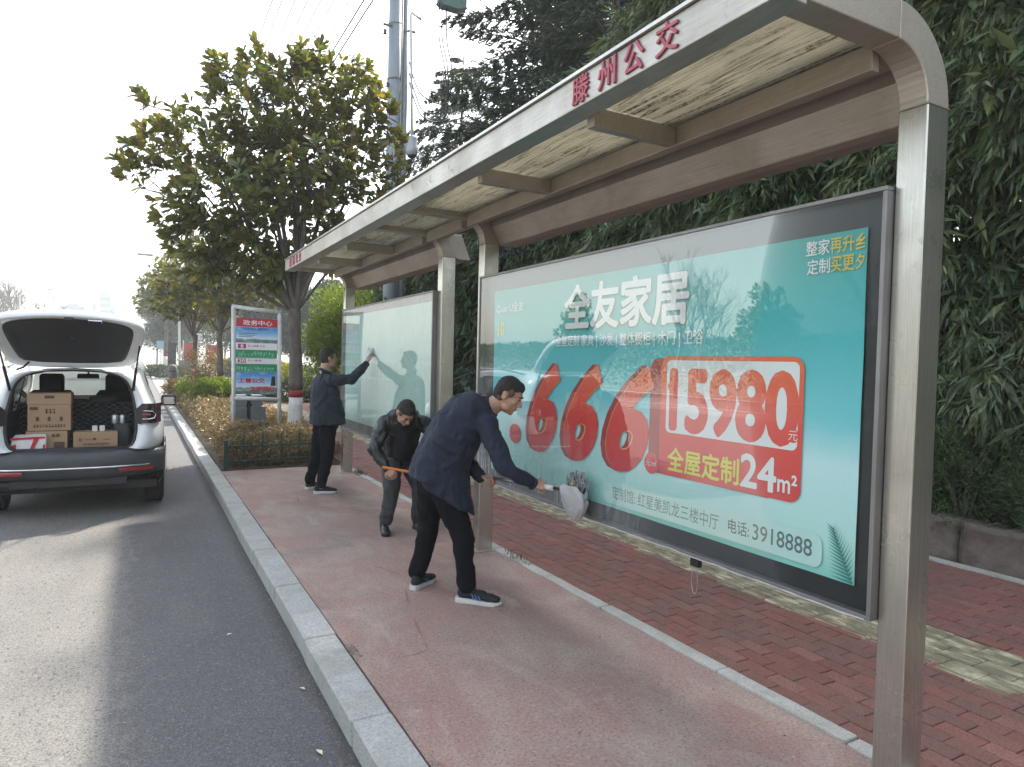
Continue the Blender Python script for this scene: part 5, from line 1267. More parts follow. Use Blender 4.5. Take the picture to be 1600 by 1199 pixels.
for pl_ in ([(-.40, .69), (-.37, .69), (-.30, .86), (-.345, .86)], [(-.58, .77), (-.50, .80), (-.50, .70), (-.575, .70)], [(-.55, .84), (-.25, .855), (-.25, .875), (-.55, .865)], [(-.27, .74), (-.25, .74), (-.25, .80), (-.27, .78)]):
    q.add([wb(x, .088+(z-.675)*.03, z) for x, z in pl_], [tuple(range(len(pl_)))])
obj('ribbon_print', q, M['bagred'], t)
t = tag(obj('plastic_bag', (lambda q: (q.add([wb(x, y, z) for x, y, z in ((-.2, .07, .675), (-.02, .06, .675), (.02, .18, .675), (-.18, .2, .675), (-.12, .09, .735), (-.04, .07, .745), (0, .13, .73), (-.1, .16, .75))], [(0, 3, 2, 1), (4, 5, 6, 7), (0, 1, 5, 4), (1, 2, 6, 5), (2, 3, 7, 6), (3, 0, 4, 7)]), q)[1])(MB()), M['bagwhite']), 'crumpled white plastic bag between the cartons in the boot', 'bag'); sub(t, 2)
for k, x in enumerate((.165, .235)):
    q = MB(); q.box(x+CX, x+.05+CX, .2+LY, .24+LY, .906+CZ, .968+CZ); o = bevel(obj('small_box', q, M['bagwhite']), .003, 2); tag(o, ['left of two tiny white boxes on the long low carton', 'right of two tiny white boxes on the long low carton'][k], 'box', 'tiny white boxes')
M['silver'] = mat('crinkled_silver_film', (0.6, 0.6, 0.6), (0.35, 0.35, 0.36), 20, 0.3, 0.8, bump=.6, bscale=30, bdist=.01)
t = thing('tool_bag', 'black bag topped by silver film packs at the right of the boot', 'bag', wb(.45, .3, .9))
q = MB(); q.bbox(.36+CX, .54+CX, .26+LY, .42+LY, .672+CZ, .99+CZ, .03); bevel(obj('bag_body', q, M['trim'], t, True), .03, 3)
for x in (.345, .42): q = MB(); q.bbox(x+CX, x+.068+CX, .27+LY, .40+LY, .975+CZ, 1.085+CZ, .02); bevel(obj('film_pack', q, M['silver'], t, True), .02, 2)
# ------------------------------------------------------------------ people
def V3(*a): return Vector(a)
class Prim:
    def __init__(s): s.q = MB()
    def ball(s, c, r, rot=None, n=14, m=9):
        """ellipsoid: r = (rx,ry,rz) in frame rot (3x3 columns)"""
        rx, ry, rz = (r, r, r) if not hasattr(r, '__len__') else r
        rot = rot or Matrix.Identity(3); vs = []; c = Vector(c)
        vs.append(c+rot@V3(0, 0, rz))
        for i in range(1, m):
            t = PI*i/m
            for k in range(n):
                a = 2*PI*k/n; vs.append(c+rot@V3(rx*math.sin(t)*math.cos(a), ry*math.sin(t)*math.sin(a), rz*math.cos(t)))
        vs.append(c+rot@V3(0, 0, -rz)); L = len(vs)-1
        fs = [(0, 1+k, 1+(k+1) % n) for k in range(n)] + [(1+i*n+k, 1+(i+1)*n+k, 1+(i+1)*n+(k+1) % n, 1+i*n+(k+1) % n) for i in range(m-2) for k in range(n)] + [(L, 1+(m-2)*n+(k+1) % n, 1+(m-2)*n+k) for k in range(n)]
        s.q.add(vs, fs)
    def cap(s, a, b, ra, rb):
        a, b = Vector(a), Vector(b); d = (b-a); L = d.length
        if L < 1e-5: s.ball(a, ra); return
        rot = d.to_track_quat('Z', 'Y').to_matrix(); n = 14; vs = []; rings = []
        for i in range(1, 5): t = PI/2*i/5; rings.append((-ra*math.cos(t), ra*math.sin(t)))
        for i in range(0, 5): u = i/4; rings.append((L*u, ra+(rb-ra)*u))
        for i in range(1, 5): t = PI/2*i/5; rings.append((L+rb*math.sin(t), rb*math.cos(t)))
        vs.append(a+rot@V3(0, 0, -ra))
        for z, r in rings:
            for k in range(n): t = 2*PI*k/n; vs.append(a+rot@V3(r*math.cos(t), r*math.sin(t), z))
        vs.append(b+rot@V3(0, 0, rb)); m = len(rings); E_ = len(vs)-1
        fs = [(0, 1+(k+1) % n, 1+k) for k in range(n)] + [(1+i*n+k, 1+i*n+(k+1) % n, 1+(i+1)*n+(k+1) % n, 1+(i+1)*n+k) for i in range(m-1) for k in range(n)] + [(E_, 1+(m-1)*n+k, 1+(m-1)*n+(k+1) % n) for k in range(n)]
        s.q.add(vs, fs)
    def chain(s, pts, rad):
        for i in range(len(pts)-1): s.cap(pts[i], pts[i+1], rad[i], rad[i+1])
    def loft(s, secs, n=28):
        """secs: (centre, lateral vec, forward vec, half width, half depth)"""
        vs = []
        for c, la, fo, hw, hd in secs:
            c, la, fo = Vector(c), Vector(la).normalized(), Vector(fo).normalized()
            for k in range(n):
                t = 2*PI*k/n; ct, st = math.cos(t), math.sin(t); e = .82
                vs.append(c+la*hw*math.copysign(abs(ct)**e, ct)+fo*hd*math.copysign(abs(st)**e, st))
        m = len(secs); fs = [(i*n+k, i*n+(k+1) % n, (i+1)*n+(k+1) % n, (i+1)*n+k) for i in range(m-1) for k in range(n)]
        fs += [tuple(range(n-1, -1, -1)), tuple((m-1)*n+k for k in range(n))]; s.q.add(vs, fs)
TMPS = bpy.data.scenes.new('workspace')
def remesh(name, prim, voxel, smooth=4, fold=0.0, fscale=9, stretch=(1, 1, 1), sub_=0, seed=0):
    me = bpy.data.meshes.new(name+'_src'); me.from_pydata([tuple(v) for v in prim.q.v], [], prim.q.f)
    bm = bmesh.new(); bm.from_mesh(me); bmesh.ops.recalc_face_normals(bm, faces=bm.faces); bm.to_mesh(me); bm.free()
    o = bpy.data.objects.new(name+'_src', me); TMPS.collection.objects.link(o)
    r = o.modifiers.new('r', 'REMESH'); r.mode = 'VOXEL'; r.voxel_size = voxel; r.adaptivity = 0
    s = o.modifiers.new('s', 'SMOOTH'); s.factor = .6; s.iterations = smooth
    with bpy.context.temp_override(scene=TMPS, view_layer=TMPS.view_layers[0]):
        dg = bpy.context.evaluated_depsgraph_get(); out = bpy.data.meshes.new_from_object(o.evaluated_get(dg))
    bpy.data.objects.remove(o); bpy.data.meshes.remove(me); out.name = name
    if fold:
        sx = Vector(stretch); nv = len(out.vertices); co = np.zeros(nv*3); no = np.zeros(nv*3)
        out.vertices.foreach_get('co', co); out.vertex_normals.foreach_get('vector', no); co = co.reshape(-1, 3); no = no.reshape(-1, 3); ff = np.zeros(nv)
        for k in range(nv):
            p = Vector((co[k, 0]*sx.x, co[k, 1]*sx.y, co[k, 2]*sx.z))*fscale+Vector((seed*7.3, seed*3.1, 0))
            n1 = mnoise.noise(p+1.6*mnoise.noise_vector(p*.45)); n2 = mnoise.noise(p*2.3+Vector((5, 2, 1))); n3 = mnoise.noise(p*1.5+2.2*mnoise.noise_vector(p*.6)+Vector((1, 9, 4)))
            ff[k] = (1-abs(n1)*2.6)*.55+(1-abs(n3)*3.2)*.35+n2*.3-.35
        co += no*(ff*fold)[:, None]; out.vertices.foreach_set('co', co.ravel())
    out.polygons.foreach_set('use_smooth', [True]*len(out.polygons)); out.update(); return out

def M_skin():
    m, n, b, out = newmat('skin'); g = NG(n); v = g.pos()
    col = g.mix(g.ramp(g.noise(v, 14, 4), [(0.35, 0.0), (0.7, 1.0)]), (0.40, 0.225, 0.15), (0.47, 0.285, 0.20)); g.set(b.inputs['Base Color'], col); b.inputs['Roughness'].default_value = 0.5
    b.inputs['Subsurface Weight'].default_value = 0.12; b.inputs['Subsurface Radius'].default_value = (0.01, 0.004, 0.002); n.links.new(g.bump(g.noise(v, 200, 3), .1, .001), b.inputs['Normal']); return m
M['skin'] = M_skin()
def hairmat():
    m, n, b, out = newmat('short_black_hair'); g = NG(n); v = g.pos((1, 1, .35))
    f = g.noise(v, 420, 3, .8); g.set(b.inputs['Base Color'], g.mix(f, (0.008, 0.007, 0.006), (0.028, 0.024, 0.02))); b.inputs['Roughness'].default_value = .6
    n.links.new(g.bump(f, .9, .006), b.inputs['Normal']); return m
M['hair'] = hairmat()
M['hair_fade'] = mat('clipped_hair', (0.13, 0.08, 0.055), (0.055, 0.036, 0.026), 260, .7, bump=.2, bscale=300)
M['navy'] = mat('navy_jacket_cloth', (0.012, 0.019, 0.040), (0.007, 0.012, 0.027), 5, 0.8, bump=0.35, bscale=60, bdist=.004, sheen=.04)
M['navy2'] = mat('charcoal_navy_jacket_cloth', (0.022, 0.030, 0.043), (0.014, 0.020, 0.030), 5, 0.8, bump=0.35, bscale=60, bdist=.004, sheen=.04)
M['leather'] = mat('black_leather', (0.014, 0.018, 0.017), (0.022, 0.026, 0.025), 9, 0.33, bump=0.8, bscale=28, bdist=.012)
M['blackcloth'] = mat('black_trouser_cloth', (0.006, 0.0065, 0.009), (0.010, 0.011, 0.013), 5, 0.95, spec=.2, bump=0.2, bscale=300, bdist=.001)
M['jeans'] = mat('faded_black_denim', (0.060, 0.066, 0.068), (0.028, 0.031, 0.033), 7, 0.85, bump=0.3, bscale=300, bdist=.001)
M['shirt'] = mat('black_sweater', (0.012, 0.013, 0.018), None, 6, .9, bump=.3, bscale=200)
M['sole'] = mat('white_sole_rubber', (0.68, 0.68, 0.66), None, 10, .6, bump=0); M['shoe'] = mat('black_knit_shoe', (0.012, 0.013, 0.016), (0.02, 0.021, 0.026), 20, .8, bump=.4, bscale=250, bdist=.002)
M['stripe'] = flat('blue_shoe_stripe', (0.06, 0.16, 0.36), .4); M['lip'] = flat('lip_tone', (0.27, 0.10, 0.08), .5); M['eye'] = flat('dark_eye', (0.015, 0.01, 0.01), .25)

def frame(F, U):
    F = Vector(F).normalized(); U = Vector(U); R_ = F.cross(U).normalized(); U = R_.cross(F); return Matrix((R_, F, U)).transposed()   # columns: right, forward, up
def head_prims(P, c, fr, neck, sc=1.0):
    T = lambda x, y, z: Vector(c)+fr@(V3(x, y, z)*sc)
    e = lambda x, y, z, a, b_, d: P.ball(T(x, y, z), (a*sc, b_*sc, d*sc), fr)
    e(0, 0, .03, .076, .096, .097); e(0, .028, -.02, .066, .070, .085); e(0, .034, -.066, .053, .056, .046); e(0, .072, -.094, .024, .020, .019); e(0, .083, .033, .050, .018, .014)
    for s in (-1, 1):
        e(s*.040, .066, -.016, .024, .024, .022); e(s*.079, -.004, -.004, .010, .021, .032); e(s*.083, -.010, .010, .007, .018, .018); e(s*.031, .082, .010, .016, .011, .010); e(s*.045, .03, -.07, .018, .035, .026); e(s*.011, .104, -.030, .0085, .010, .008)
    P.cap(T(0, .090, .018), T(0, .116, -.024), .009*sc, .0125*sc)
    e(0, .093, -.052, .023, .011, .0065); e(0, .092, -.063, .020, .011, .0065); e(0, .084, -.056, .032, .018, .022)
    P.cap(T(0, -.022, -.05), neck, .060*sc, .066*sc)
def head_details(t, body, c, fr, sc=1.0):
    T = lambda x, y, z: Vector(c)+fr@(V3(x, y, z)*sc)
    P = Prim()
    def he(x, y, z, a, b_, d): P.ball(T(x, y, z), (a*sc, b_*sc, d*sc), fr)
    he(0, -.008, .048, .081, .096, .090); he(0, -.040, .012, .077, .064, .088); he(0, .045, .082, .058, .046, .044)
    obj('hair', remesh('hair', P, .005, 2, .004, 75), M['hair'], body)
    P = Prim()
    for s in (-1, 1): P.ball(T(s*.066, .022, .030), (.0135*sc, .030*sc, .034*sc), fr); P.ball(T(s*.058, -.032, -.02), (.013*sc, .03*sc, .034*sc), fr)
    P.ball(T(0, -.058, -.030), (.048*sc, .022*sc, .034*sc), fr)
    obj('clipped_hair', remesh('clipped_hair', P, .005, 2), M['hair_fade'], body)
    for s in (-1, 1):
        q = MB(); q.tube([T(s*.014, .1005, .030), T(s*.030, .1015, .036), T(s*.052, .084, .030)], [.0035, .0045, .0025], 6); obj('eyebrow', q, M['hair'], body, True)
        q = MB(); q.tube([T(s*.018, .0925, .008), T(s*.031, .0945, .0095), T(s*.046, .0845, .007)], [.0015, .0034, .0012], 6); obj('eye', q, M['eye'], body, True)
    q = MB(); q.tube([T(-.024, .097, -.058), T(-.01, .1035, -.0565), T(0, .1045, -.0575), T(.01, .1035, -.0565), T(.024, .097, -.058)], [.0012, .0028, .003, .0028, .0012], 6); obj('mouth', q, M['lip'], body, True)
def hand_prims(P, wrist, d, nrm, side, curl=(.5, .6, .5), thumb=.6, sc=1.0, spread=.06):
    """d: towards the fingers, nrm: back of the hand, side: +1/-1 where the thumb leaves (along d x nrm)"""
    d = Vector(d).normalized(); nrm = Vector(nrm); s_ = d.cross(nrm).normalized(); nrm = s_.cross(d).normalized()
    W = Vector(wrist); pr = Matrix((s_, d, nrm)).transposed()
    P.ball(W+d*.050*sc, (.041*sc, .054*sc, .0155*sc), pr); P.ball(W+d*.068*sc, (.043*sc, .034*sc, .0145*sc), pr); P.ball(W+d*.012*sc, (.028*sc, .03*sc, .019*sc), pr)
    for i, (o_, L) in enumerate(((.030, .92), (.010, 1.05), (-.010, .98), (-.029, .76))):
        a = 0; p = W+d*(.088-.006*abs(i-1.3))*sc+s_*o_*side*sc; di = (d+s_*side*o_*spread*30*.1).normalized(); lens = (.043*L, .027*L, .021*L); rr = (.0098, .0088, .0080, .0068)
        for k in range(3):
            a += curl[k]*(1+.08*i); v_ = di*math.cos(a)-nrm*math.sin(a); p2 = p+v_*lens[k]*sc; P.cap(p, p2, rr[k]*sc, rr[k+1]*sc); p = p2
    p = W+d*.022*sc+s_*side*.030*sc-nrm*.004*sc; v1 = (d*.62+s_*side*.72-nrm*.25*thumb).normalized(); p2 = p+v1*.042*sc; P.cap(p, p2, .0135*sc, .0105*sc)
    v2 = (d*.9+s_*side*(.30-.5*thumb)-nrm*.75*thumb).normalized(); p3 = p2+v2*.031*sc; P.cap(p2, p3, .0105*sc, .0095*sc); v3 = (v2-s_*side*.3*thumb-nrm*.2*thumb).normalized(); P.cap(p3, p3+v3*.024*sc, .0095*sc, .0078*sc)
def shoe(t, heel, toe, m_up, label=None, sole_m=None, boot=False, lift=0.0, stripe=False, pitch=0.0):
    heel, toe = V3(heel[0], heel[1], 0.0+lift), V3(toe[0], toe[1], 0.0); d = (toe-heel); L = d.length; d.normalize(); s_ = d.cross(V3(0, 0, 1)).normalized(); u = s_.cross(d).normalized(); k = L/.285
    T = lambda y, x, z: heel+d*(y*k)+s_*(x*k)+u*(z*k)
    fr = Matrix((s_, d, u)).transposed(); P = Prim()
    P.ball(T(.045, 0, .055), (.036, .045, .045), fr); P.ball(T(.085, 0, .06), (.037, .06, .046), fr); P.ball(T(.15, 0, .048), (.042, .06, .036), fr); P.ball(T(.205, .002, .040), (.046, .055, .028), fr); P.ball(T(.245, .004, .036), (.040, .036, .022), fr)
    P.ball(T(.05, 0, .085), (.033, .04, .03), fr)
    if boot: P.cap(T(.06, 0, .06), T(.055, 0, .14), .042, .046)
    sh = obj('shoe', remesh('shoe', P, .006, 3, .0012, 60), m_up, t)
    out = [(-.004, .0), (.0, .026), (.03, .038), (.09, .036), (.15, .041), (.20, .048), (.245, .043), (.272, .026), (.286, 0)]
    loop = [T(y, x, 0) for y, x in out]+[T(y, -x, 0) for y, x in out[1:-1][::-1]]; n = len(loop); q = MB()
    hts = [.030-.012*((p-heel).dot(d)/L) + .012*max(0, ((p-heel).dot(d)/L-.8)) for p in loop]
    q.add([p+u*(.012*max(0, (p-heel).dot(d)/L-.82)*3) for p in loop]+[p+u*(h+.006) for p, h in zip(loop, hts)]+[heel+d*L*.5+u*.03], [tuple(range(n-1, -1, -1))]+[(i, (i+1) % n, n+(i+1) % n, n+i) for i in range(n)]+[(n+i, n+(i+1) % n, 2*n) for i in range(n)])
    bevel(obj('sole', q, sole_m or M['sole'], sh), .004, 2, 50)
    if stripe:
        q = MB()
        for sd in (-1, 1):
            for j in range(3):
                q = MB(); y = .118+.020*j; q.add([T(y, sd*.0435, .030), T(y+.009, sd*.0445, .030), T(y-.006, sd*.0385, .062-.004*j), T(y-.015, sd*.0375, .064-.004*j)], [(0, 1, 2, 3)]); obj('stripe', q, M['stripe'], sh)
    q = MB()
    for j in range(5): y = .105+.018*j; z = .098-.0085*j; q.tube([T(y, -.018, z), T(y+.004, 0, z+.006), T(y, .018, z)], .0028, 5)
    obj('laces', q, M['shoe'] if not boot else M['leather'], sh, True); return sh
def jacket_details(t, jk, m, zipline, pocket=None, collar=None):
    if zipline: q = MB(); q.tube(zipline, .003, 5); obj('zip', q, M['black'], jk, True)
    if collar:
        q = MB(); q.tube(collar[0], collar[1], 10); obj('collar', remesh('collar', (lambda P: (setattr(P, 'q', q), P)[1])(Prim()), .006, 3), m, jk)

def build_man(label, base, head_c, face_dir, up_dir, neck, torso, lat, arms, legs, jacket_m, trouser_m, shoes, hands, hem, seed, skirt=None, sc=1.0, inner=None):
    t = thing('person', label, 'person', base); fr = frame(face_dir, up_dir)
    # body: one continuous skin surface
    P = Prim(); head_prims(P, head_c, fr, neck, sc)
    P.loft([(c, lat_, fo, hw*.72, hd*.68) for c, lat_, fo, hw, hd in torso]); P.cap(torso[-1][0], neck, .07, .062)
    for sh_, el, wr in arms: P.chain([sh_, el, wr], [.046, .036, .025])
    for hp, kn, an in legs: P.chain([hp, kn, an], [.075, .052, .036])
    P.cap(legs[0][0], legs[1][0], .085, .085); P.cap(torso[0][0], (Vector(legs[0][0])+Vector(legs[1][0]))/2, .09, .09)
    for h in hands: hand_prims(P, *h[0], **h[1])
    body = obj('body', remesh('body', P, .0056, 2), M['skin'], t)
    head_details(t, body, head_c, fr, sc)
    # jacket
    P = Prim(); P.loft(torso)
    for (sh_, el, wr) in arms:
        sh_, el, wr = map(Vector, (sh_, el, wr)); P.chain([Vector(torso[-2][0]).lerp(sh_, .55), sh_], [.085, .078]); P.chain([sh_, sh_.lerp(el, .5), el, el.lerp(wr, .55), wr], [.078, .070, .062, .054, .043])
    if skirt: P.loft(skirt)
    P.cap(Vector(torso[-1][0]), Vector(neck), .082, .066)
    jk = obj('jacket', remesh('jacket', P, .0095, 4, .017, 7.5, (1, 1, .75), seed=seed), jacket_m, t)
    # cuffs and hem welt
    for (sh_, el, wr) in arms:
        el, wr = Vector(el), Vector(wr); d = (wr-el).normalized(); q = MB(); q.tube([wr+d*.022, wr+d*.036, wr+d*.044], [.043, .042, .036], 16); obj('cuff', q, jacket_m, jk, True)
    nv = Vector(neck); hc = Vector(head_c); ax = (hc-nv).normalized(); q = MB(); fo = (fr@V3(0, 1, 0)); side_ = ax.cross(fo).normalized(); f2 = side_.cross(ax).normalized()*-1
    ringc = nv+ax*.004
    q.tube([ringc+(side_*math.cos(a)+f2*math.sin(a))*.066+ax*(.012-.016*math.sin(a)*(1 if f2.dot(fo) > 0 else -1)) for a in [i*PI/10 for i in range(21)]], .017, 8); obj('collar', q, jacket_m, jk, True)
    # trousers
    P = Prim()
    for hp, kn, an in legs:
        hp, kn, an = map(Vector, (hp, kn, an)); P.chain([hp, hp.lerp(kn, .5), kn, kn.lerp(an, .5), an+Vector((0, 0, .035))], [.108, .094, .077, .069, .063])
        P.ball(hp+Vector((0, 0, .02)), (.11, .11, .11))
    P.cap(legs[0][0], legs[1][0], .115, .115); P.cap(torso[0][0], (Vector(legs[0][0])+Vector(legs[1][0]))/2, .125, .125)
    obj('trousers', remesh('trousers', P, .0095, 3, .013, 8, (1, 1, .8), seed=seed+3), trouser_m, t)
    for a, k in shoes: shoe(t, *a, **k)
    return t, body, jk

# man 1: leaning towards the near board with the mop
L1 = Vector((.30, .95, 0)); F1 = Vector((.95, -.30, 0))
def sec(c, hw, hd, tilt, la=L1, f=F1): 
    fo = Vector(f)*math.cos(tilt)-Vector((0, 0, 1))*math.sin(tilt); return (c, la, fo, hw, hd)
t1 = [sec((1.845, 4.40, .80), .22, .205, .25), sec((1.865, 4.385, .92), .22, .20, .45), sec((1.90, 4.35, 1.04), .215, .19, .60), sec((1.955, 4.31, 1.175), .215, .19, .75), sec((2.03, 4.26, 1.285), .21, .17, .85), sec((2.095, 4.20, 1.355), .155, .12, .95)]
m1 = build_man('man in dark navy jacket and black trousers leaning over to mop the near board', (1.9, 4.35, 0), (2.215, 4.075, 1.425), (.70, -.56, -.44), (.35, -.2, .92), (2.125, 4.165, 1.335), t1, L1,
    [((2.055, 4.06, 1.235), (2.115, 3.90, .965), (2.285, 3.865, .862)), ((2.10, 4.39, 1.24), (2.06, 4.43, .96), (2.11, 4.27, .855))],
    [((1.86, 4.30, .80), (1.965, 4.20, .43), (1.985, 4.175, .085)), ((1.84, 4.47, .80), (1.86, 4.57, .43), (1.79, 4.60, .085))],
    M['navy'], M['blackcloth'], [(((1.935, 4.225), (2.175, 4.005)), dict(m_up=M['shoe'], stripe=True)), (((1.735, 4.545), (1.965, 4.715)), dict(m_up=M['shoe'], stripe=True))],
    [(((2.305, 3.865, .852), (.55, -.32, -.12), (-.35, -.45, .75), -1), dict(curl=(.85, 1.1, .8), thumb=.9)), (((2.12, 4.255, .85), (.5, -.55, 0), (0, .2, 1), 1), dict(curl=(.9, 1.1, .8), thumb=.9))],
    None, 1, skirt=[(Vector((1.905, 4.33, .685)), L1, Vector((.82, -.26, -.50)), .185, .215), (Vector((1.885, 4.36, .80)), L1, Vector((.86, -.27, -.43)), .205, .205), (Vector((1.89, 4.36, .95)), L1, Vector((.84, -.27, -.46)), .205, .185)])
# man 2: bending forward, black leather jacket
L2 = Vector((1, .05, 0)); F2 = Vector((.05, -1, 0))
def sec2(c, hw, hd, tilt): return sec(c, hw, hd, tilt, L2, F2)
t2_ = [sec2((2.29, 6.42, .69), .175, .14, .2), sec2((2.28, 6.40, .80), .175, .15, .55), sec2((2.265, 6.33, .92), .185, .15, .85), sec2((2.25, 6.24, 1.02), .20, .14, 1.05), sec2((2.24, 6.15, 1.08), .19, .125, 1.15), sec2((2.225, 6.10, 1.11), .12, .09, 1.2)]
m2 = build_man('man in black leather jacket and faded jeans bending over an orange pole', (2.25, 6.2, 0), (2.185, 5.995, 1.165), (.10, -.62, -.78), (.05, -.75, .66), (2.22, 6.075, 1.12), t2_, L2,
    [((2.035, 6.16, 1.045), (1.925, 6.10, .82), (2.00, 5.985, .665)), ((2.45, 6.17, 1.04), (2.56, 6.05, .80), (2.42, 5.87, .635))],
    [((2.21, 6.42, .68), (2.115, 6.14, .42), (2.085, 6.20, .09)), ((2.37, 6.42, .68), (2.41, 6.16, .42), (2.40, 6.20, .09))],
    M['leather'], M['jeans'], [(((2.085, 6.27), (2.035, 6.02)), dict(m_up=M['leather'], boot=True, sole_m=M['black'])), (((2.40, 6.27), (2.42, 6.01)), dict(m_up=M['leather'], boot=True, sole_m=M['black']))],
    [(((2.005, 5.97, .655), (.35, -.6, -.5), (-.6, -.3, .4), 1), dict(curl=(.8, 1.1, .8), thumb=.9)), (((2.41, 5.86, .63), (-.5, -.5, -.4), (.5, -.4, .5), -1), dict(curl=(.8, 1.1, .8), thumb=.9))], None, 2, sc=.98)
P = Prim(); P.loft([sec2((2.265, 6.30, .72), .09, .12, .5), sec2((2.24, 6.19, .92), .10, .14, .9), sec2((2.225, 6.09, 1.06), .075, .09, 1.1)]); obj('sweater', remesh('sweater', P, .01, 4, .006), M['shirt'], m2[0])
# man 3: standing, wiping the far board
L3 = Vector((.12, 1, 0)); F3 = Vector((1, -.12, 0))
def sec3(c, hw, hd, tilt): return sec(c, hw, hd, tilt, L3, F3)
t3_ = [sec3((2.05, 8.37, .845), .215, .215, 0), sec3((2.04, 8.37, .98), .215, .205, 0), sec3((2.02, 8.37, 1.12), .215, .185, .05), sec3((2.01, 8.37, 1.25), .215, .165, .1), sec3((2.00, 8.37, 1.36), .20, .14, .1), sec3((2.00, 8.37, 1.44), .13, .09, .1)]
m3 = build_man('man in charcoal navy jacket standing at the far board with one arm raised', (2.0, 8.4, 0), (2.035, 8.36, 1.645), (.93, .10, .05), (0, 0, 1), (2.0, 8.365, 1.475), t3_, L3,
    [((2.03, 8.20, 1.385), (2.27, 8.12, 1.40), (2.455, 8.21, 1.575)), ((2.01, 8.56, 1.385), (2.00, 8.66, 1.12), (2.07, 8.66, .90))],
    [((2.03, 8.30, .86), (2.03, 8.28, .47), (1.965, 8.31, .085)), ((2.00, 8.46, .86), (1.96, 8.50, .47), (1.90, 8.64, .085))],
    M['navy2'], M['blackcloth'], [(((1.885, 8.335), (2.165, 8.30)), dict(m_up=M['shoe'])), (((1.85, 8.625), (2.10, 8.72)), dict(m_up=M['shoe']))],
    [(((2.475, 8.225, 1.60), (.30, .22, .88), (-.85, -.1, .25), 1), dict(curl=(.35, .5, .4), thumb=.3)), (((2.075, 8.66, .875), (.1, 0, -1), (0, 1, 0), -1), dict(curl=(.3, .3, .3), thumb=.3))], None, 3, sc=.97)

# ---- what they hold
M['crumple'] = mat('crumpled_white_paper', (0.75, 0.76, 0.78), (0.62, 0.64, 0.68), 20, .7, bump=.8, bscale=45, bdist=.01)
q = Prim(); q.ball((2.538, 8.29, 1.735), (.018, .05, .045)); q.ball((2.53, 8.32, 1.765), (.015, .03, .03)); o = obj('paper_towel', remesh('paper_towel', q, .006, 1, .012, 40), M['crumple']); tag(o, 'crumpled white paper wad held against the far board', 'paper towel')
M['orange'] = mat('orange_plastic_pole', (0.72, 0.20, 0.03), None, 5, .4, bump=0); M['pole_grey'] = mat('grey_pole_metal', (0.3, 0.3, 0.3), None, 5, .3, .8, bump=0)
t = thing('cleaning_pole', 'orange pole in the hands of the bending man', 'pole', (2.2, 5.92, .62)); q = MB(); q.tube([(1.955, 5.945, .672), (2.50, 5.80, .565)], .0125, 12); obj('tube', q, M['orange'], t, True); q = MB(); q.tube([(2.50, 5.80, .565), (2.53, 5.792, .56)], .015, 12); obj('end_cap', q, M['black'], t, True)
t = thing('mop', 'flat grey strand mop on a telescopic pole held against the near board', 'mop', (2.35, 3.85, .84))
q = MB(); q.tube([(2.10, 4.31, .852), (2.39, 3.80, .828)], .0135, 12); obj('pole', q, M['pole_grey'], t, True)
q = MB(); q.tube([(2.375, 3.825, .829), (2.41, 3.762, .829)], .019, 14); obj('grip', q, M['sole'], t, True)
q = MB(); q.tube([(2.41, 3.762, .829), (2.475, 3.648, .826)], .0105, 12); obj('lower_pole', q, M['black'], t, True)
M['lime'] = flat('lime_plastic', (0.55, 0.85, 0.02), .4); q = MB(); q.bbox(2.462, 2.492, 3.60, 3.645, .815, .895, .006); bevel(obj('clip', q, M['lime'], t), .004, 2)
M['strand'] = mat('grey_mop_yarn', (0.40, 0.40, 0.39), (0.19, 0.19, 0.185), 60, .9, bump=.5, bscale=200)
q = MB(); rm = random.Random(5)
for k in range(105):
    y0 = 3.555+rm.uniform(0, .13); x0 = 2.49+rm.uniform(-.018, .03); z0 = .82+rm.uniform(-.01, .02); h = rm.uniform(.05, .125); sp = rm.uniform(-.06, .05)
    q.tube([(x0, y0, z0), (x0-.01+rm.uniform(-.01, .01), y0+sp*.5, z0+h), (x0+rm.uniform(-.03, .02), y0+sp, z0+h*rm.uniform(.8, 1.05)), (x0+rm.uniform(-.035, .015), y0+sp*1.25, z0+h*rm.uniform(.2, .55))], [.0035, .004, .004, .003], 5, False)
obj('strands', q, M['strand'], t, True)['kind'] = 'stuff'
M['cloth'] = mat('wet_grey_cloth', (0.60, 0.60, 0.62), (0.30, 0.30, 0.31), 4.5, .85, bump=.5, bscale=160, bdist=.004)
q = MB(); n = 26; vs = []; m_ = 14
for j in range(m_+1):
    tz = j/m_; z = .862-.225*tz; r = .102*(1+.12*math.sin(tz*3))*(1-tz**2.3)**.6+.004
    for k in range(n):
        a = 2*PI*k/n; w_ = 1+.10*math.sin(a*3+tz*4)+.06*math.sin(a*7+2-tz*3); rimz = (.022*math.sin(a*2+1)+.012*math.sin(a*5))*(1-tz)
        wr_ = .014*mnoise.noise(Vector((a*1.5, tz*3, 2)))+.008*mnoise.noise(Vector((a*4, tz*8, 7)))
        vs.append((2.462+(r*.62*w_+wr_)*math.cos(a)+.01*tz, 3.600+(r*w_+wr_*1.6)*math.sin(a)-.012*tz, z+rimz+wr_))
q.add(vs, [(j*n+k, j*n+(k+1) % n, (j+1)*n+(k+1) % n, (j+1)*n+k) for j in range(m_) for k in range(n)]+[tuple(m_*n+k for k in range(n))])
o = obj('cleaning_cloth', q, M['cloth'], None, True); s_ = o.modifiers.new('s', 'SOLIDIFY'); s_.thickness = .004; sub(o, 2); tag(o, 'wet grey cloth hanging like a pouch from the mop head', 'cloth')

bpy.data.scenes.remove(TMPS)
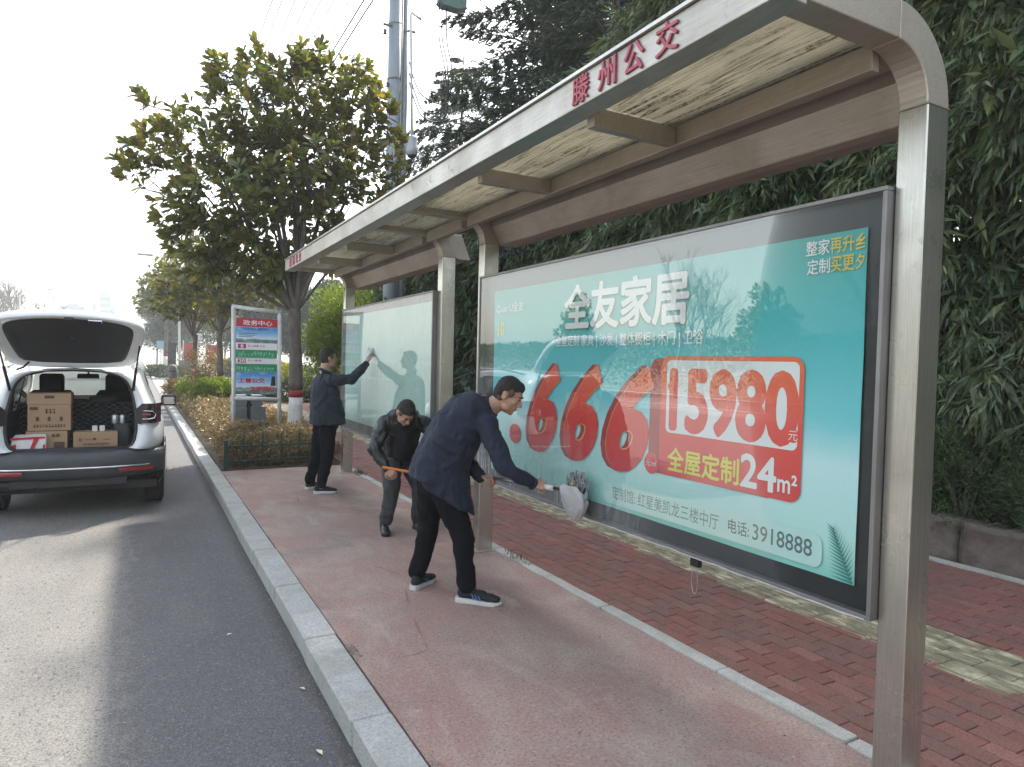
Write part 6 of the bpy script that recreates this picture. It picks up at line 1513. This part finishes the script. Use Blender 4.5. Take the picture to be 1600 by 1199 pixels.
# ------------------------------------------------------------------ route sign, bin, fence, bollard, pole, wires and far things
M['sign_frame'] = mat('white_sign_tube', (0.66, 0.67, 0.66), (0.5, 0.51, 0.5), 9, .5, bump=.1)
sg = thing('route_sign', 'white framed bus route sign with red header and green line panels', 'sign', (1.82, 12.6, 0))
q = MB(); q.tube([(1.47, 12.6, -.02), (1.435, 12.6, 2.50)], .034, 12); obj('post', q, M['sign_frame'], sg, True)
q = MB(); q.tube([(2.225, 12.6, -.02), (2.20, 12.6, 2.43)], .034, 12); obj('post', q, M['sign_frame'], sg, True)
q = MB(); q.tube([(1.41, 12.6, 2.505), (2.235, 12.6, 2.435)], .034, 12); obj('top_rail', q, M['sign_frame'], sg, True)
q = MB(); q.tube([(1.46, 12.6, .925), (2.215, 12.6, .89)], .034, 12); obj('bottom_rail', q, M['sign_frame'], sg, True)
SX0, SX1, SZ0, SZ1, SYf = 1.48, 2.165, 0.985, 2.31, 12.585
q = MB(); q.box(SX0, SX1, SYf, SYf+.03, SZ0, SZ1); pan = obj('panel', q, M['sign_frame'], sg)
def spl(x0, x1, z0, z1, m, name, d=.002):
    q = MB(); X_ = lambda u: SX0+(SX1-SX0)*u; Z_ = lambda v: SZ0+(SZ1-SZ0)*v; y = SYf-d
    q.add([(X_(x0), y, Z_(z0)), (X_(x1), y, Z_(z0)), (X_(x1), y, Z_(z1)), (X_(x0), y, Z_(z1))], [(0, 1, 2, 3)]); return obj(name, q, m, pan)
def stext(body, x0, x1, z0, z1, m, bold=.01, d=.004):
    me = text_mesh(body, 0, 1, 0, 1, 0, bold=bold); co = np.zeros(len(me.vertices)*3); me.vertices.foreach_get('co', co); co = co.reshape(-1, 3)
    o_ = np.zeros_like(co); o_[:, 0] = SX0+(SX1-SX0)*(x0+(x1-x0)*co[:, 1]); o_[:, 1] = SYf-d+co[:, 0]*3; o_[:, 2] = SZ0+(SZ1-SZ0)*(z0+(z1-z0)*co[:, 2]); me.vertices.foreach_set('co', o_.ravel()); me.update()
    return obj('lettering', me, m, pan)
M['s_red'] = flat('sign_red', (0.50, 0.03, 0.05)); M['s_green'] = flat('sign_green', (0.03, 0.27, 0.12)); M['s_mag'] = flat('sign_magenta', (0.45, 0.03, 0.13)); M['s_grn2'] = flat('sign_pale_green', (0.25, 0.55, 0.35)); M['s_black'] = flat('sign_black', (0.03, 0.03, 0.03))
def sky_print(name, zoff, h):
    m, n, b, out = newmat(name); g = NG(n); x = g.xyz(); z = g.math('MULTIPLY', g.math('SUBTRACT', x[2], zoff), 1/h); nn = g.noise(g.pos((1, 1, 2.2)), 7, 4)
    g.set(b.inputs['Base Color'], g.mix(g.ramp(nn, [(0.5, 0.0), (0.75, 0.6)]), g.ramp(g.math('ADD', z, g.math('MULTIPLY', nn, .15)), [(0.12, (0.10, 0.17, 0.14)), (0.34, (0.16, 0.24, 0.24)), (0.42, (0.62, 0.72, 0.78)), (0.7, (0.22, 0.45, 0.72)), (1.0, (0.05, 0.25, 0.62))]), (0.7, 0.78, 0.82))); b.inputs['Roughness'].default_value = .5; return m
spl(0, 1, .89, 1.0, M['s_red'], 'header'); stext('政务中心', .17, .87, .91, .978, M['p_white'], .012)
spl(0, 1, .68, .885, sky_print('printed_lake_view', 1.86, .30), 'top_picture'); stext('公共交通 便民服务', .18, .82, .845, .872, M['s_black'], 0)
for k in range(3):
    q = MB(); q.add([(SX0+.05, SYf-.003, SZ0+1.325*(.80-.022*k)), (SX0+.05+.3-.04*k, SYf-.003, SZ0+1.325*(.80-.022*k)), (SX0+.05+.3-.04*k, SYf-.003, SZ0+1.325*(.806-.022*k)), (SX0+.05, SYf-.003, SZ0+1.325*(.806-.022*k))], [(0, 1, 2, 3)]); obj('print_line', q, M['s_black'], pan)
spl(0, 1, .59, .68, M['p_white'], 'route_strip'); spl(.05, .24, .605, .665, M['s_mag'], 'number_box', .003); stext('8', .11, .18, .612, .658, M['p_white'], .02, .005); stext('无人售票 公交', .28, .70, .625, .655, M['s_mag'], .008)
spl(0, 1, .48, .588, M['s_green'], 'line_map'); spl(0, 1, .405, .478, M['p_white'], 'route_strip'); spl(.05, .24, .413, .472, M['s_mag'], 'number_box', .003); stext('20', .07, .22, .42, .465, M['p_white'], .02, .005); stext('无人售票', .28, .62, .435, .462, M['s_mag'], .008)
spl(0, 1, .295, .403, M['s_green'], 'line_map')
rs_ = random.Random(2)
for z0, z1 in ((.49, .575), (.305, .39)):
    q = MB(); y = SYf-.0035
    for k in range(22):
        x = SX0+.03+.028*k; q.box(x, x+.004, y, y+.0005, SZ0+1.325*z0, SZ0+1.325*(z0+rs_.uniform(.3, 1)*(z1-z0)))
        x2 = x+rs_.uniform(-.01, .01); q.box(x2-.008, x2+.010, y-.0008, y-.0003, SZ0+1.325*rs_.uniform(z0, z1-.01), SZ0+1.325*rs_.uniform(z0, z1-.01)+.006)
    for v_ in (z0-.002, (z0+z1)/2): q.box(SX0+.03, SX1-.03, y-.0012, y-.0009, SZ0+1.325*v_, SZ0+1.325*v_+.005)
    obj('stop_list', q, M['s_grn2'], pan)['kind'] = 'stuff'
spl(0, 1, 0, .293, sky_print('printed_tower_view', .985, .40), 'bottom_picture')
q = MB(); q.add([(SX0+.6*.685+.17, SYf-.003, SZ0+.15), (SX0+.6*.685+.26, SYf-.003, SZ0+.15), (SX0+.6*.685+.245, SYf-.003, SZ0+.32), (SX0+.6*.685+.19, SYf-.003, SZ0+.32)], [(0, 1, 2, 3)]); obj('tower_print', q, M['s_black'], pan)
stext('上善公交', .07, .70, .155, .215, M['s_red'], .035, .004); stext('一文明同行', .20, .95, .04, .105, M['s_red'], .035, .004)
# grey bin with a sloping top
M['bin'] = mat('grey_bin_metal', (0.17, 0.20, 0.22), (0.13, 0.15, 0.17), 6, .5, .2, bump=.1)
bn = thing('waste_bin', 'grey two part waste bin standing behind the route sign', 'bin', (1.80, 13.4, 0))
for x0, x1 in ((1.515, 1.775), (1.835, 2.10)):
    q = MB(); q.bbox(x0, x1, 13.3, 13.62, 0, .72, .01); obj('container', q, M['bin'], bn)
q = MB(); q.bbox(1.775, 1.835, 13.33, 13.6, 0, .98, .005); obj('centre_post', q, M['black'], bn)
for x0, x1, s_ in ((1.50, 1.775, 1), (1.835, 2.07, -1)):
    q = MB(); a, b_ = (x0, x1) if s_ > 0 else (x0, x1-.03); q.prism([(a+.02, .93), (a-.0, .80), (a+.03, .725), (b_-.01, .725), (b_, .93)], 13.31, 13.61, 1); obj('sloping_hood', q, M['bin'], bn)
# low green fence
M['fence'] = mat('dark_green_fence_paint', (0.018, 0.060, 0.045), (0.012, 0.038, 0.03), 8, .45, bump=.15)
fe = thing('low_fence', 'knee high dark green metal fence at the end of the red platform', 'fence', (1.9, 10.46, 0))
q = MB(); q.bbox(1.085, 1.145, 10.44, 10.50, -.02, .44, .006); obj('post', q, M['fence'], fe)
q = MB(); q.bbox(2.62, 2.68, 10.56, 10.62, -.02, .44, .006); obj('post', q, M['fence'], fe)
for z in (.13, .345): q = MB(); q.tube([(1.14, 10.47, z), (2.63, 10.59, z)], .0135, 6); obj('rail', q, M['fence'], fe)
for k in range(5):
    x = 1.36+.265*k; y = 10.47+.08*(x-1.14); q = MB(); q.tube([(x, y, .02), (x, y, .50), (x, y, .545)], [.010, .010, .003], 6); obj('bar', q, M['fence'], fe)
# stone bollard
M['bollard'] = mat('dark_stone_bollard', (0.20, 0.20, 0.19), (0.11, 0.11, 0.11), 20, .8, bump=.4)
bo = thing('stone_bollard', 'grey stone bollard with rounded top by the junction', 'bollard', (1.06, 26.3, 0)); q = MB(); q.lathe([(.14, -.05), (.15, 1.05), (.155, 1.09), (.15, 1.16), (.13, 1.22), (.09, 1.27), (.02, 1.29)], (1.06, 26.3, .02), 18); obj('shaft', q, M['bollard'], bo, True); q = MB(); q.lathe([(.157, 0), (.157, .03)], (1.06, 26.3, 1.06), 18); obj('ring', q, M['black'], bo, True)
# drain slots in the gutter
q = MB()
for k in range(5): y = 11.6+.0; x = .30+.085*k; q.add([(x, y, -.1165), (x+.03, y-.03, -.1165), (x+.06, y+.32, -.1165), (x+.03, y+.35, -.1165)], [(0, 1, 2, 3)])
M['hole'] = flat('drain_dark', (0.015, 0.015, 0.015)); tag(obj('drain_grate', q, M['hole']), 'row of dark drain slots in the gutter beside the car', 'drain')
# fallen leaves and scraps on the road and platform
M['scrap'] = flat('pale_fallen_leaf', (0.62, 0.62, 0.42), .6)
fl = [(.50, 4.55, -.1165, .042, .4, 'pale fallen leaf in the middle of the dark asphalt, farthest from the kerb'), (.79, 3.62, -.1165, .042, 2.2, 'pale fallen leaf just below the kerb face'), (.625, 2.55, -.1165, .05, .9, 'yellow fallen leaf nearest the camera on the road'), (.73, 2.98, -.1165, .055, 1.9, 'narrow pale leaf lying close under the near kerb stones')]
from_px = []
for k, (x, y, z, L, a, lb) in enumerate(fl):
    me = leaf_mesh('fallen_leaf', np.array([[0, 0, 0.004]]), np.array([[math.cos(a), math.sin(a), 0.05]]), np.array([[0.1, 0, 1.0]]), [L], [L*.45], .25); o = obj('fallen_leaf', me, M['scrap']); o.location = (x, y, z+.002); tag(o, lb, 'leaf', 'fallen leaves on the road')
me = leaf_mesh('gravel', np.stack([R.uniform(1.054, 1.10, 420), np.concatenate([R.normal(2.35, .12, 220), R.normal(3.72, .07, 200)]), R.uniform(.001, .006, 420)], 1), rdir(420), rdir(420, 1), R.uniform(.004, .012, 420), R.uniform(.004, .010, 420)); M['gravel'] = mat('grey_grit', (0.35, 0.34, 0.3), (0.2, 0.19, 0.17), 90, .9)
tag(obj('gravel', me, M['gravel']), 'grey grit gathered against the kerb', 'gravel', kind='stuff')
n = 260; P = np.stack([R.normal(2.79, .03, n), R.choice([9.45, 9.5, 9.55, 4.9], n)+R.normal(0, .1, n), np.full(n, .002)], 1); me = leaf_mesh('grass', P, rdir(n, 1.6), rdir(n), R.uniform(.03, .09, n), R.uniform(.004, .008, n)); tag(obj('weeds', me, M['green']), 'small weeds growing at the joint by the posts', 'weeds', kind='stuff')
# utility pole, crossarm, pipe with lamp housing, cable box, wires
M['pole'] = steel('grey_power_pole', (0.30, 0.34, 0.38), .5, (0.2, 0.22, 0.24), .4); M['pole'].node_tree.nodes['Principled BSDF'].inputs['Metallic'].default_value = .25
pl_ = thing('power_pole', 'tall grey steel power pole behind the shelter roof', 'pole', (5.40, 16, 0))
q = MB(); q.tube([(5.40, 16, -.1), (5.38, 16, 4), (5.40, 16, 12.5)], [.185, .18, .165], 24); obj('shaft', q, M['pole'], pl_, True)
q = MB(); q.tube([(5.63, 15.95, -.1), (5.61, 15.95, 4), (5.62, 15.95, 12)], .085, 10); obj('conduit', q, M['pole'], pl_, True)
q = MB(); q.tube([(5.50, 15.83, 0), (5.50, 15.83, 12)], .025, 8); obj('cable_run', q, M['frame'], pl_, True)
for z in (5.6, 7.0, 8.4, 9.7): q = MB(); q.tube([(5.40+.2*math.cos(a*PI/8), 16+.2*math.sin(a*PI/8), z) for a in range(17)], .012, 5); obj('band', q, M['frame'], pl_)
q = MB(); q.tube([(5.05, 15.9, 9.62), (5.85, 15.9, 9.62)], .03, 6); obj('crossarm', q, M['frame'], pl_)
M['insul'] = mat('brown_insulator', (0.12, 0.09, 0.08), None, 6, .4, bump=0)
for x, z in ((5.08, 9.42), (5.17, 8.20), (5.15, 6.35)): q = MB(); q.lathe([(.02, -.06), (.05, -.05), (.03, 0), (.05, .02), (.02, .07)], (x, 15.85, z), 10); obj('insulator', q, M['insul'], pl_, True)
pp = thing('lamp_pipe', 'thin pale pipe with bent top and hanging white camera housing', 'camera', (5.72, 15.7, 6.6))
q = MB(); q.tube([(5.745, 15.7, 7.0), (5.70, 15.7, 8.6), (5.655, 15.7, 9.90), (5.68, 15.7, 9.97), (5.93, 15.7, 9.86)], .033, 10); obj('pipe', q, M['sign_frame'], pp, True)
q = MB(); q.tube([(5.55, 15.85, 9.55), (5.68, 15.7, 9.52)], .02, 6); obj('bracket', q, M['frame'], pp)
M['housing'] = mat('pale_plastic_housing', (0.42, 0.42, 0.46), None, 6, .4, bump=0); q = MB(); q.lathe([(.04, .06), (.11, .03), (.125, 0), (.135, -.22), (.145, -.23), (.148, -.33), (.13, -.40), (.08, -.44), (.02, -.45)], (5.75, 15.7, 7.0), 20); obj('housing', q, M['housing'], pp, True); q = MB(); q.lathe([(.12, 0), (.09, -.06), (.02, -.09)], (5.75, 15.7, 6.60), 18); obj('lens_dome', q, M['black'], pp, True)
M['gbox'] = mat('faded_green_box', (0.13, 0.22, 0.20), (0.09, 0.15, 0.14), 8, .6, bump=.1)
cb = thing('cable_box', 'faded green splice box hanging on the overhead cable', 'junction box', (6.75, 15.8, 10.6)); q = MB(); q.bbox(6.40, 7.12, 15.68, 15.92, 10.46, 10.95, .02); obj('box_body', q, M['gbox'], cb); q = MB(); q.prism([(6.38, 10.45), (6.5, 10.36), (6.9, 10.36), (7.14, 10.45)], 15.66, 15.94, 1); obj('box_base', q, M['gbox'], cb)
for k, (x0, dx, zb) in enumerate(((6.42, .35, 7.75), (6.50, .25, 7.55), (6.62, .1, 8.0))):
    pts = [(x0, 15.8, 10.45), (x0+.02, 15.8, 9.6), (x0+.18+.1*k*0, 15.8, 8.9), (x0+.25-.05*k, 15.8, zb+.35), (x0-.05, 15.8, zb), (6.05, 15.8, zb+.05*k), (5.85, 15.8, zb+.35), (5.66, 15.85, zb+.95)]
    sm = []
    for i in range(len(pts)-1):
        p0, p1, p2, p3 = [Vector(pts[max(0, min(len(pts)-1, i+j))]) for j in (-1, 0, 1, 2)]
        for s in range(5):
            u = s/5; sm.append(.5*((2*p1)+(p2-p0)*u+(2*p0-5*p1+4*p2-p3)*u*u+(-p0+3*p1-3*p2+p3)*u**3))
    q = MB(); q.tube(sm, .017, 6); tag(obj('drop_cable', q, M['black']), ['dark cable looping lowest right from the green box', 'dark cable loop in the middle between box and pole', 'dark cable loop on the left between box and pole'][k], 'cable', 'drop cables at the pole')
wx = [(3.01, 11.0), (3.23, 11.0), (3.52, 11.0), (3.81, 11.0), (4.10, 11.0), (4.39, 11.0), (4.75, 11.0), (5.10, 11.05), (5.22, 10.9), (5.50, 11.1), (6.26, 11.0)]
ord_ = ['leftmost', 'second', 'third', 'fourth', 'fifth', 'sixth', 'seventh', 'eighth', 'ninth', 'tenth', 'rightmost']
for k, (x, z) in enumerate(wx):
    q = MB(); pts = []
    for i in range(31): y = -6+i*4.0; s = ((y-16) % 46)/46; pts.append((x, y, z-.45*4*s*(1-s)*.6))
    q.tube(pts, .014 if k not in (7, 8) else .022, 4, False); tag(obj('power_line', q, M['black']), ord_[k]+' of the dark overhead wires above the magnolia' if k < 10 else 'rightmost overhead wire passing beyond the pole', 'wire', 'overhead wires')
# far buildings, mast, banners, blue signs, red car, street lamp
M['far_wall'] = mat('pale_tower_wall', (0.34, 0.37, 0.41), (0.29, 0.32, 0.36), .2, .8, bump=0); M['far_glass'] = flat('grey_window_band', (0.24, 0.27, 0.31), .3)
def tower(label, x0, x1, y, h, fl, name='tower_block'):
    t = thing(name, label, 'building', ((x0+x1)/2, y, 0)); q = MB(); q.box(x0, x1, y, y+9, -.3, h); obj('wall', q, M['far_wall'], t)
    q = MB(); q.box(x0+(x1-x0)*.25, x0+(x1-x0)*.75, y+2, y+6, h, h+1.2); obj('roof', q, M['far_wall'], t)
    for k in range(fl): z = 2+(h-3)*k/fl; q = MB(); q.box(x0+.4, x1-.4, y-.05, y+.02, z, z+(h/fl)*.45); obj('window', q, M['far_glass'], t)
    return t
tower('faint high office tower in the haze above the tailgate', -15.2, -10.6, 350, 28.5, 9); tower('lower wing stepping down from the faint tower', -10.4, -8.9, 352, 22, 7); tower('long low hazy building left of the mast', -25.0, -17.6, 300, 18.7, 5, 'office_building')
ms = thing('lattice_mast', 'thin tower crane like mast beside the faint tower', 'mast', (-15.9, 330, 0)); q = MB(); q.tube([(-15.9, 330, 0), (-15.9, 330, 22)], [.9, .6], 6); obj('shaft', q, M['far_wall'], ms); q = MB(); q.lathe([(.3, 0), (1.1, .6), (1.1, 1.8), (.3, 2.4)], (-15.9, 330, 20), 8); obj('cab', q, M['far_wall'], ms); q = MB(); q.tube([(-15.9, 330, 22), (-15.9, 330, 29)], .18, 5); q.tube([(-19.5, 330, 25), (-13.5, 330, 25)], .2, 5); obj('jib', q, M['far_wall'], ms)
M['banner'] = flat('red_banner_cloth', (0.5, 0.04, 0.05)); M['bsign'] = flat('pale_blue_sign', (0.25, 0.4, 0.5))
for k, (x, y, z, w_, h) in enumerate(((4.0, 75, .9, .75, 1.9), (6.05, 75, .8, 1.6, 1.9))):
    t = thing('banner', ['narrow red banner left of the thick trunk far away', 'wider red banner right of the thick trunk far away'][k], 'banner', (x, y, -.2), 'red banners beyond the junction'); q = MB(); q.box(x, x+w_, y, y+.06, z, z+h); obj('cloth', q, M['banner'], t); q = MB(); q.tube([(x-.05, y, -.3), (x-.05, y, z+h+.3)], .05, 6); obj('pole', q, M['sign_frame'], t)
for k, (x, y, z) in enumerate(((4.7, 72, 3.1), (4.5, 76, 2.1), (1.5, 70, 2.2))):
    t = thing('street_sign', ['small pale sign high on its pole beyond the junction', 'small blue sign just under the pale sign', 'small hazy sign left of the thick magnolia'][k], 'sign', (x, y, -.2), 'far street signs'); q = MB(); q.box(x, x+.75, y, y+.05, z, z+.65); obj('plate', q, M['bsign'] if k else M['sign_frame'], t); q = MB(); q.tube([(x+.35, y+.08, -.3), (x+.35, y+.08, z+.3)], .05, 6); obj('pole', q, M['sign_frame'], t)
q = MB(); q.bbox(2.0, 2.6, 58.6, 59.0, -.1, 2.6, .05); tag(obj('dark_pillar', q, M['black']), 'dark upright box at the far corner of the junction', 'cabinet'); q = MB(); q.bbox(2.75, 4.0, 57.5, 58.2, -.1, 1.25, .05); tag(obj('grey_cabinet', q, M['bin']), 'grey low cabinet beside the dark upright box', 'cabinet')
sl = thing('street_lamp', 'hazy street lamp leaning over the road above the magnolia row', 'street lamp', (3.0, 62, -.2)); q = MB(); q.tube([(3.0, 62, -.3), (2.9, 62, 8.5), (2.2, 62, 9.3), (1.0, 62, 9.55)], [.1, .07, .05, .05], 8); obj('pole', q, M['sign_frame'], sl); q = MB(); q.bbox(-.1, 1.0, 61.85, 62.15, 9.5, 9.65, .04); obj('lamp_head', q, M['frame'], sl)
sl2 = thing('street_lamp', 'faint street lamp among the leafless trees at far left', 'street lamp', (-11.2, 90, -.2)); q = MB(); q.tube([(-11.2, 90, -.3), (-11.2, 90, 7.6), (-10.6, 90, 8.3), (-8.6, 90, 8.5)], [.1, .07, .05, .05], 8); obj('pole', q, M['sign_frame'], sl2); q = MB(); q.bbox(-9.2, -8.2, 89.9, 90.1, 8.4, 8.5, .03); obj('lamp_head', q, M['frame'], sl2)
# red car partly cut by the left edge
M['redpaint'] = mat('red_car_paint', (0.45, 0.02, 0.03), None, 5, .3, bump=0, coat=.6)
rc = thing('red_car', 'red car beyond the white car at the left picture edge', 'car', (-5.6, 19, -.12)); rx = -5.95
q = MB(); pr = [(0, .35), (0, .75), (.15, .88), (.75, .95), (1.25, 1.36), (2.6, 1.40), (3.4, .98), (4.2, .86), (4.3, .4), (3.9, .3), (.4, .3)]; q.prism([(19+y, z-.12) for y, z in pr], rx-.85, rx+.85, 0); bevel(obj('body', q, M['redpaint'], rc, True), .07, 3, 20)
for s in (-1, 1):
    for yw in (.8, 3.4): q = MB(); q.lathe([(.2, 0), (.30, 0), (.31, .02), (.31, .19), (.30, .2), (.2, .2)], (rx+s*.87-(.2 if s > 0 else 0), 19+yw, .19), 20, 'x'); obj('wheel', q, M['rubber'], rc, True)
q = MB(); q.add([(rx-.6, 19.83, .86), (rx+.6, 19.83, .86), (rx+.5, 20.2, 1.2), (rx-.5, 20.2, 1.2)], [(0, 1, 2, 3)]); obj('rear_window', q, M['black'], rc)
for s in (-1, 1): q = MB(); q.bbox(rx+s*.62-.16, rx+s*.62+.16, 18.985, 19.05, .50, .64, .01); obj('tail_lamp', q, M['lamp_red'], rc)
q = MB(); q.bbox(rx-.25, rx+.25, 18.98, 19.0, .42, .54, .005); obj('number_plate', q, M['bsign'], rc)

# small litter on the platform and along the gutter
n = 130; P = np.stack([R.uniform(1.08, 2.72, n), R.uniform(2.0, 10.3, n), np.full(n, .003)], 1); n2 = 420; P2 = np.stack([R.normal(.815, .035, n2).clip(.6, .858), R.uniform(2.0, 14, n2), np.full(n2, -.117)], 1); n3 = 160; P3 = np.stack([R.uniform(-2.5, .8, n3), R.uniform(2, 8.4, n3), np.full(n3, -.117)], 1); P = np.concatenate([P, P2, P3]); n = len(P)
D = rdir(n); D[:, 2] *= .08; me = leaf_mesh('debris', P, D, rdir(n)*.4+np.array([0, 0, 1]), R.uniform(.006, .022, n), R.uniform(.004, .010, n), .3); tag(obj('debris', me, M['litter']), 'small brown bits of leaf and grit on platform and gutter', 'debris', kind='stuff')
# ------------------------------------------------------------------ air
haze = MB(); haze.box(-170, 170, -60, 620, -1.3, 48)
hz = obj('haze', haze, bpy.data.materials.new('air_haze')); hz['kind'] = 'stuff'; hz['label'] = 'pale haze filling the street'
hm = hz.data.materials[0]; hm.use_nodes = True; n = hm.node_tree; n.nodes.clear()
pv = n.nodes.new('ShaderNodeVolumePrincipled'); pv.inputs['Density'].default_value = 0.0012; pv.inputs['Color'].default_value = (0.86, 0.89, 0.92, 1); pv.inputs['Anisotropy'].default_value = 0.1
ho = n.nodes.new('ShaderNodeOutputMaterial'); n.links.new(pv.outputs[0], ho.inputs['Volume'])
